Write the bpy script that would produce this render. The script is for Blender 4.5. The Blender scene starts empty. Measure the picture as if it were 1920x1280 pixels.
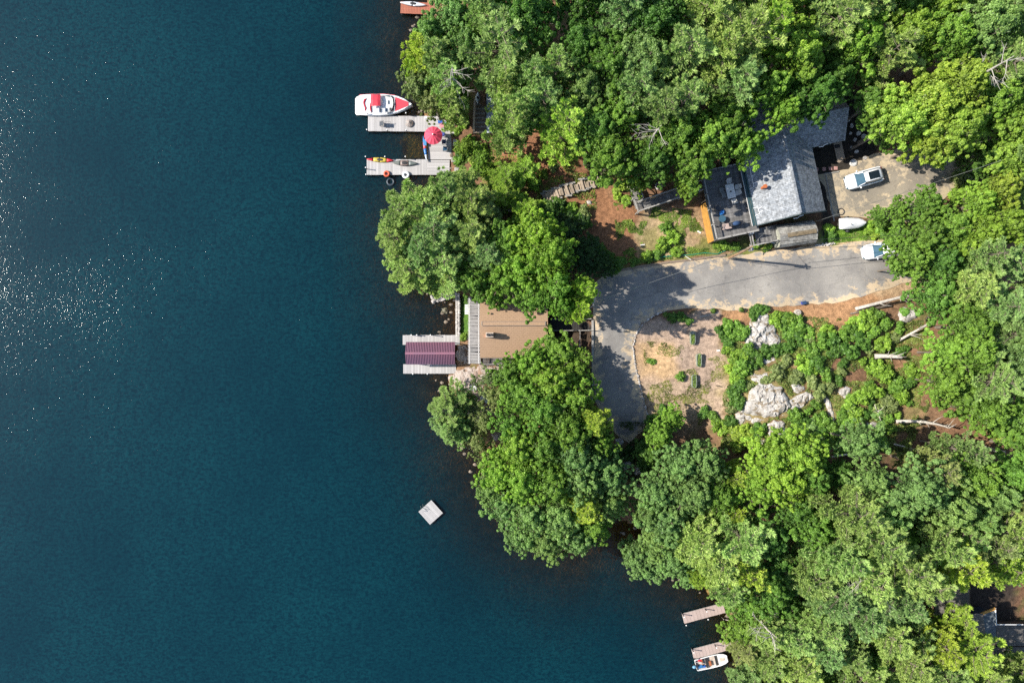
import bpy, bmesh, math, random
import numpy as np
from mathutils import Vector, Matrix

R = random.Random(7)
rng = np.random.RandomState(11)
sc = bpy.context.scene
C = sc.collection

# ---------------------------------------------------------------- camera, world, sun, exposure
CAM_H = 90.0
cam_d = bpy.data.cameras.new("camera")
cam_d.lens = 24.0
cam_d.sensor_width = 36.0
cam_d.sensor_fit = 'HORIZONTAL'
cam_d.clip_start = 1.0
cam_d.clip_end = 6000.0
cam = bpy.data.objects.new("camera", cam_d)
cam.location = (0, 0, CAM_H)
C.objects.link(cam)
sc.camera = cam

SUN_EL = math.radians(38)
SUN_AZ = math.atan2(0.143, -0.990)          # direction towards the sun, measured from +X
sun_dir = Vector((math.cos(SUN_EL) * math.cos(SUN_AZ), math.cos(SUN_EL) * math.sin(SUN_AZ), math.sin(SUN_EL)))
world = bpy.data.worlds.new("World")
sc.world = world
world.use_nodes = True
wn, wl = world.node_tree.nodes, world.node_tree.links
wn.clear()
sky = wn.new("ShaderNodeTexSky")
sky.sky_type = 'NISHITA'
sky.sun_disc = False
sky.sun_elevation = SUN_EL
sky.sun_rotation = math.pi / 2 - SUN_AZ      # Blender measures it clockwise from +Y
sky.air_density = 1.0
sky.dust_density = 0.6
bg = wn.new("ShaderNodeBackground")
bg.inputs['Strength'].default_value = 0.13
wo = wn.new("ShaderNodeOutputWorld")
wl.new(sky.outputs[0], bg.inputs[0])
wl.new(bg.outputs[0], wo.inputs[0])

sun_l = bpy.data.lights.new("sun", 'SUN')
sun_l.energy = 5.0
sun_l.angle = math.radians(0.5)
sun_l.color = (1.0, 0.94, 0.84)
sun = bpy.data.objects.new("sun", sun_l)
sun.rotation_euler = sun_dir.to_track_quat('Z', 'Y').to_euler()
sun.location = (-60, 10, 70)
C.objects.link(sun)

sc.view_settings.view_transform = 'Standard'
sc.view_settings.look = 'None'
sc.view_settings.exposure = 0.72
sc.view_settings.gamma = 1.0
sc.view_settings.use_curve_mapping = False
sc.cycles.use_denoising = False
sc.cycles.max_bounces = 6
sc.cycles.diffuse_bounces = 3
sc.cycles.glossy_bounces = 2
sc.cycles.transmission_bounces = 3
sc.cycles.transparent_max_bounces = 6
sc.cycles.sample_clamp_indirect = 4.0
sc.cycles.sample_clamp_direct = 30.0
sc.cycles.caustics_reflective = False
sc.cycles.caustics_refractive = False

# ---------------------------------------------------------------- measuring helpers
S0 = CAM_H * 36.0 / 24.0 / 1920.0            # metres per photo pixel on the water


def P(px, py, z=0.0):
    k = S0 * (CAM_H - z) / CAM_H
    return Vector(((px - 960) * k, (640 - py) * k, z))


def mpp(z):
    return S0 * (CAM_H - z) / CAM_H


# ---------------------------------------------------------------- object helpers
def link(o, parent=None):
    C.objects.link(o)
    if parent is not None:
        o.parent = parent
    return o


def tagp(o, label=None, cat=None, group=None, kind=None):
    if label: o['label'] = label
    if cat: o['category'] = cat
    if group: o['group'] = group
    if kind: o['kind'] = kind
    return o


def thing(name, label, cat, loc=(0, 0, 0), rotz=0.0, group=None):
    o = bpy.data.objects.new(name, None)
    o.empty_display_size = 0.3
    o.location = loc
    o.rotation_euler = (0, 0, rotz)
    link(o)
    return tagp(o, label, cat, group)


class MB:
    """collects simple solids into one mesh"""

    def __init__(self):
        self.v = []
        self.f = []

    def add(self, vs, fs):
        n = len(self.v)
        self.v += [tuple(p) for p in vs]
        self.f += [tuple(i + n for i in f) for f in fs]
        return self

    def box(self, c, s, rz=0.0, M=None):
        hx, hy, hz = s[0] / 2, s[1] / 2, s[2] / 2
        vs = [Vector((x, y, z)) for z in (-hz, hz) for y in (-hy, hy) for x in (-hx, hx)]
        rot = M if M is not None else Matrix.Rotation(rz, 3, 'Z')
        vs = [rot @ p + Vector(c) for p in vs]
        return self.add(vs, [(0, 2, 3, 1), (4, 5, 7, 6), (0, 1, 5, 4), (2, 6, 7, 3), (0, 4, 6, 2), (1, 3, 7, 5)])

    def bar(self, a, b, w, h=None):
        a, b = Vector(a), Vector(b)
        d = b - a
        L = d.length
        if L < 1e-6: return self
        q = d.to_track_quat('X', 'Z').to_matrix()
        return self.box((a + b) / 2, (L, w, h or w), M=q)

    def tube(self, a, b, r0, r1=None, n=8, cap=True):
        a, b = Vector(a), Vector(b)
        r1 = r0 if r1 is None else r1
        q = (b - a).to_track_quat('Z', 'X').to_matrix()
        vs = []
        for p, r in ((a, r0), (b, r1)):
            for i in range(n):
                t = 2 * math.pi * i / n
                vs.append(p + q @ Vector((r * math.cos(t), r * math.sin(t), 0)))
        fs = [(i, (i + 1) % n, n + (i + 1) % n, n + i) for i in range(n)]
        if cap:
            fs += [tuple(range(n - 1, -1, -1)), tuple(range(n, 2 * n))]
        return self.add(vs, fs)

    def path(self, pts, radii, n=6):
        pts = [Vector(p) for p in pts]
        base = len(self.v)
        m = len(pts)
        for k, p in enumerate(pts):
            d = (pts[min(k + 1, m - 1)] - pts[max(k - 1, 0)])
            q = d.to_track_quat('Z', 'X').to_matrix()
            r = radii[k]
            for i in range(n):
                t = 2 * math.pi * i / n
                self.v.append(tuple(p + q @ Vector((r * math.cos(t), r * math.sin(t), 0))))
        for k in range(m - 1):
            for i in range(n):
                j = (i + 1) % n
                self.f.append((base + k * n + i, base + k * n + j, base + (k + 1) * n + j, base + (k + 1) * n + i))
        self.f.append(tuple(base + i for i in range(n - 1, -1, -1)))
        self.f.append(tuple(base + (m - 1) * n + i for i in range(n)))
        return self

    def loft(self, rings, close=True):
        n = len(rings[0])
        base = len(self.v)
        for r in rings:
            self.v += [tuple(p) for p in r]
        for k in range(len(rings) - 1):
            for i in range(n if close else n - 1):
                j = (i + 1) % n
                self.f.append((base + k * n + i, base + k * n + j, base + (k + 1) * n + j, base + (k + 1) * n + i))
        if close:
            self.f.append(tuple(base + i for i in range(n - 1, -1, -1)))
            self.f.append(tuple(base + (len(rings) - 1) * n + i for i in range(n)))
        return self

    def prism(self, poly, z0, z1):
        """poly: xy points; extruded between z0 and z1"""
        n = len(poly)
        a = sum(poly[i][0] * poly[(i + 1) % n][1] - poly[(i + 1) % n][0] * poly[i][1] for i in range(n))
        if a < 0: poly = poly[::-1]
        vs = [(p[0], p[1], z0) for p in poly] + [(p[0], p[1], z1) for p in poly]
        fs = [tuple(range(n - 1, -1, -1)), tuple(range(n, 2 * n))] + [(i, (i + 1) % n, n + (i + 1) % n, n + i) for i in range(n)]
        return self.add(vs, fs)

    def torus(self, c, R0, r, n=20, m=8):
        vs, fs = [], []
        for i in range(n):
            t = 2 * math.pi * i / n
            for j in range(m):
                u = 2 * math.pi * j / m
                vs.append((c[0] + (R0 + r * math.cos(u)) * math.cos(t), c[1] + (R0 + r * math.cos(u)) * math.sin(t), c[2] + r * math.sin(u)))
        for i in range(n):
            for j in range(m):
                a, b = i * m + j, i * m + (j + 1) % m
                c2, d = ((i + 1) % n) * m + (j + 1) % m, ((i + 1) % n) * m + j
                fs.append((a, d, c2, b))
        return self.add(vs, fs)

    def blob(self, c, s, n=8, m=5, jit=0.0, seed=0, zmin=-1):
        rr = random.Random(seed)
        vs = [(c[0], c[1], c[2] + s[2])]
        for k in range(1, m):
            ph = math.pi * k / m
            for i in range(n):
                t = 2 * math.pi * (i + 0.5 * (k % 2)) / n
                j = 1 + rr.uniform(-jit, jit)
                vs.append((c[0] + s[0] * math.sin(ph) * math.cos(t) * j, c[1] + s[1] * math.sin(ph) * math.sin(t) * j,
                           c[2] + s[2] * max(zmin, math.cos(ph)) * j))
        vs.append((c[0], c[1], c[2] + s[2] * zmin))
        fs = [(0, 1 + i, 1 + (i + 1) % n) for i in range(n)]
        for k in range(m - 2):
            for i in range(n):
                a = 1 + k * n
                b = a + n
                fs.append((a + i, b + i, b + (i + 1) % n, a + (i + 1) % n))
        last = len(vs) - 1
        a = 1 + (m - 2) * n
        fs += [(last, a + (i + 1) % n, a + i) for i in range(n)]
        return self.add(vs, fs)

    def mesh(self, name, m=None, smooth=False):
        me = bpy.data.meshes.new(name)
        me.from_pydata(self.v, [], self.f)
        me.validate()
        me.update()
        if m: me.materials.append(m)
        if smooth:
            for p in me.polygons: p.use_smooth = True
        return me

    def build(self, name, m=None, parent=None, smooth=False, world=False, bevel=0.0):
        """world=True: the vertices are in world coordinates, parent unrotated"""
        if world and parent is not None:
            o0 = parent.location
            rot = Matrix.Rotation(-parent.rotation_euler[2], 3, 'Z')
            self.v = [tuple(rot @ (Vector(p) - o0)) for p in self.v]
        me = self.mesh(name, m, smooth)
        if bevel > 0:
            bm = bmesh.new(); bm.from_mesh(me)
            bmesh.ops.bevel(bm, geom=bm.edges[:], offset=bevel, segments=1, affect='EDGES', clamp_overlap=True)
            bm.to_mesh(me); bm.free()
        return link(bpy.data.objects.new(name, me), parent)


def put(name, me, parent, loc=(0, 0, 0), rot=(0, 0, 0), scale=(1, 1, 1), color=None):
    o = bpy.data.objects.new(name, me)
    o.location = loc
    o.rotation_euler = rot
    o.scale = scale
    if color: o.color = (*color, 1)
    return link(o, parent)


def copy_tree(o, loc=None, rotz=None, parent=None, label=None, group=None):
    c = o.copy()
    C.objects.link(c)
    if parent is not None: c.parent = parent
    if loc is not None: c.location = loc
    if rotz is not None: c.rotation_euler = (0, 0, rotz)
    if label: c['label'] = label
    if group: c['group'] = group
    for ch in list(o.children):
        copy_tree(ch, parent=c)
    return c


# ---------------------------------------------------------------- materials
def newmat(name):
    m = bpy.data.materials.new(name)
    m.use_nodes = True
    nt = m.node_tree
    b = nt.nodes['Principled BSDF']
    return m, nt.nodes, nt.links, b


def mixc(nodes, links, fac, a, b, mode='MIX'):
    n = nodes.new('ShaderNodeMix')
    n.data_type = 'RGBA'
    n.blend_type = mode
    for s, v in ((0, fac), (6, a), (7, b)):
        if hasattr(v, 'links') or hasattr(v, 'is_linked'):
            links.new(v, n.inputs[s])
        elif s == 0:
            n.inputs[0].default_value = v
        else:
            n.inputs[s].default_value = (*v, 1)
    return n.outputs[2]


def math_(nodes, links, op, a, b=None, clamp=False):
    n = nodes.new('ShaderNodeMath')
    n.operation = op
    n.use_clamp = clamp
    for i, v in enumerate((a, b)):
        if v is None: continue
        if hasattr(v, 'is_linked'): links.new(v, n.inputs[i])
        else: n.inputs[i].default_value = v
    return n.outputs[0]


def noise(nodes, links, scale, detail=4, rough=.55, coord='Object', stretch=None, dist=0):
    tc = nodes.new('ShaderNodeTexCoord') if coord == 'Object' else nodes.new('ShaderNodeNewGeometry')
    out = tc.outputs['Object'] if coord == 'Object' else tc.outputs['Position']
    if stretch:
        mp = nodes.new('ShaderNodeMapping')
        mp.inputs['Scale'].default_value = stretch
        links.new(out, mp.inputs['Vector'])
        out = mp.outputs[0]
    n = nodes.new('ShaderNodeTexNoise')
    n.inputs['Scale'].default_value = scale
    n.inputs['Detail'].default_value = detail
    n.inputs['Roughness'].default_value = rough
    n.inputs['Distortion'].default_value = dist
    links.new(out, n.inputs['Vector'])
    return n.outputs['Fac']


def ramp(nodes, links, fac, stops):
    n = nodes.new('ShaderNodeValToRGB')
    el = n.color_ramp.elements
    while len(el) < len(stops): el.new(0.5)
    for e, (p, c) in zip(el, stops):
        e.position = p
        e.color = (*c, 1) if len(c) == 3 else c
    links.new(fac, n.inputs[0])
    return n.outputs[0]


def maprange(nodes, links, v, a, b, c=0.0, d=1.0):
    n = nodes.new('ShaderNodeMapRange')
    links.new(v, n.inputs[0])
    for i, x in enumerate((a, b, c, d)): n.inputs[i + 1].default_value = x
    return n.outputs[0]


def mat(name, col, rough=.7, var=.25, scale=3.0, bump=0.0, rnd=0.0, metal=0.0, col2=None, coord='Object',
        stretch=None, big=0.0, objcol=False, spec=0.5, detail=5):
    m, N, L, b = newmat(name)
    f = noise(N, L, scale, detail, .6, coord, stretch)
    c2 = col2 or tuple(min(1, x * (1 + var)) for x in col)
    c1 = tuple(x * (1 - var) for x in col)
    f2 = maprange(N, L, f, .3, .7)
    out = mixc(N, L, f2, c1, c2)
    if big:
        g = noise(N, L, scale * .13, 3, .5, coord)
        g = maprange(N, L, g, .3, .7, 1 - big, 1 + big)
        cc = N.new('ShaderNodeCombineColor')
        for i in range(3): L.new(g, cc.inputs[i])
        out = mixc(N, L, 1.0, out, cc.outputs[0], 'MULTIPLY')
    oi = None
    if rnd or objcol:
        oi = N.new('ShaderNodeObjectInfo')
    if rnd:
        g = maprange(N, L, oi.outputs['Random'], 0, 1, 1 - rnd, 1 + rnd)
        cc = N.new('ShaderNodeCombineColor')
        for i in range(3): L.new(g, cc.inputs[i])
        out = mixc(N, L, 1.0, out, cc.outputs[0], 'MULTIPLY')
    if objcol:
        out = mixc(N, L, 1.0, out, oi.outputs['Color'], 'MULTIPLY')
    L.new(out, b.inputs['Base Color'])
    b.inputs['Roughness'].default_value = rough
    b.inputs['Metallic'].default_value = metal
    b.inputs['Specular IOR Level'].default_value = spec
    if bump:
        bn = N.new('ShaderNodeBump')
        bn.inputs['Strength'].default_value = 0.6
        bn.inputs['Distance'].default_value = bump
        L.new(f, bn.inputs['Height'])
        L.new(bn.outputs[0], b.inputs['Normal'])
    return m
# ---------------------------------------------------------------- shore, terrain heights
SHORE = [(800, -500), (800, -60), (805, 0), (802, 60), (795, 150), (800, 215), (836, 240), (842, 300), (842, 335), (812, 370),
         (800, 410), (806, 470), (815, 530), (838, 548), (858, 552), (858, 640), (858, 676), (843, 706), (850, 730), (880, 768),
         (893, 830), (920, 900), (962, 965), (1020, 1005), (1068, 1020), (1105, 985), (1145, 962), (1200, 985), (1232, 1040),
         (1290, 1078), (1340, 1092), (1366, 1145), (1388, 1195), (1405, 1235), (1400, 1290), (1420, 1800)]
_sh = np.array([P(x, y)[:2] for x, y in SHORE])
_poly = np.vstack([_sh, [[400, -400], [400, 400]]])


def inside(X, Y, poly):
    r = np.zeros(X.shape, bool)
    n = len(poly)
    j = n - 1
    for i in range(n):
        xi, yi = poly[i]
        xj, yj = poly[j]
        if yi != yj:
            c = ((yi > Y) != (yj > Y)) & (X < (xj - xi) * (Y - yi) / (yj - yi) + xi)
            r ^= c
        j = i
    return r


def dist_line(X, Y, pts, closed=False):
    d = np.full(X.shape, 1e9)
    n = len(pts)
    for i in range(n if closed else n - 1):
        a = np.array(pts[i][:2], float)
        b = np.array(pts[(i + 1) % n][:2], float)
        ab = b - a
        L2 = (ab ** 2).sum() + 1e-9
        t = np.clip(((X - a[0]) * ab[0] + (Y - a[1]) * ab[1]) / L2, 0, 1)
        d = np.minimum(d, np.hypot(X - a[0] - t * ab[0], Y - a[1] - t * ab[1]))
    return d


def vnoise(X, Y, s, seed):
    """smooth value noise 0..1, feature size s metres"""
    r = np.random.RandomState(seed)
    G = r.rand(128, 128)
    u, v = X / s + 1000.37, Y / s + 1000.71
    i, j = np.floor(u).astype(int), np.floor(v).astype(int)
    fu, fv = u - i, v - j
    fu, fv = fu * fu * (3 - 2 * fu), fv * fv * (3 - 2 * fv)
    g = lambda a, b: G[a % 128, b % 128]
    return (g(i, j) * (1 - fu) + g(i + 1, j) * fu) * (1 - fv) + (g(i, j + 1) * (1 - fu) + g(i + 1, j + 1) * fu) * fv


def fbm(X, Y, s, seed, o=4):
    t, a, w = 0, 1, 0
    for k in range(o):
        t = t + a * vnoise(X, Y, s / 2 ** k, seed + k)
        w += a
        a *= .5
    return t / w


def shore_sd(X, Y):
    d = dist_line(X, Y, _sh)
    return np.where(inside(X, Y, _poly), d, -d)


CTRL = [(900, 150, 2.5), (900, 230, 1.5), (1000, 100, 5), (1000, 300, 4), (1060, 340, 5.5), (1200, 100, 7), (1200, 370, 6), (1300, 380, 6.2),
        (950, 400, 3), (1000, 480, 3.5), (1100, 430, 5.5), (960, 640, 2.2), (900, 610, 1.8), (960, 570, 2.2), (1020, 600, 2.2), (1060, 620, 2.8),
        (1130, 530, 6), (1140, 620, 6), (1140, 720, 6), (1125, 580, 6), (1125, 680, 6), (1160, 600, 6), (1200, 560, 6.2), (1370, 530, 6.6),
        (1500, 520, 7), (1700, 500, 8), (1370, 460, 6.5), (1480, 350, 7), (1430, 300, 6.6), (1530, 250, 7.2), (1600, 370, 7.5), (1750, 350, 8.5),
        (1900, 400, 9), (1300, 680, 6.8), (1430, 620, 7.8), (1450, 750, 9), (1550, 680, 9), (1650, 600, 8.8), (1800, 650, 10.5), (1900, 800, 11),
        (1600, 850, 10), (1250, 850, 5), (1170, 870, 4), (1000, 750, 3), (1000, 850, 3), (1000, 950, 2), (1250, 950, 4), (1400, 950, 6),
        (1450, 1050, 4), (1600, 1000, 7.5), (1500, 1150, 2.5), (1700, 1200, 4), (1880, 1180, 5), (1880, 1000, 8), (1450, 1260, 1.5),
        (1600, 50, 9), (1850, 100, 10), (1400, 150, 8.5), (1330, 370, 6.1), (1330, 430, 6.1)]
_ct = np.array([(*P(x, y, z)[:2], z) for x, y, z in CTRL])
GX0, GX1, GY0, GY1, GS = -24.0, 96.0, -84.0, 84.0, 0.4
gx = np.arange(GX0, GX1 + .01, GS)
gy = np.arange(GY0, GY1 + .01, GS)
XX, YY = np.meshgrid(gx, gy)
SD = shore_sd(XX, YY)
w_ = np.zeros_like(XX)
h_ = np.zeros_like(XX)
for x, y, z in _ct:
    w = 1 / ((XX - x) ** 2 + (YY - y) ** 2 + 2.0) ** 1.6
    w_ += w
    h_ += w * z
land = (h_ / w_) * (1 - np.exp(-np.maximum(SD, 0) / 4.0)) + .25 * np.minimum(1, np.maximum(SD, 0) / .4)
bed = -np.minimum(9, .045 * np.maximum(-SD, 0) ** 1.35)
HH = np.where(SD > 0, land, bed)


def _px(poly, z):
    return np.array([P(x, y, z)[:2] for x, y in poly])


ROADP = [(1113, 600), (1112, 560), (1117, 530), (1130, 516), (1180, 504), (1250, 493), (1310, 486), (1368, 480), (1440, 471), (1500, 465), (1560, 461),
         (1600, 452), (1660, 448), (1740, 455), (1780, 500), (1725, 522), (1680, 535), (1640, 548), (1600, 560), (1560, 568), (1510, 571), (1430, 576),
         (1390, 582), (1350, 580), (1300, 578), (1260, 580), (1228, 590), (1204, 606), (1190, 626), (1185, 650), (1189, 680), (1196, 710),
         (1204, 745), (1213, 778), (1205, 805), (1180, 830), (1155, 815), (1132, 780), (1115, 750), (1111, 700), (1112, 650)]
DRIVEP = [(1533, 328), (1555, 326), (1592, 318), (1600, 305), (1630, 292), (1665, 284), (1700, 270), (1770, 280), (1800, 310), (1800, 345), (1760, 385), (1730, 410),
          (1690, 418), (1640, 412), (1610, 408), (1560, 408), (1556, 392), (1545, 350)]
flat = np.zeros_like(XX, bool)
for pp, z in ((ROADP, 6.5), (DRIVEP, 7.5)):
    flat |= inside(XX, YY, _px(pp, z)) | (dist_line(XX, YY, _px(pp, z), True) < 1.0)
rough_w = np.where(flat, 0, 1) * np.clip((SD - .5) / 3, 0, 1)
HH = HH + rough_w * ((fbm(XX, YY, 6, 3) - .5) * 1.0 + (fbm(XX, YY, 1.6, 9) - .5) * .35)
# the drop behind the cottage is held by a retaining wall along the road
wallx = P(1111, 600, 6)[0]


def ground(x, y):
    u = min(max((x - GX0) / GS, 0), len(gx) - 1.001)
    v = min(max((y - GY0) / GS, 0), len(gy) - 1.001)
    i, j = int(u), int(v)
    a, b = u - i, v - j
    return float((HH[j, i] * (1 - a) + HH[j, i + 1] * a) * (1 - b) + (HH[j + 1, i] * (1 - a) + HH[j + 1, i + 1] * a) * b)


def G(px, py, dz=0.0):
    """the point of the ground (plus dz) that shows at this pixel of the photograph"""
    z = 4.0
    for _ in range(12):
        p = P(px, py, z)
        z = .5 * z + .5 * (ground(p.x, p.y) + dz)
    p = P(px, py, z)
    return Vector((p.x, p.y, ground(p.x, p.y) + dz))


def gpoly(poly):
    return np.array([G(x, y)[:2] for x, y in poly])


# ---------------------------------------------------------------- ground colours (what the soil is there)
COL = np.zeros(XX.shape + (3,))
COL[:] = (.17, .095, .055)
n1 = fbm(XX, YY, 5, 21)
n2 = fbm(XX, YY, 1.2, 31)
n3 = fbm(XX, YY, .9, 77)
WX = XX + (fbm(XX, YY, 2.2, 41) - .5) * 3.0
WY = YY + (fbm(XX, YY, 2.2, 51) - .5) * 3.0


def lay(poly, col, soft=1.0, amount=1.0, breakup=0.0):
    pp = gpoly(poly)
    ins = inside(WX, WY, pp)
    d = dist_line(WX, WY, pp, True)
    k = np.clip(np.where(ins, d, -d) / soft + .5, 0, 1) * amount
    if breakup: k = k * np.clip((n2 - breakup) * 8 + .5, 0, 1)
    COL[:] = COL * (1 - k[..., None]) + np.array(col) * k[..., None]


COL[n1 > .55] = (.20, .12, .07)
moss = np.clip((n2 - .56) * 7, 0, 1)[..., None]
COL[:] = COL * (1 - moss * .7) + np.array((.10, .11, .035)) * moss * .7
# red brown bare slope west of the house
lay([(1000, 300), (1110, 330), (1180, 380), (1250, 400), (1250, 500), (1110, 510), (1060, 430), (1020, 380), (1000, 340)], (.25, .125, .065), 1.5)
lay([(920, 240), (1040, 250), (1110, 300), (1100, 340), (1000, 350), (930, 330)], (.25, .12, .065), 1.5)
lay([(1210, 400), (1320, 385), (1345, 455), (1370, 470), (1250, 490), (1200, 480), (1190, 440)], (.33, .24, .14), 1.2)
lay([(1210, 420), (1260, 410), (1275, 470), (1230, 485), (1180, 470)], (.17, .17, .05), 1.2, .6, .52)
lay([(1300, 440), (1400, 450), (1440, 470), (1300, 480)], (.15, .17, .04), 1.0, .8, .42)
lay([(1150, 498), (1320, 468), (1460, 462), (1460, 480), (1310, 492), (1160, 512)], (.18, .20, .05), .8, .8, .42)
lay([(1560, 425), (1700, 420), (1720, 452), (1600, 452), (1540, 462), (1535, 430)], (.11, .19, .03), .6, 1)
# gravel yard inside the bend
lay([(1190, 620), (1230, 592), (1350, 580), (1380, 600), (1345, 640), (1372, 700), (1350, 790), (1215, 780), (1190, 690)], (.37, .27, .20), .6)
lay([(1190, 640), (1260, 640), (1270, 700), (1200, 720)], (.42, .28, .15), 1.5, .9)
lay([(1205, 725), (1340, 730), (1345, 800), (1215, 800)], (.33, .25, .16), 1.5, .8, .4)
# tan bank below the road, scrub behind it
lay([(1360, 578), (1510, 560), (1600, 555), (1700, 522), (1740, 530), (1640, 590), (1600, 640), (1500, 640), (1440, 610), (1380, 610)], (.33, .185, .095), .8)
lay([(1600, 452), (1500, 458), (1500, 470), (1640, 472), (1700, 458), (1660, 445)], (.42, .30, .18), .6)
lay([(1620, 545), (1740, 500), (1740, 535), (1640, 570)], (.42, .29, .17), .8)
lay([(1350, 640), (1700, 620), (1720, 780), (1560, 830), (1360, 830)], (.25, .20, .085), 1.5, .85, .36)
lay([(1560, 640), (1700, 640), (1700, 760), (1580, 730)], (.24, .13, .075), 1.0, .9, .3)
lay([(1780, 280), (1900, 300), (1900, 380), (1790, 390)], (.30, .20, .10), 1.0, .8, .4)
# patches of soil by the two houses
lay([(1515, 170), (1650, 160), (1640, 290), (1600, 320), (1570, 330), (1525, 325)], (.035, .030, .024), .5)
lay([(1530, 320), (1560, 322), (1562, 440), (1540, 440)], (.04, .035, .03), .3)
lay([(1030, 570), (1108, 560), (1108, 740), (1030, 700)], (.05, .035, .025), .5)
lay([(1750, 1080), (1920, 1080), (1920, 1280), (1750, 1280)], (.06, .045, .035), 1)
lay([(858, 552), (880, 552), (880, 634), (858, 634)], (.12, .22, .04), .2)
# lake bed: brown weed and stones in the shallows, ochre sand by the docks
under = SD < 0
wet = np.clip(-SD / .5, 0, 1)[..., None]
bedc = np.array((.27, .155, .06)) * (0.30 + 1.3 * n3[..., None])
COL[:] = COL * (1 - wet) + bedc * wet
pp = np.array([P(x, y)[:2] for x, y in [(756, 255), (798, 258), (815, 262), (815, 300), (750, 300)]])
k = np.clip(np.where(inside(WX, WY, pp), 1, 0), 0, 1)[..., None]
COL[:] = COL * (1 - k) + np.array((.52, .34, .06)) * k
# that sandy shelf is shallow; so is the cove north of the boathouse
HH[inside(XX, YY, pp) & (SD < 0)] = np.maximum(HH[inside(XX, YY, pp) & (SD < 0)], -.16)
pp = np.array([P(x, y)[:2] for x, y in [(802, 545), (862, 545), (862, 628), (790, 628), (790, 580)]])
k = inside(WX, WY, pp) & (SD < 0)
HH[k] = np.maximum(HH[k], -.22 - .22 * n3[k])


def grid_mesh(name, X, Y, Z, m, col=None, attrs=None, smooth=True):
    ny, nx = X.shape
    me = bpy.data.meshes.new(name)
    co = np.stack([X, Y, Z], -1).reshape(-1, 3).astype(np.float32)
    idx = np.arange(nx * ny).reshape(ny, nx)
    q = np.stack([idx[:-1, :-1], idx[:-1, 1:], idx[1:, 1:], idx[1:, :-1]], -1).reshape(-1, 4)
    me.vertices.add(len(co)); me.vertices.foreach_set('co', co.ravel())
    me.loops.add(q.size); me.loops.foreach_set('vertex_index', q.ravel().astype(np.int32))
    me.polygons.add(len(q))
    me.polygons.foreach_set('loop_start', (np.arange(len(q)) * 4).astype(np.int32))
    me.polygons.foreach_set('loop_total', np.full(len(q), 4, np.int32))
    me.polygons.foreach_set('use_smooth', np.full(len(q), smooth))
    me.update(calc_edges=True)
    if col is not None:
        a = me.attributes.new('soil', 'FLOAT_COLOR', 'POINT')
        a.data.foreach_set('color', np.concatenate([col.reshape(-1, 3), np.ones((nx * ny, 1))], 1).astype(np.float32).ravel())
    for k, v in (attrs or {}).items():
        a = me.attributes.new(k, 'FLOAT', 'POINT')
        a.data.foreach_set('value', v.astype(np.float32).ravel())
    me.materials.append(m)
    return me


def ground_mat():
    m, N, L, b = newmat("soil")
    at = N.new('ShaderNodeAttribute'); at.attribute_name = 'soil'
    f = noise(N, L, 2.3, 8, .75, 'Geo')
    g = maprange(N, L, f, .3, .7, .45, 1.55)
    f2 = noise(N, L, 9, 4, .7, 'Geo')
    g2 = maprange(N, L, f2, .3, .7, .65, 1.35)
    k = math_(N, L, 'MULTIPLY', g, g2)
    cc = N.new('ShaderNodeCombineColor')
    for i in range(3): L.new(k, cc.inputs[i])
    out = mixc(N, L, 1.0, at.outputs['Color'], cc.outputs[0], 'MULTIPLY')
    L.new(out, b.inputs['Base Color'])
    b.inputs['Roughness'].default_value = .95
    b.inputs['Specular IOR Level'].default_value = .15
    bn = N.new('ShaderNodeBump'); bn.inputs['Distance'].default_value = .12; bn.inputs['Strength'].default_value = .8
    L.new(f2, bn.inputs['Height']); L.new(bn.outputs[0], b.inputs['Normal'])
    return m


M_soil = ground_mat()
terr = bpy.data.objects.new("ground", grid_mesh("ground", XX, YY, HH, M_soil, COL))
tagp(link(terr), "forest floor, bare slopes and lake bed of the wooded shore", kind='structure')

# land beyond the detailed ground and deep lake bed, out to the horizon
far = MB()
zE = 9.0
far.add([(-8, 83.6, 1.5), (GX1, 83.6, 5), (GX1, 3000, 10), (-300, 3000, 5)], [(0, 1, 2, 3)])
far.add([(30, -83.6, .8), (500, -3000, 5), (3000, -3000, 10), (GX1, -83.6, 4)], [(0, 1, 2, 3)])
far.add([(GX1 - .5, -3000, zE - 3), (3000, -3000, 14), (3000, 3000, 14), (GX1 - .5, 3000, zE - 3)], [(0, 1, 2, 3)])
tagp(far.build("far_ground", mat("far_soil", (.06, .07, .03), .95, .3, .2)), "wooded ground running on beyond the shore", kind='structure')
fb = MB()
fb.add([(-3000, -3000, -9.2), (GX1, -3000, -9.2), (GX1, 3000, -9.2), (-3000, 3000, -9.2)], [(0, 1, 2, 3)])
tagp(fb.build("lake_bed", mat("deep_mud", (.03, .03, .02), .95, .3, .2)), "deep bed of the lake", kind='structure')

# ---------------------------------------------------------------- water
wxs = np.concatenate([[-3000, -600, -200, -110], np.arange(-90, -26, 4), np.arange(-24, 50, .7), [52, 60, 97]])
wys = np.concatenate([[-3000, -600, -200, -110], np.arange(-84, -64, 4), np.arange(-64, 64.1, .7), [68, 90, 200, 600, 3000]])
WXg, WYg = np.meshgrid(wxs, wys)
wsd = shore_sd(WXg, WYg)
gi = np.clip(((WXg - GX0) / GS).astype(int), 0, len(gx) - 1)
gj = np.clip(((WYg - GY0) / GS).astype(int), 0, len(gy) - 1)
inb = (WXg > GX0) & (WXg < GX1) & (WYg > GY0) & (WYg < GY1)
dep = np.where(inb, np.maximum(0, -HH[gj, gi]), np.where(wsd > 0, 0, .045 * np.maximum(-wsd, 0) ** 1.35))
dep = np.clip(dep, 0, 9)


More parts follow.
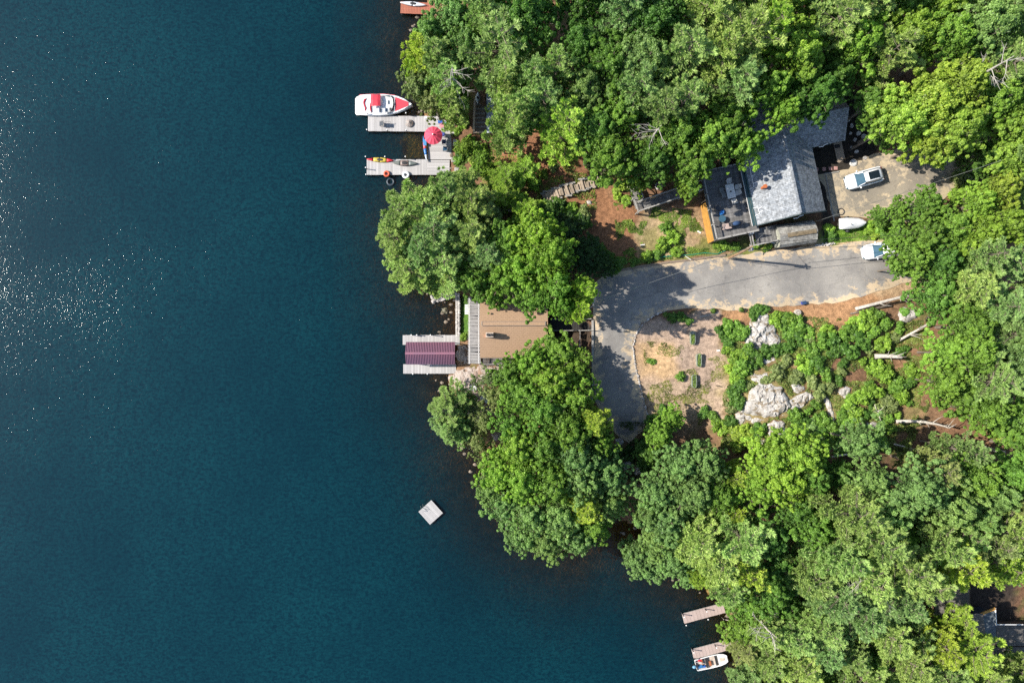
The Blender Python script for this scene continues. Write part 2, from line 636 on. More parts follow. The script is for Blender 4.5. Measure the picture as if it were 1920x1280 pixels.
def water_mat():
    m, N, L, b = newmat("lake_water")
    out = N['Material Output']
    N.remove(b)
    at = N.new('ShaderNodeAttribute'); at.attribute_name = 'depth'
    # murk: how much of the bed the water hides
    e = math_(N, L, 'MULTIPLY', at.outputs['Fac'], -1.05)
    e = math_(N, L, 'EXPONENT', e)
    murk = math_(N, L, 'SUBTRACT', 1.0, e, True)
    # ripples: short crossed wavelets plus a slow patchiness of the wind
    w1 = noise(N, L, 1.9, 3, .6, 'Geo', (1.0, 1.7, 1), .6)
    mp_ = noise(N, L, 3.6, 3, .6, 'Geo', (1.3, .8, 1), 1.0)
    gust = noise(N, L, .045, 3, .6, 'Geo')
    gust = maprange(N, L, gust, .35, .65, .55, 1.2)
    s = math_(N, L, 'ADD', w1, math_(N, L, 'MULTIPLY', mp_, .55))
    w0 = noise(N, L, .75, 4, .62, 'Geo', (1.0, 2.2, 1), .8)
    w3 = noise(N, L, .5, 3, .6, 'Geo', (2.0, .8, 1), .9)
    raw = math_(N, L, 'ADD', math_(N, L, 'MULTIPLY', s, .84), math_(N, L, 'MULTIPLY', math_(N, L, 'ADD', w0, w3), .16))
    s = math_(N, L, 'ADD', s, math_(N, L, 'MULTIPLY', w0, .5))
    s = math_(N, L, 'MULTIPLY', s, gust)
    bn = N.new('ShaderNodeBump')
    bn.inputs['Strength'].default_value = 1.0
    bn.inputs['Distance'].default_value = WATER_BUMP
    L.new(s, bn.inputs['Height'])
    deep = N.new('ShaderNodeBsdfDiffuse')
    crest = math_(N, L, 'MULTIPLY', maprange(N, L, raw, .68, .94), gust, True)  # ripple shading put into the body colour: lighter on crests, darker in troughs
    c = mixc(N, L, crest, (.0006, .0160, .0262), (.0020, .035, .046))
    L.new(c, deep.inputs['Color'])
    L.new(bn.outputs[0], deep.inputs['Normal'])
    tr = N.new('ShaderNodeBsdfTransparent')
    tr.inputs['Color'].default_value = (.86, .80, .62, 1)
    body = N.new('ShaderNodeMixShader')
    L.new(murk, body.inputs[0]); L.new(tr.outputs[0], body.inputs[1]); L.new(deep.outputs[0], body.inputs[2])
    gl = N.new('ShaderNodeBsdfGlossy')
    gl.inputs['Roughness'].default_value = WATER_ROUGH
    gl.inputs['Color'].default_value = (1, 1, 1, 1)
    L.new(bn.outputs[0], gl.inputs['Normal'])
    g2 = N.new('ShaderNodeBsdfGlossy')       # ripples too small to resolve spread the sun into a soft sheen
    g2.inputs['Roughness'].default_value = .5
    gm = N.new('ShaderNodeMixShader'); gm.inputs[0].default_value = .03
    L.new(gl.outputs[0], gm.inputs[1]); L.new(g2.outputs[0], gm.inputs[2])
    gl = gm
    fr = N.new('ShaderNodeFresnel'); fr.inputs['IOR'].default_value = 1.333
    L.new(bn.outputs[0], fr.inputs['Normal'])
    mx = N.new('ShaderNodeMixShader')
    L.new(fr.outputs[0], mx.inputs[0]); L.new(body.outputs[0], mx.inputs[1]); L.new(gl.outputs[0], mx.inputs[2])
    L.new(mx.outputs[0], out.inputs['Surface'])
    return m


WATER_BUMP = 0.026
WATER_ROUGH = 0.085
water = bpy.data.objects.new("water", grid_mesh("water", WXg, WYg, np.zeros_like(WXg), water_mat(), None, {'depth': dep}))
tagp(link(water), "dark blue rippled lake water with sun glints", kind='structure')


# ---------------------------------------------------------------- sheets laid on the ground
def sheet(name, pxpoly, off, step, m, parent=None, world_poly=None, edge_attr=True, label=None, kind='structure', rag=0.0):
    pts = [tuple(p) for p in (world_poly if world_poly is not None else gpoly(pxpoly))]
    if rag:
        q = []
        rr = random.Random(5)
        for i in range(len(pts)):
            a, b = Vector(pts[i]), Vector(pts[(i + 1) % len(pts)])
            n = max(1, int((b - a).length / .7))
            nrm = Vector((-(b - a).y, (b - a).x)).normalized()
            for k in range(n):
                q.append(tuple(a.lerp(b, k / n) + nrm * rr.uniform(-rag, rag)))
        pts = q
    bm = bmesh.new()
    vs = [bm.verts.new((x, y, 0)) for x, y in pts]
    bm.faces.new(vs)
    bmesh.ops.triangulate(bm, faces=bm.faces[:])
    xs = [p[0] for p in pts]; ys = [p[1] for p in pts]
    for ax, lo, hi in ((0, min(xs), max(xs)), (1, min(ys), max(ys))):
        t = math.floor(lo / step) * step + step
        while t < hi:
            co = [0, 0, 0]; co[ax] = t
            no = [0, 0, 0]; no[ax] = 1
            bmesh.ops.bisect_plane(bm, geom=bm.verts[:] + bm.edges[:] + bm.faces[:], plane_co=co, plane_no=no)
            t += step
    for v in bm.verts:
        v.co.z = ground(v.co.x, v.co.y) + off
    bmesh.ops.recalc_face_normals(bm, faces=bm.faces[:])
    for f in bm.faces:
        if f.normal.z < 0: f.normal_flip()
        f.smooth = True
    me = bpy.data.meshes.new(name)
    bm.to_mesh(me); bm.free()
    if edge_attr:
        co = np.array([v.co[:2] for v in me.vertices])
        d = dist_line(co[:, 0], co[:, 1], pts, True)
        a = me.attributes.new('edge', 'FLOAT', 'POINT')
        a.data.foreach_set('value', d.astype(np.float32))
    me.materials.append(m)
    o = link(bpy.data.objects.new(name, me), parent)
    if label: o['label'] = label
    if kind: o['kind'] = kind
    return o


def asphalt_mat(name, c0, c1, dirt, reach):
    m, N, L, b = newmat(name)
    at = N.new('ShaderNodeAttribute'); at.attribute_name = 'edge'
    big = noise(N, L, .22, 6, .65, 'Geo')
    mid = noise(N, L, 1.1, 6, .7, 'Geo')
    fine = noise(N, L, 14, 3, .6, 'Geo')
    base = mixc(N, L, maprange(N, L, big, .35, .65), c0, c1)
    g = maprange(N, L, fine, .3, .7, .82, 1.18)
    cc = N.new('ShaderNodeCombineColor')
    for i in range(3): L.new(g, cc.inputs[i])
    base = mixc(N, L, 1.0, base, cc.outputs[0], 'MULTIPLY')
    e = maprange(N, L, at.outputs['Fac'], 0, reach, .21, -.05)
    k = math_(N, L, 'ADD', mid, e)
    k = maprange(N, L, k, .60, .68)
    out = mixc(N, L, k, base, dirt)
    st = noise(N, L, .55, 5, .7, 'Geo', (1, 1.6, 1), .7)
    out = mixc(N, L, math_(N, L, 'MULTIPLY', maprange(N, L, st, .58, .66), .45), out, tuple(x * .55 for x in c0))
    sp = noise(N, L, 3.2, 4, .7, 'Geo')
    out = mixc(N, L, math_(N, L, 'MULTIPLY', maprange(N, L, sp, .64, .70), .5), out, tuple(x * .9 for x in dirt))
    # hairline cracks
    vo = N.new('ShaderNodeTexVoronoi'); vo.feature = 'DISTANCE_TO_EDGE'; vo.inputs['Scale'].default_value = .22
    ge = N.new('ShaderNodeNewGeometry')
    wv = N.new('ShaderNodeTexNoise'); wv.inputs['Scale'].default_value = .5; wv.inputs['Detail'].default_value = 6
    L.new(ge.outputs['Position'], wv.inputs['Vector'])
    ad = N.new('ShaderNodeVectorMath'); ad.operation = 'MULTIPLY_ADD'
    L.new(wv.outputs['Color'], ad.inputs[0]); ad.inputs[1].default_value = (3, 3, 3); L.new(ge.outputs['Position'], ad.inputs[2])
    L.new(ad.outputs[0], vo.inputs['Vector'])
    cr = maprange(N, L, vo.outputs['Distance'], .004, .012, 1, 0)
    cr = math_(N, L, 'MULTIPLY', cr, .22)
    out = mixc(N, L, cr, out, tuple(x * .35 for x in c0))
    L.new(out, b.inputs['Base Color'])
    b.inputs['Roughness'].default_value = .9
    b.inputs['Specular IOR Level'].default_value = .3
    bn = N.new('ShaderNodeBump'); bn.inputs['Distance'].default_value = .02
    L.new(fine, bn.inputs['Height']); L.new(bn.outputs[0], b.inputs['Normal'])
    return m


M_road = asphalt_mat("worn_asphalt", (.175, .165, .155), (.30, .28, .25), (.46, .36, .24), 2.2)
M_drive = asphalt_mat("packed_gravel", (.20, .175, .14), (.27, .235, .18), (.42, .34, .23), 5.0)
sheet("road", ROADP, .06, .8, M_road, label="worn grey asphalt lane bending round the gravel yard", rag=.12)
sheet("driveway", DRIVEP, .06, .8, M_drive, label="packed gravel driveway beside the grey house", rag=.15)
# ---------------------------------------------------------------- foliage
def leaf_mat(name, gloss=.35, transl=.35):
    m, N, L, b = newmat(name)
    oi = N.new('ShaderNodeObjectInfo')
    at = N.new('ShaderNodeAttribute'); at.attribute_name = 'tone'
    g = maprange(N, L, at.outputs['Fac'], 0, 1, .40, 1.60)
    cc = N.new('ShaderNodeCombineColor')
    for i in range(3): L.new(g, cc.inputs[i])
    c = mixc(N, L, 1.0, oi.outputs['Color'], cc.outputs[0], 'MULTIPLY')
    hs = N.new('ShaderNodeHueSaturation')
    at2 = maprange(N, L, at.outputs['Fac'], 0, 1, .515, .485)
    L.new(at2, hs.inputs['Hue']); L.new(c, hs.inputs['Color'])
    L.new(hs.outputs[0], b.inputs['Base Color'])
    b.inputs['Roughness'].default_value = .5
    b.inputs['Specular IOR Level'].default_value = gloss
    tr = N.new('ShaderNodeBsdfTranslucent')
    tc = mixc(N, L, 1.0, hs.outputs[0], (1.05, 1.45, .4), 'MULTIPLY')
    L.new(tc, tr.inputs['Color'])
    mx = N.new('ShaderNodeMixShader'); mx.inputs[0].default_value = transl
    L.new(b.outputs[0], mx.inputs[1]); L.new(tr.outputs[0], mx.inputs[2])
    L.new(mx.outputs[0], N['Material Output'].inputs['Surface'])
    return m


M_leaf = leaf_mat("broad_leaf")
M_needle = leaf_mat("needle", .25, .25)
M_bark = mat("bark", (.16, .13, .10), .9, .4, 6, .02)
M_pale_bark = mat("pale_bark", (.42, .38, .33), .85, .35, 5, .02)
M_grey_twig = mat("grey_twig", (.36, .33, .29), .85, .2, 6)


def unit(a):
    return a / (np.linalg.norm(a, axis=1, keepdims=True) + 1e-9)


def leaf_cloud(name, Cn, Nn, S, tone, mt, aspect=.62, T=None):
    n = len(Cn)
    Nn = unit(Nn)
    if T is None:
        T = np.cross(Nn, rng.normal(size=(n, 3)))
    T = unit(T)
    B = np.cross(Nn, T)
    S = np.asarray(S).reshape(-1, 1)
    V = np.stack([Cn - T * S, Cn + B * S * aspect, Cn + T * S, Cn - B * S * aspect], 1).reshape(-1, 3)
    me = bpy.data.meshes.new(name)
    me.vertices.add(4 * n); me.vertices.foreach_set('co', V.astype(np.float32).ravel())
    me.loops.add(4 * n); me.loops.foreach_set('vertex_index', np.arange(4 * n, dtype=np.int32))
    me.polygons.add(n)
    me.polygons.foreach_set('loop_start', (np.arange(n) * 4).astype(np.int32))
    me.polygons.foreach_set('loop_total', np.full(n, 4, np.int32))
    me.update(calc_edges=True)
    a = me.attributes.new('tone', 'FLOAT', 'FACE')
    a.data.foreach_set('value', np.asarray(tone, np.float32))
    me.materials.append(mt)
    return me


def rand_dirs(n, zmin=-1.0):
    z = rng.uniform(zmin, 1, n)
    t = rng.uniform(0, 2 * np.pi, n)
    r = np.sqrt(1 - z * z)
    return np.stack([r * np.cos(t), r * np.sin(t), z], 1)


def broad_tree(seed, nlobes=11, leaves=17000, Rr=4.0, flat=.75, leafs=.122, spread=1.0, H=12.0):
    """crown of many leafy clumps on limbs; returns crown mesh and trunk mesh; crown centre at .68 H"""
    global rng
    rng = np.random.RandomState(seed)
    rr = random.Random(seed)
    zc = H * .68
    lobes = [(np.array([rr.uniform(-.5, .5), rr.uniform(-.5, .5), zc + Rr * .30]), Rr * .40)]
    k = 0
    squash = rr.uniform(.8, 1.0)
    while len(lobes) < nlobes and k < 600:
        k += 1
        a = rr.uniform(0, 6.283)
        d = Rr * rr.uniform(.30, .86) ** .8 * spread
        c = np.array([d * math.cos(a), d * math.sin(a) * squash, zc + rr.uniform(-.15, .34) * Rr - .42 * Rr * (d / Rr) ** 2])
        r = Rr * rr.uniform(.17, .34)
        if all(np.linalg.norm(c - q) > .62 * (r + s) for q, s in lobes):
            lobes.append((c, r))
    Cs, Ns, Ss, Ts = [], [], [], []
    tot = sum(r ** 2 for _, r in lobes)
    for c, r in lobes:
        nl = int(leaves * r * r / tot)
        ncl = max(10, int(34 * (r / (Rr * .35)) ** 2))
        dirs = rand_dirs(ncl, -.35)
        cr = r * rng.uniform(.08, .32, ncl)
        if np.hypot(c[0], c[1]) > .6:       # outer lobes reach outward along their limb, ragged at the tip
            ax = np.array([c[0], c[1], 0]) / np.hypot(c[0], c[1])
            dirs = dirs + ax * (dirs @ ax)[:, None] * rng.uniform(.1, .9)
        cc = c + dirs * r * rng.uniform(.55, 1.18, (ncl, 1)) * np.array([1, 1, flat])
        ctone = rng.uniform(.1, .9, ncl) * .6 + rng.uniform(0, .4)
        which = rng.choice(ncl, nl, p=cr ** 2 / (cr ** 2).sum())
        d2 = rand_dirs(nl, -.5)
        rad = cr[which] * rng.uniform(.55, 1.12, nl) ** .7
        pos = cc[which] + d2 * rad[:, None]
        nn = d2 * .50 + np.array([-.1, 0, .5]) + rng.normal(size=(nl, 3)) * .5
        Cs.append(pos); Ns.append(nn)
        Ss.append(leafs * rng.uniform(.6, 1.25, nl))
        Ts.append(np.clip(ctone[which] * .5 + .25 + rng.normal(size=nl) * .18, 0, 1))
    # looser inner leaves fill the gaps between clumps
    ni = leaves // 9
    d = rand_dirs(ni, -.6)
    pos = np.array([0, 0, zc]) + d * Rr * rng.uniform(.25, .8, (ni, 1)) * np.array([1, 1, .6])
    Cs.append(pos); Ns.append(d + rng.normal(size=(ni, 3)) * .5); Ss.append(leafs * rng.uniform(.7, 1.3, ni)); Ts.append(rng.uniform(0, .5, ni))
    crown = leaf_cloud("crown", np.concatenate(Cs), np.concatenate(Ns), np.concatenate(Ss), np.concatenate(Ts), M_leaf)
    tk = MB()
    top = zc - Rr * .2
    tk.path([(0, 0, -.6), (rr.uniform(-.15, .15), rr.uniform(-.15, .15), top * .5), (0, 0, top), (.1, 0, zc + Rr * .5)], [.30, .24, .17, .05], 8)
    for c, r in lobes[1:]:
        s = rr.uniform(.45, .95)
        a = Vector((0, 0, top * s))
        b = Vector(c)
        mid = a.lerp(b, .5) + Vector((0, 0, .4))
        tk.path([a, mid, b], [.12, .085, .03], 5)
        for j in range(3):
            e = b + Vector(rand_dirs(1, -.2)[0]) * r * .95
            tk.path([mid.lerp(b, .6), b.lerp(e, .5), e], [.05, .035, .012], 4)
    return crown, tk.mesh("trunk", M_bark)


def pine_tree(seed, H=16.0, Rb=4.2, whorls=11, per=6, dens=1.0, z0=.32, droop=0.0, bark=None):
    """white-pine habit: near-level boughs in whorls, each a fan of feathery tufts"""
    global rng
    rng = np.random.RandomState(seed)
    rr = random.Random(seed)
    Cs, Ts, Ns, Ss, To = [], [], [], [], []
    tk = MB()
    tk.path([(0, 0, -.6), (.08, .05, H * .4), (0, -.05, H * .75), (0, 0, H)], [.30, .22, .12, .03], 8)
    for w in range(whorls):
        f = w / (whorls - 1)
        z = H * (z0 + (0.97 - z0) * f)
        L0 = Rb * (1 - f) ** .65 * (1 if f > .12 else .8) + .35
        n = per if f < .8 else per - 1
        a0 = rr.uniform(0, 6.28)
        for k in range(n):
            if rr.random() < .10: continue
            a = a0 + 6.283 * k / n + rr.uniform(-.35, .35)
            L1 = L0 * rr.uniform(.6, 1.15)
            zz = z + rr.uniform(-.35, .35)
            rise = rr.uniform(.02, .22) + .5 * f - droop
            A = np.array([math.cos(a), math.sin(a), 0])
            side = np.array([-math.sin(a), math.cos(a), 0])
            tip = np.array([0, 0, zz]) + A * L1 + np.array([0, 0, rise * L1])
            tk.path([(0, 0, zz), tuple((np.array([0, 0, zz]) + tip) / 2 + np.array([0, 0, -.05 * L1])), tuple(tip)], [.055, .035, .012], 4)
            tw = rr.uniform(.2, .8)
            nt = max(4, int(L1 * 8.5 * dens))
            for j in range(nt):
                s = rr.uniform(.22, 1.0)
                wdt = .24 * L1 * (1.0 - abs(s - .5) * 1.2)
                lat = rr.uniform(-1, 1) * wdt
                p = np.array([0, 0, zz]) + A * L1 * s + side * lat + np.array([0, 0, rise * L1 * s * s + rr.uniform(-.05, .08)])
                if L1 > 1.2 and rr.random() < .25:
                    tk.path([tuple(np.array([0, 0, zz]) + A * L1 * max(0, s - .25) + np.array([0, 0, rise * L1 * s * s])), tuple(p)], [.018, .008], 3)
                dirc = A * .8 + side * (lat / (wdt + .1)) * .8 + np.array([0, 0, .25])
                dirc /= np.linalg.norm(dirc)
                m = 19
                d = dirc * .9 + rng.normal(size=(m, 3)) * np.array([.5, .5, .25]) + np.array([0, 0, .1])
                d = unit(d)
                ln = rng.uniform(.16, .32, m)
                Cs.append(p + d * ln[:, None] * .9)
                Ts.append(d)
                nn = np.cross(d, rng.normal(size=(m, 3)))
                nn[:, 2] = np.abs(nn[:, 2]) + 1.1
                nn -= d * (nn * d).sum(1)[:, None]
                Ns.append(nn); Ss.append(ln)
                To.append(np.clip(tw * .4 + .3 + .25 * (s - .5) + rng.normal(size=m) * .15, 0, 1))
    crown = leaf_cloud("crown", np.concatenate(Cs), np.concatenate(Ns), np.concatenate(Ss), np.concatenate(To), M_needle, .22, np.concatenate(Ts))
    return crown, tk.mesh("trunk", bark or M_bark)


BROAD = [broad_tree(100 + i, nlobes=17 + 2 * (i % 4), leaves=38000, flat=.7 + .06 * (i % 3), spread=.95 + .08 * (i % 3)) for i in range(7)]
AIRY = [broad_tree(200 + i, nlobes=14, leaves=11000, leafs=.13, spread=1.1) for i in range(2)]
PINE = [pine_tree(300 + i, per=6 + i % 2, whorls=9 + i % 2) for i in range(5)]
STAR = [pine_tree(350 + i, Rb=5.4, whorls=8, per=5, dens=1.25) for i in range(3)]
HH_B, HH_P = 12.0, 16.0


def shrub_mesh(seed, n=1500, leafs=.12):
    global rng
    rng = np.random.RandomState(seed)
    ncl = 16
    dirs = rand_dirs(ncl, -.1)
    cc = dirs * rng.uniform(.35, .85, (ncl, 1)) * np.array([1, 1, .75]) + np.array([0, 0, .25])
    cr = rng.uniform(.22, .42, ncl)
    w = rng.choice(ncl, n)
    d2 = rand_dirs(n, -.3)
    pos = cc[w] + d2 * cr[w][:, None] * rng.uniform(.5, 1.1, (n, 1))
    pos[:, 2] = np.abs(pos[:, 2])
    tone = np.clip(rng.uniform(.3, .7, ncl)[w] + rng.normal(size=n) * .2, 0, 1)
    return leaf_cloud("foliage", pos, d2 * .6 + np.array([0, 0, .4]) + rng.normal(size=(n, 3)) * .45, leafs * rng.uniform(.6, 1.3, n), tone, M_leaf)


SHRUB = [shrub_mesh(400 + i) for i in range(4)]
stem_mb = MB()
for _k in range(5):
    _a = _k * 1.256
    stem_mb.path([(0, 0, -.15), (.15 * math.cos(_a), .15 * math.sin(_a), .3), (.45 * math.cos(_a), .45 * math.sin(_a), .7)], [.03, .02, .008], 4)
STEM = stem_mb.mesh("stem", M_bark)

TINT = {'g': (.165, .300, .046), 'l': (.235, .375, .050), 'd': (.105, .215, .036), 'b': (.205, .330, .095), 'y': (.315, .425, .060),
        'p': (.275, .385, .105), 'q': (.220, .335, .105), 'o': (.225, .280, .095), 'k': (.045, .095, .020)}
TNAME = {'g': 'mid green', 'l': 'bright green', 'd': 'deep green', 'b': 'soft grey-green', 'y': 'yellow-green', 'p': 'pale green',
         'q': 'dusty green', 'o': 'olive green', 'k': 'very dark green'}

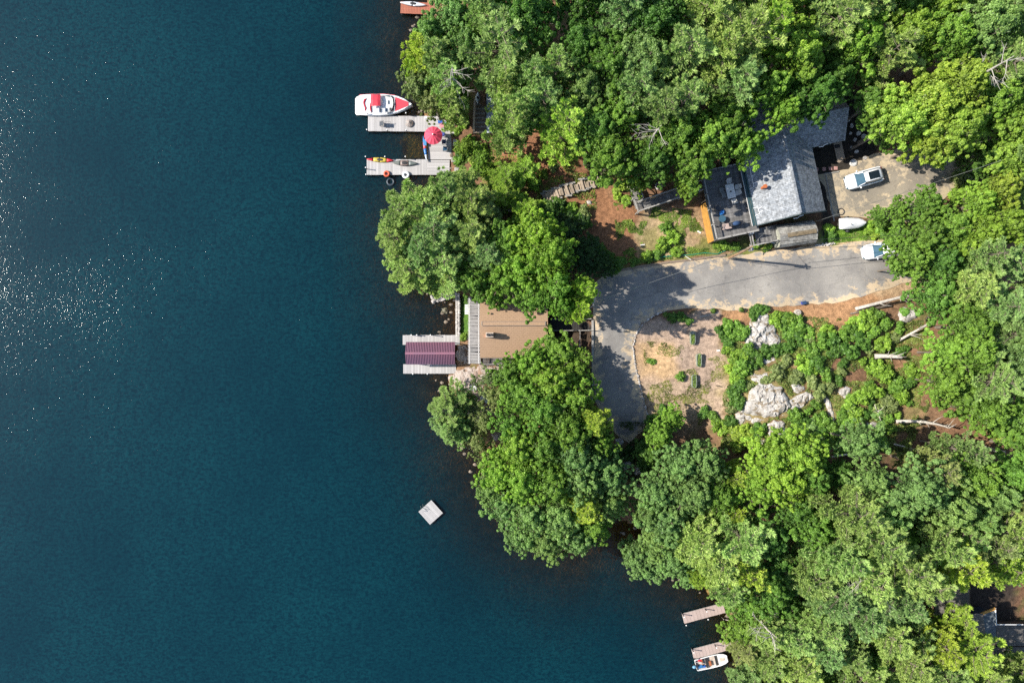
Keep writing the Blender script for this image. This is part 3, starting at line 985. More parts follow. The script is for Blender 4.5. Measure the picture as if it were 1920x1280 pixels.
# (px, py, radius px, kind, tint[, height m]); B broadleaf, A airy broadleaf, P pine; px of the crown as the photograph shows it
TREES = [
    # north-west point
    (812, 62, 36, 'B', 'b'), (850, 30, 42, 'B', 'b'), (872, 82, 34, 'B', 'b', 13), (862, 120, 22, 'B', 'd', 10), (792, 100, 36, 'P', 'y', 12),
    (780, 122, 22, 'B', 'y', 9), (820, 110, 38, 'P', 'p', 13), (838, 155, 40, 'P', 'p', 13), (785, 160, 34, 'B', 'o', 10), (812, 186, 34, 'B', 'o', 9),
    (845, 198, 30, 'P', 'p', 11), (860, 165, 20, 'P', 'g', 10),
    # pines over the sheds and bare ground
    (946, 168, 30, 'P', 'p', 13), (956, 222, 34, 'S', 'p', 14), (1000, 150, 38, 'P', 'q', 14), (985, 200, 36, 'P', 'p', 14), (1020, 190, 36, 'P', 'q', 14),
    (1062, 236, 44, 'S', 'y', 13), (945, 262, 22, 'P', 'p', 9), (950, 336, 32, 'P', 'l', 7), (985, 318, 26, 'P', 'l', 6),
    (905, 300, 20, 'B', 'l', 5), (870, 275, 16, 'B', 'l', 4),
    (1105, 165, 46, 'B', 'b'), (1120, 240, 44, 'B', 'd'), (1150, 290, 50, 'B', 'g', 13), (1165, 215, 44, 'B', 'g'), (1190, 340, 22, 'B', 'l', 7),
    (1225, 300, 42, 'B', 'd', 12), (1270, 250, 46, 'B', 'g'), (1300, 300, 46, 'B', 'g', 12), (1340, 255, 50, 'B', 'l', 13), (1400, 270, 36, 'B', 'l', 12), (1370, 225, 44, 'B', 'g', 13),
    (1290, 345, 26, 'B', 'l', 9), (1238, 205, 44, 'P', 'q', 15),
    # cottage woods, pines leaning out over the lake
    (762, 402, 40, 'S', 'p', 13), (750, 448, 38, 'S', 'p', 12), (752, 484, 28, 'S', 'p', 10), (800, 388, 44, 'S', 'p', 14), (815, 430, 46, 'P', 'q', 14),
    (840, 365, 42, 'P', 'b', 13), (885, 378, 40, 'P', 'p', 13), (792, 470, 42, 'P', 'q', 13), (772, 508, 34, 'S', 'p', 11), (835, 488, 42, 'S', 'p', 11),
    (798, 520, 26, 'P', 'p', 8), (846, 514, 30, 'P', 'p', 9), (880, 440, 42, 'P', 'p', 12), (890, 520, 38, 'B', 'g', 10), (915, 475, 38, 'P', 'q', 11),
    (945, 368, 30, 'P', 'l', 8), (985, 400, 32, 'P', 'l', 9), (915, 400, 30, 'P', 'o', 9), (925, 545, 30, 'B', 'g', 8), (865, 345, 30, 'P', 'p', 9),
    (960, 455, 42, 'B', 'g', 12), (1005, 440, 44, 'B', 'l', 15), (1038, 480, 46, 'B', 'l', 18.5), (990, 500, 46, 'B', 'l', 13), (950, 520, 40, 'B', 'g', 11),
    (1042, 532, 44, 'A', 'g', 18.5), (1000, 555, 36, 'B', 'g', 11), (1058, 566, 30, 'B', 'g', 17), (1093, 545, 26, 'P', 'y', 16), (1085, 583, 22, 'P', 'y', 16.5),
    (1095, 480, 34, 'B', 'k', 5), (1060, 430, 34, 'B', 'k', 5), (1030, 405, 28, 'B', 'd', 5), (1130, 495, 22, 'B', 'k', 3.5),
    # southern point
    (840, 768, 36, 'S', 'b', 9), (820, 790, 28, 'S', 'q', 8), (852, 805, 30, 'P', 'b', 9), (868, 745, 22, 'B', 'b', 6),
    (920, 715, 28, 'A', 'o', 7), (935, 745, 30, 'A', 'o', 8), (905, 790, 28, 'A', 'o', 7), (900, 830, 28, 'A', 'o', 8), (925, 860, 28, 'A', 'o', 8),
    (960, 700, 34, 'B', 'g', 9), (1000, 682, 40, 'B', 'l', 10), (1048, 665, 40, 'B', 'l', 8), (1080, 690, 36, 'A', 'l', 7), (1040, 720, 46, 'B', 'l', 11), (985, 745, 40, 'B', 'g', 11),
    (1082, 745, 38, 'A', 'l', 9.5), (1030, 775, 44, 'B', 'g', 13), (1070, 800, 42, 'B', 'g', 13), (960, 795, 38, 'A', 'g', 11), (1110, 790, 34, 'P', 'y', 10), (975, 840, 44, 'B', 'l', 12),
    (1030, 840, 44, 'B', 'g', 12), (1085, 850, 42, 'B', 'b', 12), (1125, 830, 30, 'B', 'g', 10), (935, 880, 38, 'B', 'l', 11), (985, 900, 42, 'B', 'l', 12), (925, 920, 30, 'B', 'b', 9),
    (950, 950, 38, 'B', 'b', 10), (1040, 905, 44, 'B', 'g', 12), (1095, 900, 42, 'B', 'b', 12), (1140, 890, 40, 'B', 'b', 11), (1000, 965, 42, 'B', 'b', 11), (980, 1005, 34, 'B', 'b', 9),
    (1050, 970, 44, 'B', 'b', 11), (1095, 950, 36, 'P', 'y', 11), (1030, 1015, 38, 'B', 'b', 9), (1058, 1045, 34, 'B', 'b', 8), (1110, 985, 34, 'B', 'g', 9), (1150, 945, 32, 'B', 'b', 10),
    (1085, 1010, 34, 'B', 'b', 9),
    (1062, 1064, 30, 'B', 'b', 7), (1545, 172, 38, 'B', 'd', 14), (1500, 190, 36, 'B', 'd', 13),
    # south shore
    (1235, 815, 26, 'B', 'l', 7), (1215, 850, 24, 'B', 'd', 6), (1262, 785, 22, 'B', 'l', 5), (1275, 870, 36, 'B', 'b', 11), (1325, 870, 38, 'B', 'b', 11), (1300, 920, 44, 'B', 'b', 12), (1235, 920, 40, 'B', 'b', 11),
    (1222, 968, 32, 'B', 'b', 10), (1255, 975, 44, 'B', 'b', 11), (1238, 1020, 32, 'B', 'b', 9), (1265, 1045, 36, 'B', 'b', 8), (1290, 1075, 26, 'B', 'b', 6), (1350, 930, 38, 'B', 'g', 11),
    (1310, 1010, 44, 'P', 'p', 12), (1345, 1050, 42, 'P', 'p', 12), (1375, 958, 20, 'P', 'y', 9), (1395, 1010, 42, 'S', 'p', 13), (1400, 1070, 40, 'P', 'y', 12), (1320, 1075, 30, 'P', 'l', 8),
    (1375, 895, 28, 'P', 'y', 8), (1455, 860, 46, 'B', 'l', 12), (1505, 850, 46, 'B', 'l', 12), (1480, 905, 46, 'B', 'l', 12), (1430, 915, 38, 'B', 'l', 11), (1530, 895, 36, 'B', 'g', 11),
    (1400, 1130, 38, 'B', 'g', 10), (1390, 1175, 34, 'B', 'l', 8), (1400, 1215, 32, 'P', 'o', 7), (1440, 1180, 38, 'P', 'p', 10), (1445, 1240, 36, 'P', 'p', 9), (1395, 1255, 18, 'B', 'o', 4),
    (1450, 1110, 42, 'B', 'g', 11), (1450, 1010, 38, 'B', 'd', 11), (1500, 960, 40, 'B', 'd', 11), (1470, 1070, 40, 'B', 'd', 9), (1530, 990, 44, 'B', 'g', 12),
    (1600, 960, 46, 'S', 'p', 15), (1640, 1010, 50, 'P', 'p', 15), (1570, 1040, 48, 'P', 'p', 15), (1520, 1075, 44, 'P', 'p', 13), (1620, 1080, 48, 'P', 'p', 15), (1690, 1060, 50, 'S', 'p', 15),
    (1560, 1110, 48, 'P', 'q', 14), (1610, 1145, 46, 'S', 'q', 14), (1680, 1120, 44, 'P', 'q', 14), (1540, 1170, 46, 'P', 'p', 12), (1660, 1185, 44, 'P', 'p', 13), (1725, 1085, 42, 'P', 'p', 14),
    (1790, 1060, 44, 'P', 'y', 15), (1760, 1020, 44, 'P', 'p', 15), (1760, 1205, 42, 'P', 'y', 12), (1818, 1210, 42, 'S', 'y', 12), (1700, 1235, 40, 'P', 'p', 12), (1770, 1262, 42, 'P', 'p', 11), (1640, 1240, 34, 'B', 'd', 7),
    (1590, 1225, 36, 'P', 'p', 10), (1500, 1245, 40, 'P', 'p', 10), (1550, 1270, 34, 'B', 'd', 6), (1885, 1060, 40, 'P', 'y', 14), (1900, 1000, 46, 'P', 'p', 15), (1850, 1015, 36, 'P', 'o', 13), (1480, 1140, 30, 'B', 'd', 8),
    (1635, 900, 36, 'B', 'b', 11), (1680, 960, 44, 'B', 'b', 13), (1730, 920, 48, 'B', 'b', 14), (1790, 950, 48, 'B', 'b', 14), (1830, 900, 44, 'B', 'g', 13), (1748, 878, 34, 'P', 'o', 12), (1808, 846, 32, 'P', 'q', 12),
    (1620, 830, 38, 'B', 'b', 11), (1870, 930, 40, 'B', 'b', 13), (1905, 890, 34, 'B', 'g', 12), (1900, 940, 30, 'P', 'o', 12), (1580, 890, 26, 'B', 'd', 8),
    (1395, 70, 56, 'S', 'p', 16), (1350, 110, 46, 'P', 'p', 15), (1440, 60, 44, 'P', 'l', 15), (1280, 195, 40, 'P', 'q', 15), (1045, 130, 36, 'P', 'p', 14), (1720, 60, 46, 'B', 'l', 14), (1790, 70, 46, 'B', 'l', 14), (1620, 70, 46, 'B', 'l', 14),
    # east woods above the driveway
    (1700, 215, 52, 'B', 'y', 14), (1760, 185, 58, 'B', 'y', 15), (1815, 150, 52, 'B', 'y', 15), (1755, 255, 42, 'B', 'y', 12), (1665, 240, 38, 'B', 'g', 11), (1640, 190, 40, 'B', 'g', 11), (1805, 235, 50, 'B', 'y', 14),
    (1900, 290, 40, 'B', 'y', 11), (1885, 350, 36, 'B', 'y', 10), (1840, 380, 34, 'B', 'l', 9), (1690, 395, 22, 'B', 'g', 5), (1742, 385, 32, 'B', 'g', 8), (1690, 446, 30, 'B', 'g', 7), (1650, 405, 16, 'B', 'g', 4),
    (1745, 440, 40, 'B', 'g', 9), (1795, 430, 40, 'B', 'l', 9), (1850, 440, 40, 'B', 'l', 10), (1900, 420, 36, 'B', 'l', 10), (1720, 480, 38, 'B', 'g', 9), (1775, 490, 40, 'B', 'd', 9), (1850, 480, 40, 'P', 'q', 12), (1890, 490, 38, 'P', 'q', 12),
    (1690, 500, 20, 'B', 'g', 7), (1475, 205, 32, 'B', 'l', 13), (1450, 160, 38, 'B', 'l', 13), (1510, 140, 38, 'B', 'd', 12), (1570, 130, 40, 'B', 'd', 12), (1860, 290, 34, 'B', 'd', 9),
]
BIRCH = None
EXCL = [  # places that stay open (photo px circles): roofs, drive, road, yard
    (1500, 300, 105), (1360, 380, 70), (1230, 440, 100), (1600, 380, 90), (1560, 240, 60), (1640, 340, 80), (1720, 330, 70), (1150, 380, 60), (1060, 330, 55), (970, 610, 70), (1880, 1170, 75), (1790, 1140, 55), (1250, 370, 50),
    (1150, 640, 90), (1300, 520, 90), (1450, 520, 80), (1600, 510, 80), (1290, 670, 110), (1430, 650, 100), (1450, 760, 100), (1560, 620, 70), (1650, 620, 50), (1540, 720, 80), (1175, 800, 55), (905, 215, 34), (902, 165, 26), (925, 150, 14), (1190, 860, 40), (1640, 700, 50), (1300, 810, 50), (1710, 820, 40), (1665, 565, 48), (1712, 625, 42), (1672, 670, 44), (1735, 797, 58), (1662, 897, 28), (1866, 845, 30), (1590, 853, 26), (1800, 810, 30)]
FILL = [
    ([(900, -40), (1960, -40), (1960, 320), (1880, 270), (1830, 100), (1600, 120), (1420, 190), (1240, 210), (1050, 140), (905, 110)], 52, 'gggllbbd', 'B', 12.5),
    ([(1700, 520), (1960, 520), (1960, 860), (1830, 860), (1700, 770), (1680, 640)], 44, 'ggglgb', 'B', 9.5),
    ([(1360, 1090), (1960, 1240), (1960, 1330), (1400, 1330)], 38, 'ppq', 'P', 11),
    ([(1560, 840), (1960, 840), (1960, 1100), (1560, 1000)], 38, 'bgd', 'B', 11),
]


def in_poly_px(x, y, poly):
    return bool(inside(np.array([float(x)]), np.array([float(y)]), np.array(poly, float))[0])


frr = random.Random(77)
for poly, rad, tints, kd, hh in FILL:
    xs = [p[0] for p in poly]; ys = [p[1] for p in poly]
    for _ in range(2600):
        x, y = frr.uniform(min(xs), max(xs)), frr.uniform(min(ys), max(ys))
        if not in_poly_px(x, y, poly): continue
        r = rad * frr.uniform(.85, 1.2)
        if any(math.hypot(x - t[0], y - t[1]) < .60 * (r + t[2]) for t in TREES): continue
        if any(math.hypot(x - e[0], y - e[1]) < e[2] + (.85 if x > 1560 and y > 520 else .45) * r for e in EXCL): continue
        if kd == 'B' and frr.random() < .24:
            TREES.append((round(x), round(y), r, frr.choice('PPS'), frr.choice('ppq'), hh * frr.uniform(1.0, 1.2)))
        else:
            TREES.append((round(x), round(y), r, kd, frr.choice(tints), hh * frr.uniform(.88, 1.12)))

PLACES = [(800, 60, 'on the point above the red dock'), (800, 160, 'over the water by the red and white boat'), (950, 200, 'above the small cabin roof'), (960, 330, 'on the slope above the dock path'),
          (1060, 240, 'standing over the bare red slope'), (1000, 50, 'in the north woods behind the cabin'), (1180, 50, 'in the north woods above the dock path'), (1330, 60, 'in the north woods behind the deck'),
          (1200, 180, 'in the woods north of the ramp'), (1180, 290, 'beside the top of the timber steps'), (1330, 280, 'overhanging the wooden deck'), (1450, 170, 'overhanging the grey house roof'),
          (1520, 50, 'in the woods behind the grey house'), (1680, 70, 'in the north woods above the driveway'), (1860, 60, 'in the far north-east corner of the woods'), (1740, 210, 'overhanging the gravel driveway'), (1890, 250, 'at the east edge above the driveway'),
          (770, 440, 'leaning over the lake below the tubes'), (850, 370, 'at the shore beside the lower dock'), (830, 510, 'over the stone jetty'), (920, 450, 'between the dock path and the cottage'), (1020, 480, 'behind the brown cottage roof'),
          (1080, 570, 'beside the bend of the lane near the cottage'), (1080, 440, 'at the foot of the red slope'), (830, 780, 'on the rocks below the boathouse'), (920, 760, 'on the pale rocks south of the cottage'),
          (1040, 690, 'against the south side of the cottage'), (1080, 780, 'between the lane end and the lake point'), (960, 850, 'midway down the south point'), (1090, 890, 'in the middle of the south point'),
          (970, 960, 'at the lake edge facing the swim raft'), (1060, 1010, 'at the tip of the south point'), (1150, 950, 'above the dark inlet'), (1230, 830, 'at the end of the lane'), (1240, 980, 'on the shore east of the dark inlet'),
          (1310, 900, 'below the gravel yard'), (1340, 1040, 'above the pale shore boulder'), (1400, 1170, 'over the two small southern docks'), (1440, 960, 'between the boulder and the ledge'), (1480, 870, 'just below the pale rock ledge'), (1500, 1200, 'behind the small southern docks'),
          (1520, 1040, 'in the hollow west of the southern houses'), (1620, 1030, 'in the pine stand west of the southern house'), (1700, 1100, 'touching the west wall of the southern house'), (1790, 1210, 'in front of the southern house'), (1780, 1040, 'behind the southern house'), (1890, 1020, 'above the southern porch'),
          (1620, 1240, 'at the southern edge of the woods'), (1640, 860, 'among the fallen trunks'), (1760, 930, 'in the broad stand south of the fallen trunks'), (1880, 900, 'at the east edge near the fallen trunks'), (1800, 820, 'beside the long fallen trunk'),
          (1700, 430, 'over the half hidden white car'), (1800, 450, 'east of the half hidden white car'), (1890, 450, 'at the east edge beyond the parked cars'), (1760, 560, 'at the east end of the lane'), (1880, 600, 'in the east woods level with the lane'), (1760, 700, 'in the east woods level with the yard'), (1890, 740, 'in the east woods level with the ledge')]
ORD = ['nearest the lake'] + [w + ' inland' for w in 'second third fourth fifth sixth seventh eighth ninth tenth eleventh twelfth thirteenth fourteenth fifteenth sixteenth seventeenth eighteenth'.split()]


def place_labels(items, noun):
    """items: list of (object, px, py, adjective, noun or None); writes a label that singles each out"""
    groups = {}
    for o, x, y, adj, nn in items:
        ph = min(PLACES, key=lambda q: (q[0] - x) ** 2 + (q[1] - y) ** 2)[2]
        groups.setdefault((ph, adj, nn or noun), []).append((x, y, o))
    for (ph, adj, nn), lst in groups.items():
        lst.sort(key=lambda t: t[0])
        for i, (x, y, o) in enumerate(lst):
            if len(lst) == 1: o['label'] = f"{adj} {nn} {ph}"
            else: o['label'] = f"{adj} {nn} {ph}, {ORD[min(i, len(ORD) - 1)]}"


KINDS_ = {'B': BROAD, 'A': AIRY, 'P': PINE, 'S': STAR}


def tree_at(i, px, py, r, kd, tint, h=12.5):
    rr = random.Random(1000 + i * 7)
    star = kd == 'S'
    frac = .72 if kd not in 'PS' else .66
    z = 5.0
    for _ in range(10):
        p = P(px, py, z + h * frac)
        z = .5 * z + .5 * max(ground(p.x, p.y), -.2)
    p = P(px, py, z + h * frac)
    g = ground(p.x, p.y)
    lean = None
    rad = r * mpp(z + h * frac)
    name = 'pine_tree' if kd in 'PS' else 'broadleaf_tree'
    root = bpy.data.objects.new(name, None)
    if g < 0.1:     # rooted on the bank, leaning out over the water
        q = p.copy()
        for _ in range(60):
            q.x += .25
            if ground(q.x, q.y) > .2: break
        lean = (p - q); lean.z = 0
        root.location = (q.x, q.y, ground(q.x, q.y))
    else:
        root.location = (p.x, p.y, g)
    root.empty_display_size = .5
    link(root)
    root['category'] = 'tree'
    root['group'] = 'pines of the wooded shore' if kd in 'PS' else 'broadleaf trees of the wooded shore'
    cm, tm = KINDS_[kd][rr.randrange(len(KINDS_[kd]))]
    s = rad / 4.0 * (1.10 if kd not in 'PS' else 1.22)
    sz = h / (HH_P if kd in 'PS' else HH_B)
    root.scale = (s, s, sz)
    rz = rr.uniform(0, 6.28)
    root.rotation_euler = (0, 0, rz)
    if lean is not None and lean.length > .3:
        axis = Vector((-lean.y, lean.x, 0)).normalized()
        ang = math.atan2(min(lean.length, h * .45), h * frac)
        root.rotation_euler = (Matrix.Rotation(ang, 3, axis) @ Matrix.Rotation(rz, 3, 'Z')).to_euler()
    t = TINT[tint]
    b = rr.uniform(.86, 1.16)
    w = rr.uniform(-.08, .08)
    col = (t[0] * b * (1 + w), t[1] * b, t[2] * b * (1 - w))
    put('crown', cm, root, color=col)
    put('trunk', tm, root)
    return root


_items = []
for i, t in enumerate(TREES):
    o = tree_at(i, *t)
    _items.append((o, t[0], t[1], TNAME[t[4]], {'P': 'pine', 'S': 'star-shaped pine', 'B': 'broadleaf tree', 'A': 'thin-leaved tree'}[t[3]]))
place_labels(_items, 'tree')
print('TREES', len(TREES))
# ---------------------------------------------------------------- shared materials
M_grey_plank = mat("weathered_plank", (.44, .42, .41), .85, .18, 5, .004, rnd=.13, stretch=(1, 6, 1))
M_tan_board = mat("composite_board", (.40, .31, .275), .8, .10, 5, 0, rnd=.06)
M_red_board = mat("red_brown_board", (.36, .12, .07), .75, .2, 5, 0, rnd=.1)
M_dark_board = mat("dark_deck_board", (.15, .145, .14), .8, .45, 3, .004, rnd=.25)
M_frame_wood = mat("frame_wood", (.20, .15, .11), .85, .3, 5)
M_grey_rail = mat("grey_rail_wood", (.30, .285, .26), .85, .3, 5)
M_white = mat("white_paint", (.78, .78, .77), .4, .04, 3)
M_offwhite = mat("off_white_plastic", (.62, .61, .58), .5, .08, 3)
M_steel = mat("galvanised_steel", (.42, .43, .42), .35, .15, 6, metal=.7)
M_dark = mat("dark_rubber", (.02, .02, .022), .6, .3, 5)
M_black = mat("black_metal", (.03, .03, .033), .4, .2, 5)
M_redfab = mat("red_canvas", (.60, .035, .06), .7, .12, 2.5, .01)
M_pinkred = mat("umbrella_canvas", (.62, .06, .11), .75, .12, 3)
M_glassd = mat("dark_glass", (.012, .02, .028), .06, .1, 2, spec=.8)
M_glassb = mat("windscreen_glass", (.045, .10, .14), .08, .2, 2, spec=.8)
M_blue = mat("blue_plastic", (.02, .08, .25), .5, .15, 4)
M_navy = mat("navy_fabric", (.02, .05, .12), .8, .2, 4)
M_teal = mat("teal_trim", (.035, .075, .085), .6, .2, 3)
M_orange_wall = mat("orange_siding", (.46, .235, .05), .75, .25, 2.5)
M_obj = mat("painted_plastic", (1, 1, 1), .45, .05, 4, objcol=True)
M_stone = mat("rounded_stone", (.42, .39, .36), .9, .3, 4, .03, rnd=.3)


def granite_mat(name, c0, c1, moss):
    m, N, L, b = newmat(name)
    f = noise(N, L, .7, 8, .7, 'Geo')
    g = noise(N, L, 5, 5, .75, 'Geo')
    base = mixc(N, L, maprange(N, L, f, .35, .65), c0, c1)
    k = maprange(N, L, g, .25, .7, .55, 1.15)
    cc = N.new('ShaderNodeCombineColor')
    for i in range(3): L.new(k, cc.inputs[i])
    out = mixc(N, L, 1.0, base, cc.outputs[0], 'MULTIPLY')
    mo = noise(N, L, 1.1, 6, .75, 'Geo', dist=.6)
    out = mixc(N, L, maprange(N, L, mo, .52, .60), out, moss)
    vo = N.new('ShaderNodeTexVoronoi'); vo.feature = 'DISTANCE_TO_EDGE'; vo.inputs['Scale'].default_value = .5
    ge = N.new('ShaderNodeNewGeometry')
    wv = N.new('ShaderNodeTexNoise'); wv.inputs['Scale'].default_value = .9; wv.inputs['Detail'].default_value = 6
    L.new(ge.outputs['Position'], wv.inputs['Vector'])
    ad = N.new('ShaderNodeVectorMath'); ad.operation = 'MULTIPLY_ADD'
    L.new(wv.outputs['Color'], ad.inputs[0]); ad.inputs[1].default_value = (2, 2, 2); L.new(ge.outputs['Position'], ad.inputs[2])
    L.new(ad.outputs[0], vo.inputs['Vector'])
    cr = maprange(N, L, vo.outputs['Distance'], .01, .05, .45, 0)
    out = mixc(N, L, cr, out, (.13, .11, .09))
    L.new(out, b.inputs['Base Color'])
    b.inputs['Roughness'].default_value = .9
    b.inputs['Specular IOR Level'].default_value = .2
    bn = N.new('ShaderNodeBump'); bn.inputs['Distance'].default_value = .09; bn.inputs['Strength'].default_value = .9
    hh = math_(N, L, 'ADD', g, math_(N, L, 'MULTIPLY', vo.outputs['Distance'], 1.5))
    L.new(hh, bn.inputs['Height']); L.new(bn.outputs[0], b.inputs['Normal'])
    return m


M_granite = granite_mat("white_granite", (.58, .555, .525), (.40, .37, .33), (.20, .15, .09))
M_pink_granite = granite_mat("pink_granite", (.46, .40, .365), (.36, .29, .245), (.24, .15, .10))


def shingle_mat(name, c0, c1, rows, contrast=.3, speck=0.0, speck_scale=3.0, mortar=None):
    """rows of shingles in object space x/y"""
    m, N, L, b = newmat(name)
    tc = N.new('ShaderNodeTexCoord')
    br = N.new('ShaderNodeTexBrick')
    br.inputs['Scale'].default_value = 1.0
    br.inputs['Brick Width'].default_value = rows * 2.2
    br.inputs['Row Height'].default_value = rows
    br.inputs['Mortar Size'].default_value = rows * .07
    br.inputs['Color1'].default_value = (*c0, 1); br.inputs['Color2'].default_value = (*c1, 1)
    br.inputs['Mortar'].default_value = (*(mortar or tuple(x * .55 for x in c0)), 1)
    L.new(tc.outputs['Object'], br.inputs['Vector'])
    out = br.outputs['Color']
    f = noise(N, L, speck_scale, 6, .7)
    g = maprange(N, L, f, .38, .62, 1 - contrast, 1 + contrast)
    cc = N.new('ShaderNodeCombineColor')
    for i in range(3): L.new(g, cc.inputs[i])
    out = mixc(N, L, 1.0, out, cc.outputs[0], 'MULTIPLY')
    if speck:
        s = noise(N, L, speck_scale * 1.3, 4, .6)
        out = mixc(N, L, math_(N, L, 'MULTIPLY', maprange(N, L, s, .5, .6), speck), out, tuple(x * .3 for x in c0))
    L.new(out, b.inputs['Base Color'])
    b.inputs['Roughness'].default_value = .85
    b.inputs['Specular IOR Level'].default_value = .25
    bn = N.new('ShaderNodeBump'); bn.inputs['Distance'].default_value = .008
    L.new(br.outputs['Fac'], bn.inputs['Height']); L.new(bn.outputs[0], b.inputs['Normal'])
    bn.invert = True
    return m


M_shingle_tan = shingle_mat("tan_shingle", (.36, .24, .155), (.375, .25, .16), .22, .10, 0, 6, mortar=(.33, .215, .135))
M_shingle_grey = shingle_mat("grey_shingle", (.33, .345, .36), (.23, .25, .275), .20, .32, .5, 2.6)
M_shingle_dark = shingle_mat("dark_shingle", (.15, .135, .12), (.11, .10, .09), .25, .2, 0, 1.5)
M_shed_roof = shingle_mat("worn_shed_shingle", (.34, .33, .30), (.27, .25, .22), .22, .3, .5, 1.6)
M_siding_teal = mat("teal_siding", (.06, .11, .12), .7, .2, 3)
M_siding_brown = mat("brown_siding", (.10, .06, .035), .8, .3, 3)


# ---------------------------------------------------------------- docks
def plank_mesh(L, w, t=.045, gap=.018):
    return MB().box((0, 0, 0), (w - gap, L, t)).mesh("plank", None)


def dock(label, a, b, wpx, z, m, pitch=.19, frame_m=None, posts=(), name='dock', cat='dock', lines=False):
    """a, b: px of the two ends of the centre line; wpx: width in px; posts: px, py, height, kind"""
    A, B = P(a[0], a[1], z), P(b[0], b[1], z)
    d = B - A
    L = d.length
    w = wpx * mpp(z)
    ang = math.atan2(d.y, d.x)
    root = thing(name, label, cat, (A.x, A.y, 0), ang)
    n = max(2, round(L / pitch))
    pt = L / n
    me = plank_mesh(w, pt)
    me.materials.append(m)
    rr = random.Random(int(a[0] * 7 + a[1]))
    for i in range(n):
        put('plank', me, root, (pt * (i + .5), rr.uniform(-.015, .015), z - .02 + rr.uniform(-.004, .004)))
    f = MB()
    for s in (-1, 1):
        f.box((L / 2, s * (w / 2 - .08), z - .16), (L - .04, .06, .2))
    for x in (.05, L / 2, L - .05):
        f.box((x, 0, z - .16), (.06, w - .2, .18))
    f.build('frame', frame_m or M_frame_wood, root)
    g = MB()
    k = 0
    while k * 2.4 < L + .5:
        for s in (-1, 1):
            g2 = MB().tube((min(k * 2.4 + .15, L - .1), s * (w / 2 - .15), -1.6), (min(k * 2.4 + .15, L - .1), s * (w / 2 - .15), z - .08), .05, n=6)
            g2.build('piling', M_steel, root)
        k += 1
    for (x, y, hgt) in posts:
        q = P(x, y, z + .05)
        MB().tube((q.x, q.y, -1.5), (q.x, q.y, z + hgt), .055, n=8).build('mooring_post', M_dark, root, world=True)
        MB().blob((q.x, q.y, z + hgt + .03), (.09, .09, .06), 8, 4).build('post_cap', M_white, root, world=True)
    return root


dock("weathered grey dock alongside the red and white motorboat", (690, 231.5), (802, 232.5), 29, .5, M_grey_plank,
     posts=[(690, 216, .9), (728, 215.5, .9), (763, 216, .9), (690, 246.5, .8), (727, 246.5, .8), (763, 247, .8)])
dock("weathered grey dock carrying the kayaks and inflatable tubes", (687.5, 313.5), (802, 313.5), 29, .5, M_grey_plank,
     posts=[(688, 297, .9), (724, 297, .9), (762, 297, .9), (688, 317, .8), (688, 329, .6)])
dock("short weathered dock section at the bend below the kayak dock end", (822.5, 328), (822.5, 300), 41, .52, M_grey_plank, posts=[])
dock("grey dock platform under the red umbrella linking the two kayak docks", (824.5, 299), (824.5, 218), 44, .54, M_grey_plank, posts=[(806, 217, .5), (820, 217, .5)])
dock("long weathered dock on the north side of the purple boathouse roof", (755, 637), (862, 637), 18, .5, M_grey_plank,
     posts=[(773, 628, .9), (783, 628, .7), (809, 628, 1.1)])
dock("long weathered dock on the south side of the purple boathouse roof", (756, 691.5), (855, 691.5), 17.5, .5, M_grey_plank,
     posts=[(775, 700.5, .4), (802, 700.5, .4)])
dock("red-brown board dock at the top edge with a white kayak on it", (751, 14), (812, 17), 22, .7, M_red_board, pitch=.2, frame_m=M_dark)
dock("narrow tan dock reaching out beside the pale shore boulder", (1281, 1159.5), (1358, 1139), 18.5, .55, M_tan_board, pitch=.45, frame_m=M_offwhite,
     posts=[(1280, 1151, .9), (1285, 1169, .5), (1322, 1141, .9), (1326, 1158, .5)])
dock("narrow tan dock with the small open fishing boat tied to it", (1299, 1226), (1372, 1207), 18.5, .55, M_tan_board, pitch=.45, frame_m=M_offwhite,
     posts=[(1298, 1217, .9), (1302, 1234, .5), (1340, 1208, .9)])

# swim raft
c = P(807.5, 960, .35)
raft = thing('swim_raft', 'square weathered wooden swim raft floating alone on open water', 'raft', (c.x, c.y, 0), math.radians(-48))
me = plank_mesh(2.28, .163); me.materials.append(M_grey_plank)
for i in range(14):
    put('plank', me, raft, (0, -1.14 + .163 * (i + .5), .35), (0, 0, math.pi / 2))
MB().box((0, 0, .27), (2.2, 2.2, .1)).build('frame', M_frame_wood, raft)
for x in (-.75, .75):
    MB().tube((x, -1.0, .02), (x, 1.0, .02), .22, n=12).build('float', M_blue, raft)
t = MB()
for s in (-.18, .18):
    t.path([(-1.10 - .35, s - .35, .0), (-1.10 - .1, s - .35, .75), (-.75, s - .35, .78), (-.7, s - .35, .38)], [.025] * 4, 6)
t.rot = None
t.build('ladder', M_steel, raft)

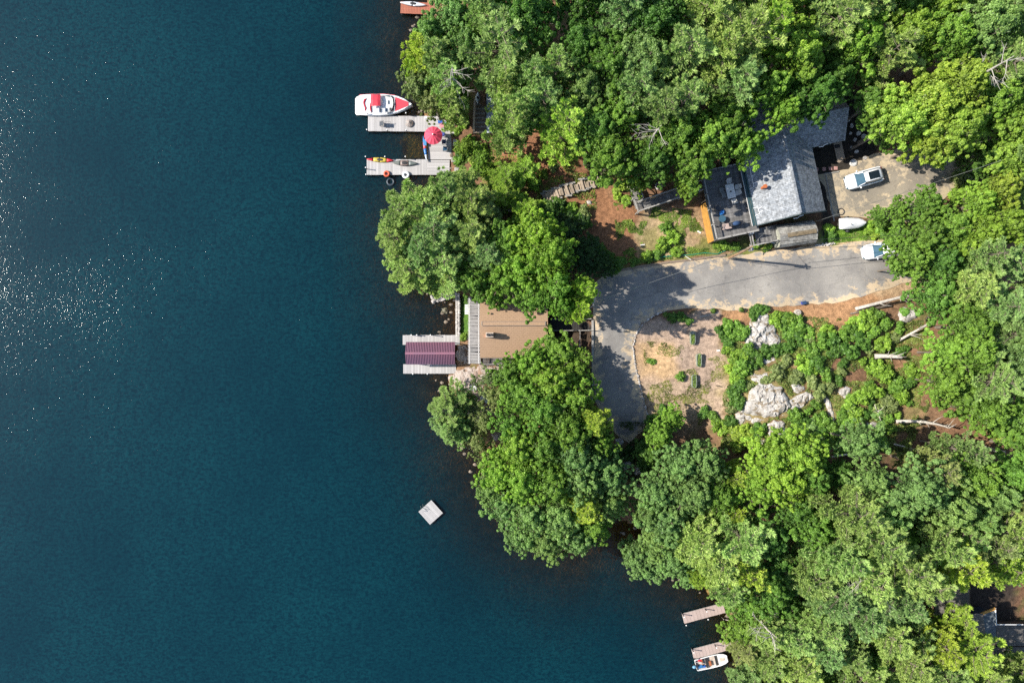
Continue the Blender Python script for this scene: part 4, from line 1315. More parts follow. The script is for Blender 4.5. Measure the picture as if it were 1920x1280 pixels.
# ---------------------------------------------------------------- boathouse roof
k = mpp(2.9)
A = P(762, 683, 2.7); B = P(853, 641, 2.7)
bx0, bx1, by0, by1 = A.x, B.x, A.y, B.y
bh = thing('boathouse', 'open boathouse with purple-red ribbed metal roof between two docks', 'boathouse', ((bx0 + bx1) / 2, (by0 + by1) / 2, 0))
Lb, Wb = bx1 - bx0, by1 - by0
M_metalroof = mat("purple_metal_roof", (.25, .145, .215), .42, .22, .35, metal=.15, col2=(.32, .13, .165))
npan = 30
pw = Lb / npan
zr, ze = 3.35, 2.65
for side in (-1, 1):
    pan = MB().add([(-pw / 2, 0, zr), (pw / 2, 0, zr), (pw / 2, side * Wb / 2, ze), (-pw / 2, side * Wb / 2, ze),
                    (-pw / 2, 0, zr - .03), (pw / 2, 0, zr - .03), (pw / 2, side * Wb / 2, ze - .03), (-pw / 2, side * Wb / 2, ze - .03)],
                   [(0, 1, 2, 3), (4, 7, 6, 5), (0, 4, 5, 1), (1, 5, 6, 2), (2, 6, 7, 3), (3, 7, 4, 0)])
    # a standing rib along one edge of each panel
    pan.bar((-pw / 2, 0, zr + .03), (-pw / 2, side * Wb / 2, ze + .03), .075, .07)
    pm = pan.mesh('roof_panel', M_metalroof)
    for i in range(npan):
        put('roof_panel', pm, bh, (-Lb / 2 + pw * (i + .5), 0, 0))
MB().box((0, 0, zr + .05), (Lb + .1, .28, .05)).build('ridge_cap', M_metalroof, bh)
for x in (-Lb / 2 + .3, 0, Lb / 2 - .3):
    for s in (-1, 1):
        MB().box((x, s * (Wb / 2 - .12), ze / 2 - .2), (.12, .12, ze + .3)).build('post', M_frame_wood, bh)
    MB().bar((x, -Wb / 2 + .1, ze - .1), (x, Wb / 2 - .1, ze - .1), .1, .14).build('rafter_tie', M_frame_wood, bh)
for s in (-1, 1):
    MB().box((0, s * (Wb / 2 - .12), ze - .12), (Lb - .3, .08, .16)).build('beam', M_frame_wood, bh)

# ---------------------------------------------------------------- cottage
gz = 1.9
x0, x1 = P(900, 0, 5).x, P(1026, 0, 5).x
ys = P(0, 670, 5).y
yr = P(0, 606.5, 6.6).y
yn = 2 * yr - ys
cot = thing('cottage', 'lakeside cottage with tan shingled gable roof and stone chimney', 'house', ((x0 + x1) / 2, yr, gz))
Lc, Wc = x1 - x0, yn - ys
ze, zr = 5 - gz, 6.6 - gz
for s, nm in ((-1, 'roof_slope'), (1, 'roof_slope')):
    MB().add([(-Lc / 2, 0, zr), (Lc / 2, 0, zr), (Lc / 2, s * Wc / 2, ze), (-Lc / 2, s * Wc / 2, ze),
              (-Lc / 2, 0, zr - .16), (Lc / 2, 0, zr - .16), (Lc / 2, s * Wc / 2, ze - .16), (-Lc / 2, s * Wc / 2, ze - .16)],
             [(0, 1, 2, 3), (4, 7, 6, 5), (0, 4, 5, 1), (1, 5, 6, 2), (2, 6, 7, 3), (3, 7, 4, 0)]).build(nm, M_shingle_tan, cot)
w = MB()
hx, hy = Lc / 2 - .35, Wc / 2 - .45
w.prism([(-hx, -hy), (hx, -hy), (hx, hy), (-hx, hy)], -1.0, ze - .05)
for sx in (-1, 1):
    w.add([(sx * hx, -hy, ze - .06), (sx * hx, hy, ze - .06), (sx * hx, 0, zr - .25)], [(0, 1, 2)])
w.build('wall', M_siding_brown, cot)
for s in (-1, 1):      # gutters
    MB().bar((-Lc / 2, s * (Wc / 2 + .05), ze - .1), (Lc / 2, s * (Wc / 2 + .05), ze - .1), .09, .09).build('gutter', M_frame_wood, cot)
for i in range(3):
    MB().box((-2.4 + i * 2.4, -hy - .03, 1.6), (1.1, .05, 1.1)).build('window', M_glassd, cot)
for i in range(3):
    MB().box((-hx - .03, -2.6 + i * 2.6, 1.3), (.05, 1.5, 1.7)).build('window', M_glassd, cot)
v = MB()               # long ridge vent with a raised rim
v.box((0, 0, zr + .02), (Lc - .7, .44, .08))
v.build('ridge_vent', M_shingle_tan, cot)
for s in (-1, 1):
    MB().box((0, s * .25, zr + .03), (Lc - .6, .05, .13)).build('vent_rim', mat("vent_rim", (.16, .14, .13), .6) if s < 0 else bpy.data.materials['vent_rim'], cot)
for s in (-1, 1):
    MB().box((s * (Lc / 2 - .3), 0, zr + .04), (.05, .46, .12)).build('vent_rim', M_grey_rail, cot)
# chimney: stone stack with two flues and an open cap
q = P(914, 627, 6.4) - cot.location
ch = MB(); ch.box((q.x + .3, q.y - .05, zr - .2), (.95, .62, 1.9))
cho = ch.build('chimney', mat("chimney_stone", (.42, .34, .27), .9, .35, 4, .02), cot, bevel=.03)
for dx in (.08, .52):
    MB().tube((q.x + dx, q.y - .05, zr + .75), (q.x + dx, q.y - .05, zr + .98), .17, n=10).build('flue', M_dark, cho)
MB().box((q.x - .3, q.y - .2, zr - .05), (.22, .3, .9)).build('vent_pipe_box', mat("terracotta", (.38, .2, .12), .8), cho)

# porch pergola on the lake side
z = 4.0
A = P(878.5, 682, z); B = P(900, 557, z)
pg = thing('pergola', 'pale slatted pergola roof along the lake front of the cottage', 'pergola', (A.x, A.y, 0))
Wp, Lp = B.x - A.x - .03, B.y - A.y
n = 46
sm = MB().box((Wp / 2, 0, z), (Wp + .15, .065, .14)).mesh('slat', M_grey_plank)
for i in range(n):
    put('slat', sm, pg, (R.uniform(-.04, .04), Lp * (i + .5) / n, 0), (0, 0, R.uniform(-.03, .06)))
for x in (.08, Wp - .15):
    MB().box((x, Lp / 2, z - .13), (.09, Lp, .16)).build('beam', M_white, pg)
for j in range(5):
    yy = .1 + (Lp - .2) * j / 4
    MB().box((.08, yy, (z + 1.2) / 2), (.11, .11, z - 1.4)).build('post', M_white, pg)
MB().box((Wp / 2 + .05, Lp / 2, 1.98), (Wp, Lp, .16)).build('porch_floor', M_dark_board, pg)
# dark side deck of the cottage with a railing
A = P(905, 672, 3.0); B = P(960, 684, 3.0)
sd = thing('side_deck', 'dark railed side deck along the south wall of the cottage', 'deck', (A.x, A.y, 0))
L_, W_ = B.x - A.x, A.y - B.y
for i in range(18):
    MB().box((L_ * (i + .5) / 18, -W_ / 2 + .1, 2.7), (L_ / 18 - .03, W_ + .1, .05)).build('plank', M_dark_board, sd)
for i in range(14):
    MB().box((L_ * (i + .5) / 14, -W_ + .1, 3.2), (.06, .05, 1.0)).build('baluster', M_grey_rail, sd)
MB().box((L_ / 2, -W_ + .1, 3.72), (L_, .09, .06)).build('top_rail', M_grey_rail, sd)
for i in range(4):
    MB().box((L_ * i / 3 * .96 + .1, -W_ + .2, 2.2), (.12, .12, 2.0)).build('post', M_frame_wood, sd)

# boards and steps between cottage and lane
A = P(1032, 640, 4.2); B = P(1109, 598, 4.2)
fb_ = thing('footbridge', 'dark railed footbridge from the cottage up to the lane', 'footbridge', (A.x, A.y, 0))
L_, W_ = B.x - A.x, B.y - A.y
for i in range(26):
    zz = 3.9 + 1.9 * max(0, (i - 12) / 14)
    MB().box((L_ * (i + .5) / 26, W_ - .75, zz), (L_ / 26 - .02, 1.3, .05)).build('plank', mat("black_plank", (.03, .028, .026), .85, .3, 3) if i == 0 else bpy.data.materials['black_plank'], fb_)
for yy in (W_ - .05, W_ - 1.45):
    MB().bar((0, yy, 4.9), (L_ * .46, yy, 4.9), .07, .05).bar((L_ * .46, yy, 4.9), (L_, yy, 6.7), .07, .05).build('handrail', M_grey_rail, fb_)
    for i in range(8):
        zz = 3.9 + 1.9 * max(0, (i / 7 * 26 - 12) / 14)
        MB().box((L_ * i / 7 * .98 + .05, yy, zz + .5), (.08, .08, 1.0)).build('post', M_grey_rail, fb_)
MB().bar((L_ * .69, W_ - 1.4, 5.8), (L_ * .69, -1.2, 5.6), .07, .06).build('cross_rail', M_grey_rail, fb_)

# retaining wall between the pit and the lane: timber courses
A = G(1112, 596); B = G(1110, 756)
yA, yB = P(0, 600, 6).y, P(0, 752, 6).y
rw = thing('retaining_wall', 'weathered timber retaining wall holding up the west side of the lane', 'wall', (P(1111.5, 0, 6).x, yB, 0))
nseg = 4
Lw = yA - yB
for r_ in range(9):
    for s_ in range(nseg):
        MB().box((R.uniform(-.02, .02), Lw * (s_ + .5) / nseg, 3.35 + .32 * r_), (.24, Lw / nseg - .02, .30)).build('timber', M_grey_rail, rw)

# ---------------------------------------------------------------- grey house
H0 = P(1420, 420, 10.0)
ha = math.radians(12)
hou = thing('grey_house', 'large house with mottled grey shingle roof shaded by trees', 'house', (H0.x, H0.y, 0), ha)


def slope(parent, a, b, c_, d, m, nm='roof_slope', th=.16):
    vs = [Vector(p) for p in (a, b, c_, d)]
    lo = [p - Vector((0, 0, th)) for p in vs]
    MB().add(vs + lo, [(0, 1, 2, 3), (7, 6, 5, 4), (0, 4, 5, 1), (1, 5, 6, 2), (2, 6, 7, 3), (3, 7, 4, 0)]).build(nm, m, parent)


W1, L1 = 8.15, 13.8
ze, zr = 10.0, 12.6
slope(hou, (0, -.1, ze), (W1 / 2, -.1, zr), (W1 / 2, L1, zr), (0, L1, ze), M_shingle_grey)
slope(hou, (W1, -.1, ze), (W1, L1, ze), (W1 / 2, L1, zr), (W1 / 2, -.1, zr), M_shingle_grey)
# east wing
v0, v1, u1 = 7.45, 13.8, 12.1
vm, zr2 = (v0 + v1) / 2, 12.35
slope(hou, (W1 / 2 + .3, v0, ze + .02), (u1, v0, ze + .02), (u1, vm, zr2), (W1 / 2 + .3, vm, zr2), M_shingle_grey)
slope(hou, (W1 / 2 + .3, vm, zr2), (u1, vm, zr2), (u1, v1, ze + .02), (W1 / 2 + .3, v1, ze + .02), M_shingle_grey)
w = MB()
w.prism([(.5, .35), (W1 - .4, .35), (W1 - .4, v0 + .4), (u1 - .4, v0 + .4), (u1 - .4, v1 - .4), (.5, v1 - .4)], 5.2, ze - .1)
w.add([(.5, .35, ze - .12), (W1 - .4, .35, ze - .12), (W1 / 2, .35, zr - .3)], [(0, 1, 2)])
w.add([(u1 - .4, v0 + .4, ze - .12), (u1 - .4, v1 - .4, ze - .12), (u1 - .4, vm, zr2 - .3)], [(0, 1, 2)])
w.build('wall', M_siding_teal, hou)
MB().box((W1 / 2, L1 / 2, zr + .03), (.26, L1, .05)).build('ridge_cap', M_shingle_grey, hou)
gt = MB().bar((-.08, -.1, ze - .06), (-.08, 7.4, ze - .06), .14, .12); gt.build('gutter', M_teal, hou)
MB().bar((-.30, -.1, ze - .35), (-.30, 7.5, ze - .35), .35, .1).build('fascia_board', M_teal, hou)
MB().bar((-.5, -.1, ze - .28), (-.5, 7.5, ze - .28), .05, .08).build('trim', M_offwhite, hou)
MB().bar((-.05, -.18, ze), (W1 / 2, -.18, zr), .05, .16).build('rake_trim', M_teal, hou)
MB().bar((W1 + .05, -.18, ze), (W1 / 2, -.18, zr), .05, .16).build('rake_trim', M_teal, hou)
for (a_, b_) in ((1.0, 1.9), (4.2, 6.9)):   # white pipe brackets on the west eave
    t = MB()
    t.path([(-.1, b_, ze + .05), (.35, b_ - .05, ze + .35), (.4, a_ + .1, ze + .35), (-.05, a_, ze + .05)], [.04] * 4, 5)
    n_ = 2 if b_ - a_ < 1 else 3
    for j in range(n_):
        yy = a_ + (b_ - a_) * (j + .5) / n_
        t.bar((.38, yy, ze + .35), (.75, yy + .12, ze + .5), .06)
    t.build('pipe_bracket', M_white, hou)
t = MB().tube((1.15, 3.9, 10.5), (1.15, 3.9, 11.6), .17, n=10).tube((1.15, 3.9, 11.55), (1.15, 3.9, 11.72), .24, n=10)
t.build('chimney_pipe', mat("rusty_pipe", (.42, .12, .04), .7, .3, 5), hou)
for (u_, v_, s_) in ((9.4, 7.3, .55), (4.8, -.25, .6)):
    MB().path([(u_ - s_, v_, 10.15), (u_ - .1, v_ - .05, 10.2), (u_ + .05, v_ + .08, 10.2), (u_ + s_, v_ + .15, 10.25)], [.05] * 4, 5).build('downspout', M_white, hou)
for u_ in (2.0, 4.0, 6.0):
    MB().box((u_, .31, 8.2), (1.0, .06, 1.2)).build('window', M_glassd, hou)
for v_ in (1.5, 3.6, 5.8):
    f = MB().box((.47, v_, 8.5), (.06, 1.5, 1.7)).build('window', M_glassd, hou)
MB().box((W1 - .36, 4.5, 8.3), (.06, 1.0, 2.0)).build('door', M_white, hou)

# deck
deck = thing('wooden_deck', 'raised grey wooden deck with table and chairs on the west side of the grey house', 'deck', (H0.x, H0.y, 0), ha)
du0, du1, dv0, dv1, dz = -5.0, .45, -.75, 7.35, 9.0
nb = 54
me = MB().box(((du0 + du1) / 2, 0, dz), (du1 - du0, (dv1 - dv0) / nb - .015, .05)).mesh('plank', M_dark_board)
for i in range(nb):
    put('plank', me, deck, (0, dv0 + (dv1 - dv0) * (i + .5) / nb, 0))
MB().box(((du0 + du1) / 2, (dv0 + dv1) / 2, dz - .15), (du1 - du0 - .1, dv1 - dv0 - .1, .18)).build('frame', M_frame_wood, deck)
rm = [((du0, dv0), (du0, dv1)), ((du0, dv0), (du1 - .4, dv0)), ((du0, dv1), (du1 - .4, dv1))]
for (a_, b_) in rm:
    a3, b3 = Vector((*a_, dz)), Vector((*b_, dz))
    d_ = b3 - a3
    MB().bar(a3 + Vector((0, 0, 1.0)), b3 + Vector((0, 0, 1.0)), .16, .05).build('top_rail', M_grey_rail, deck)
    MB().bar(a3 + Vector((0, 0, .15)), b3 + Vector((0, 0, .15)), .05, .05).build('bottom_rail', M_teal, deck)
    nn = int(d_.length / .14)
    bal = MB().box((0, 0, .55), (.035, .035, .85)).mesh('baluster', M_black) if a_ == (du0, dv0) and b_ == (du0, dv1) else bpy.data.meshes['baluster']
    bm_ = bpy.data.meshes.get('deck_baluster') or MB().box((0, 0, .55), (.035, .035, .85)).mesh('deck_baluster', M_black)
    for i in range(1, nn):
        p_ = a3 + d_ * i / nn
        put('baluster', bm_, deck, p_)
    for i in range(int(d_.length / 1.8) + 1):
        p_ = a3 + d_ * min(1, i * 1.8 / d_.length)
        MB().box(p_ + Vector((0, 0, .5)), (.11, .11, 1.05)).build('rail_post', M_grey_rail, deck)
for i, v_ in enumerate((dv0 + .1, 1.8, 4.2, dv1 - .1)):
    for u_ in (du0 + .1, -2.3):
        MB().box((u_, v_, 7.2), (.15, .15, 3.4)).build('post', M_frame_wood, deck)
nbw = 7                                # orange boards close off the space under the deck
for i in range(nbw):
    MB().box((du0 - .02, (dv0 + 3.9) / 2, 6.0 + .41 * (i + .5)), (.05, 3.9 - dv0, .395)).build('skirt_board', M_orange_wall, deck)
for i in range(nbw):
    MB().box((-4.1, dv0 - .02, 6.0 + .41 * (i + .5)), (1.7, .05, .395)).build('skirt_board', M_frame_wood, deck)


def hw(u, v, z):
    c_, s_ = math.cos(ha), math.sin(ha)
    return Vector((H0.x + u * c_ - v * s_, H0.y + u * s_ + v * c_, z))


# side porch with steps between deck and shed
po = thing('side_porch', 'small grey porch and steps along the south wall of the grey house', 'porch', (H0.x, H0.y, 0), ha)
for i in range(12):
    MB().box((.2 + .24 * i, -1.35, 8.3), (.225, 1.9, .05)).build('plank', M_dark_board, po)
for i in range(9):
    MB().box((3.2 + .26 * i, -1.2, 8.15 - .14 * i), (.25, 1.5, .06)).build('tread', M_siding_teal, po)
for (a_, b_) in (((-.6, -2.3, 9.2), (2.4, -2.3, 9.2)), ((-.6, -.8, 9.3), (-.6, -2.3, 9.2)), ((-.9, -.75, 9.4), (-.6, -2.9, 8.4))):
    MB().bar(a_, b_, .14, .06).build('top_rail', M_grey_rail, po)
for u_ in (-.6, .6, 1.8, 2.4):
    MB().box((u_, -2.3, 8.0), (.1, .1, 2.4)).build('post', M_grey_rail, po)
for i in range(10):
    MB().box((-.5 + .3 * i, -2.3, 8.75), (.04, .04, .85)).build('baluster', M_grey_rail, po)

# shed with a barn-shaped roof
sc_ = P(1497, 437, 9.3)
shed = thing('garden_shed', 'small weathered shed with barn-shaped roof at the edge of the lane', 'shed', (sc_.x, sc_.y, 6.9), math.radians(9))
prof = [(-1.35, 1.75), (-1.05, 2.25), (0, 2.75), (1.05, 2.25), (1.35, 1.75)]
for i in range(4):
    (a_, za), (b_, zb) = prof[i], prof[i + 1]
    slope(shed, (-2.3, a_, za), (2.2, a_, za), (2.2, b_, zb), (-2.3, b_, zb), M_shed_roof, th=.05)
w = MB().prism([(-2.15, -1.2), (2.1, -1.2), (2.1, 1.2), (-2.15, 1.2)], -.3, 1.8)
for sx in (-2.15, 2.1):
    w.add([(sx, -1.2, 1.79), (sx, -1.0, 2.2), (sx, 0, 2.7), (sx, 1.0, 2.2), (sx, 1.2, 1.79)], [(0, 1, 2, 3, 4)])
w.build('wall', mat("shed_siding", (.33, .33, .27), .8, .15, 3), shed)
for i in range(2):
    MB().box((-2.18, -.5 + i * 1.0, .9), (.05, .9, 1.7)).build('door', mat("shed_door", (.36, .36, .30), .8, .1, 3), shed)
MB().box((.3, -.1, 2.73), (3.4, .5, .03)).build('ridge_strip', mat("moss_strip", (.16, .12, .07), .9, .5, 3), shed)

# ---------------------------------------------------------------- small cabin by the north point
cb = P(935, 185, 4.8)
cab = thing('cabin', 'small cabin with blue-grey roof half hidden under pines', 'cabin', (cb.x, cb.y, 0))
A = P(912, 248, 4.8) - cab.location; B = P(975, 118, 4.8) - cab.location
slope(cab, (A.x, A.y, 4.5), (2.0, A.y, 5.3), (2.0, B.y, 5.3), (A.x, B.y, 4.5), mat("blue_grey_roof", (.30, .34, .37), .7, .25, 2))
slope(cab, (2.0, A.y, 5.3), (B.x + 1, A.y, 4.5), (B.x + 1, B.y, 4.5), (2.0, B.y, 5.3), bpy.data.materials["blue_grey_roof"])
MB().prism([(A.x + .3, A.y + .3), (B.x + .6, A.y + .3), (B.x + .6, B.y - .3), (A.x + .3, B.y - .3)], .4, 4.4).build('wall', M_siding_brown, cab)
dk = P(897, 215, 1.9)
wd = thing('walkway', 'dark board walkway along the west side of the small cabin', 'walkway', (dk.x, dk.y, 0))
A = P(889, 248, 1.9) - wd.location; B = P(911, 175, 1.9) - wd.location
nb = 26
for i in range(nb):
    MB().box(((A.x + B.x) / 2, A.y + (B.y - A.y) * (i + .5) / nb, 1.9), (B.x - A.x, (B.y - A.y) / nb - .02, .05)).build('plank', M_frame_wood if i % 3 else M_grey_rail, wd)
MB().bar((A.x - .05, A.y, 2.15), (A.x + .1, B.y - .8, 2.15), .24, .22).build('edge_timber', mat("pale_timber", (.46, .36, .26), .85, .2, 3), wd)
MB().bar((A.x - .1, A.y - .1, 2.1), (B.x + .8, A.y - .05, 2.1), .22, .2).build('edge_timber', bpy.data.materials["pale_timber"], wd)
MB().bar((B.x, A.y + 1, 2.5), (B.x, B.y, 2.5), .06, .06).build('handrail', M_black, wd)

# ---------------------------------------------------------------- ramp from the deck
A = P(1196, 389, 7.2); B = P(1312, 350, 8.2)
d = B - A
rp = thing('ramp', 'long railed wooden ramp climbing to the deck', 'ramp', (A.x, A.y, 0), math.atan2(d.y, d.x))
Lr = math.hypot(d.x, d.y)
zf = lambda x: 7.2 + 1.0 * max(0, min(1, (x - 1) / (Lr - 1)))
nr = 42
for i in range(nr):
    x = Lr * (i + .5) / nr
    MB().box((x, 0, zf(x)), (Lr / nr - .03, 1.0, .05)).build('plank', M_dark_board, rp)
for s in (-.55, .55):
    MB().bar((0, s, zf(0) + .95), (Lr, s, zf(Lr) + .95), .13, .05).build('top_rail', M_grey_rail, rp)
    for i in range(7):
        x = Lr * i / 6
        MB().box((x, s, zf(x) - .1), (.09, .09, 2.1)).build('post', M_grey_rail, rp)
    for i in range(38):
        x = Lr * (i + .5) / 38
        MB().box((x, s, zf(x) + .5), (.035, .035, .85)).build('baluster', M_grey_rail, rp)
A2 = P(1201, 390, 7.1); B2 = P(1188, 352, 7.1)
d = B2 - A2
ld = thing('landing', 'railed grey wooden landing at the foot of the ramp', 'landing', (A2.x, A2.y, 0), math.atan2(d.y, d.x))
Ll = d.length
for i in range(13):
    MB().box((Ll * (i + .5) / 13, .05, 7.1), (Ll / 13 - .02, 1.05, .05)).build('plank', M_grey_rail, ld)
for (a_, b_) in (((-.4, .62, 8.05), (Ll + .3, .62, 8.05)), ((.95, -.5, 8.05), (Ll + .6, -.5, 8.05)), ((-.4, .62, 8.05), (-.4, -.6, 8.05))):
    MB().bar(a_, b_, .14, .05).build('top_rail', M_grey_rail, ld)
for x_, y_ in ((-.4, .62), (Ll / 2, .62), (Ll + .3, .62), (.95, -.5), (Ll + .5, -.5)):
    MB().box((x_, y_, 7.0), (.1, .1, 2.1)).build('post', M_grey_rail, ld)
for i in range(16):
    MB().box((Ll * (i + .5) / 16, .62, 7.6), (.035, .035, .85)).build('baluster', M_grey_rail, ld)

# ---------------------------------------------------------------- timber steps down the slope
def steps(label, pts, n, wpx, seed):
    rr = random.Random(seed)
    W = [G(*p) for p in pts]
    root = thing('timber_steps', label, 'steps', W[0])
    seg = [(W[i + 1] - W[i]).length for i in range(len(W) - 1)]
    tot = sum(seg)
    me = [MB().box((0, 0, 0), (tot / n * .86, wpx * .066 * f, .18)).mesh('tread', M_tread) for f in (1, .8, 1.25)]
    for me_ in me: pass
    for i in range(n):
        s = tot * (i + .5) / n
        k = 0
        while s > seg[k] and k < len(seg) - 1: s -= seg[k]; k += 1
        q = W[k].lerp(W[k + 1], s / seg[k])
        dr = W[k + 1] - W[k]
        a = math.atan2(dr.y, dr.x)
        off = Vector((-dr.y, dr.x, 0)).normalized() * rr.uniform(-.25, .25)
        z_ = max(ground(q.x, q.y), q.z) + .22 + .16 * (i % 2)
        put('tread', me[rr.randrange(3)], root, Vector((q.x, q.y, z_)) + off - root.location, (rr.uniform(-.03, .03), rr.uniform(-.05, .05), a + rr.uniform(-.12, .12)))
        for sd_ in (-1, 1):
            if rr.random() < .7:
                o2 = Vector((-dr.y, dr.x, 0)).normalized() * sd_ * wpx * .066 * rr.uniform(.52, .75)
                MB().box((0, 0, 0), (tot / n * rr.uniform(1.3, 2.4), .2, .26)).build('side_timber', M_grey_rail, root).location = Vector((q.x, q.y, z_ - .05)) + o2 - root.location
                root.children[-1].rotation_euler = (0, 0, a + rr.uniform(-.1, .1))
    return root


M_tread = mat("weathered_tread", (.34, .27, .20), .9, .25, 3, .01, rnd=.25)
steps("upper flight of weathered timber steps crossing the red slope", [(1018, 373), (1050, 362), (1080, 351), (1122, 338)], 22, 15, 3)
steps("lower flight of weathered timber steps running down to the dock path", [(905, 404), (935, 394), (965, 383)], 10, 12, 4)

# ---------------------------------------------------------------- southern house, mostly under trees
s0 = P(1752, 1215, 9)
so = thing('southern_house', 'house with dark brown shingle roofs and white trim under the southern pines', 'house', (s0.x, s0.y, 0))


def rel(px, py, z):
    return P(px, py, z) - so.location


a_, b_, c_, d_ = rel(1752, 1215, 8.6), rel(1817, 1225, 9.6), rel(1817, 1095, 9.6), rel(1752, 1095, 8.6)
slope(so, a_, b_, c_, d_, M_shingle_dark)
a_, b_, c_, d_ = rel(1817, 1225, 9.6), rel(1852, 1215, 8.9), rel(1843, 1150, 8.9), rel(1817, 1150, 9.6)
slope(so, a_, b_, c_, d_, M_shingle_dark)
slope(so, rel(1836, 1152, 8.7), rel(1866, 1139, 8.7), rel(1868, 1205, 8.2), rel(1836, 1208, 8.7), mat("blue_shingle", (.10, .12, .14), .8, .3, 3))
MB().bar(rel(1866, 1139, 8.75), rel(1868, 1172, 8.75), .08, .15).build('white_trim', M_white, so)
MB().bar(rel(1868, 1170, 8.75), rel(1918, 1170, 8.75), .07, .15).build('white_trim', M_white, so)
MB().bar(rel(1836, 1152, 8.8), rel(1866, 1140, 8.8), .30, .12).build('gable_board', M_orange_wall, so)
slope(so, rel(1868, 1210, 8.4), rel(1960, 1210, 8.4), rel(1960, 1171, 8.0), rel(1868, 1171, 8.0), M_shingle_dark)
slope(so, rel(1845, 1340, 7.2), rel(1990, 1340, 7.2), rel(1990, 1212, 8.3), rel(1845, 1212, 8.3), M_shingle_dark)
MB().prism([tuple(rel(1756, 1210, 6)[:2]), tuple(rel(1950, 1210, 6)[:2]), tuple(rel(1950, 1100, 6)[:2]), tuple(rel(1756, 1100, 6)[:2])][::-1], 3.4, 4.2).build('foundation', mat("concrete", (.3, .29, .27), .9), so)
MB().prism([tuple(rel(1760, 1212, 8)[:2]), tuple(rel(1815, 1212, 8)[:2]), tuple(rel(1815, 1100, 8)[:2]), tuple(rel(1760, 1100, 8)[:2])][::-1], 4, 8.4).build('wall', M_siding_brown, so)
MB().prism([tuple(rel(1838, 1206, 8)[:2]), tuple(rel(1864, 1206, 8)[:2]), tuple(rel(1864, 1152, 8)[:2]), tuple(rel(1838, 1156, 8)[:2])][::-1], 4, 8.1).build('wall', mat("slate_siding", (.05, .06, .075), .7), so)
MB().prism([tuple(rel(1870, 1300, 7)[:2]), tuple(rel(1960, 1300, 7)[:2]), tuple(rel(1960, 1175, 7)[:2]), tuple(rel(1870, 1175, 7)[:2])][::-1], 3.4, 7.0).build('wall', M_siding_brown, so)
for i in range(9):
    MB().box(rel(1857 + i * 4, 1122, 5), (.26, 2.2, .06)).build('porch_plank', M_grey_rail, so)
f = MB()
for (p_, q_) in (((1768, 1215), (1781, 1223)), ((1768, 1238), (1781, 1240)), ((1768, 1215), (1768, 1238)), ((1781, 1223), (1781, 1240)), ((1768, 1226), (1781, 1232))):
    f.bar(rel(p_[0], p_[1], 6.2), rel(q_[0], q_[1], 6.2), .09, .09)
f.build('white_window_frame', M_white, so)
MB().bar(rel(1779, 1210, 6.8), rel(1788, 1237, 6.8), .1, .1).build('white_trim', M_white, so)
# ---------------------------------------------------------------- rocks
ROCKPOLYS = []


def rock(pxpoly, h, m, label, name='rock_ledge', step=.22, seed=0, z=None, group=None):
    pts = gpoly(pxpoly) if z is None else np.array([P(x, y, z)[:2] for x, y in pxpoly])
    pts = np.mean(pts, 0) + (pts - np.mean(pts, 0)) * 1.14
    q = []
    rr = random.Random(seed)
    for i in range(len(pts)):
        a, b = Vector(pts[i]), Vector(pts[(i + 1) % len(pts)])
        n = max(1, int((b - a).length / .35))
        nr = Vector((-(b - a).y, (b - a).x)).normalized()
        for k in range(n):
            q.append(tuple(a.lerp(b, k / n) + nr * (rr.uniform(-.16, .16) + .35 * (float(vnoise(np.array([a.lerp(b, k / n).x]), np.array([a.lerp(b, k / n).y]), .9, 7)[0]) - .5))))
    ROCKPOLYS.append(np.array(pts))
    cx, cy = np.mean(pts, 0)
    base = ground(cx, cy)
    bm = bmesh.new()
    bm.faces.new([bm.verts.new((x, y, 0)) for x, y in q])
    bmesh.ops.triangulate(bm, faces=bm.faces[:])
    for ax in (0, 1):
        lo, hi = min(p[ax] for p in q), max(p[ax] for p in q)
        t = lo + step
        while t < hi:
            co = [0, 0, 0]; co[ax] = t; no = [0, 0, 0]; no[ax] = 1
            bmesh.ops.bisect_plane(bm, geom=bm.verts[:] + bm.edges[:] + bm.faces[:], plane_co=co, plane_no=no)
            t += step
    X = np.array([v.co.x for v in bm.verts]); Y = np.array([v.co.y for v in bm.verts])
    d = dist_line(X, Y, q, True)
    n1_, n2_ = fbm(X, Y, 2.0, 60 + seed), fbm(X, Y, .6, 80 + seed)
    sd_ = np.random.RandomState(200 + seed)
    nc = max(3, int((max(X) - min(X)) * (max(Y) - min(Y)) / 1.1))
    sx_, sy_ = sd_.uniform(min(X), max(X), nc), sd_.uniform(min(Y), max(Y), nc)
    cell = np.argmin((X[:, None] - sx_ + (n2_[:, None] - .5) * .8) ** 2 + (Y[:, None] - sy_) ** 2, 1)
    off_ = sd_.uniform(-.16, .08, nc) * min(1, h * 1.6)
    tx_, ty_ = sd_.uniform(-.12, .12, nc), sd_.uniform(-.12, .12, nc)
    slab = off_[cell] + tx_[cell] * (X - sx_[cell]) + ty_[cell] * (Y - sy_[cell])
    ridge = np.abs(fbm(X, Y, 1.4, 91 + seed) - .5) * 2
    for i, v in enumerate(bm.verts):
        g_ = ground(X[i], Y[i])
        rise = h * (1 - math.exp(-d[i] / .35)) * (.75 + .5 * n1_[i]) + slab[i] * min(1, d[i] / .25) + (n2_[i] - .5) * .07 * min(1, d[i] / .3) - (.25 * max(0, .12 - ridge[i]) / .12) * min(1, d[i] / .4)
        v.co.z = g_ - .12 + rise + .1 * min(1, d[i] / .2)
    for f in bm.faces:
        if f.normal.z < 0: f.normal_flip()
        f.smooth = False
    bmesh.ops.recalc_face_normals(bm, faces=bm.faces[:])
    me = bpy.data.meshes.new(name)
    bm.to_mesh(me); bm.free()
    me.materials.append(m)
    o = link(bpy.data.objects.new(name, me))
    tagp(o, label, 'rock', group)
    return o


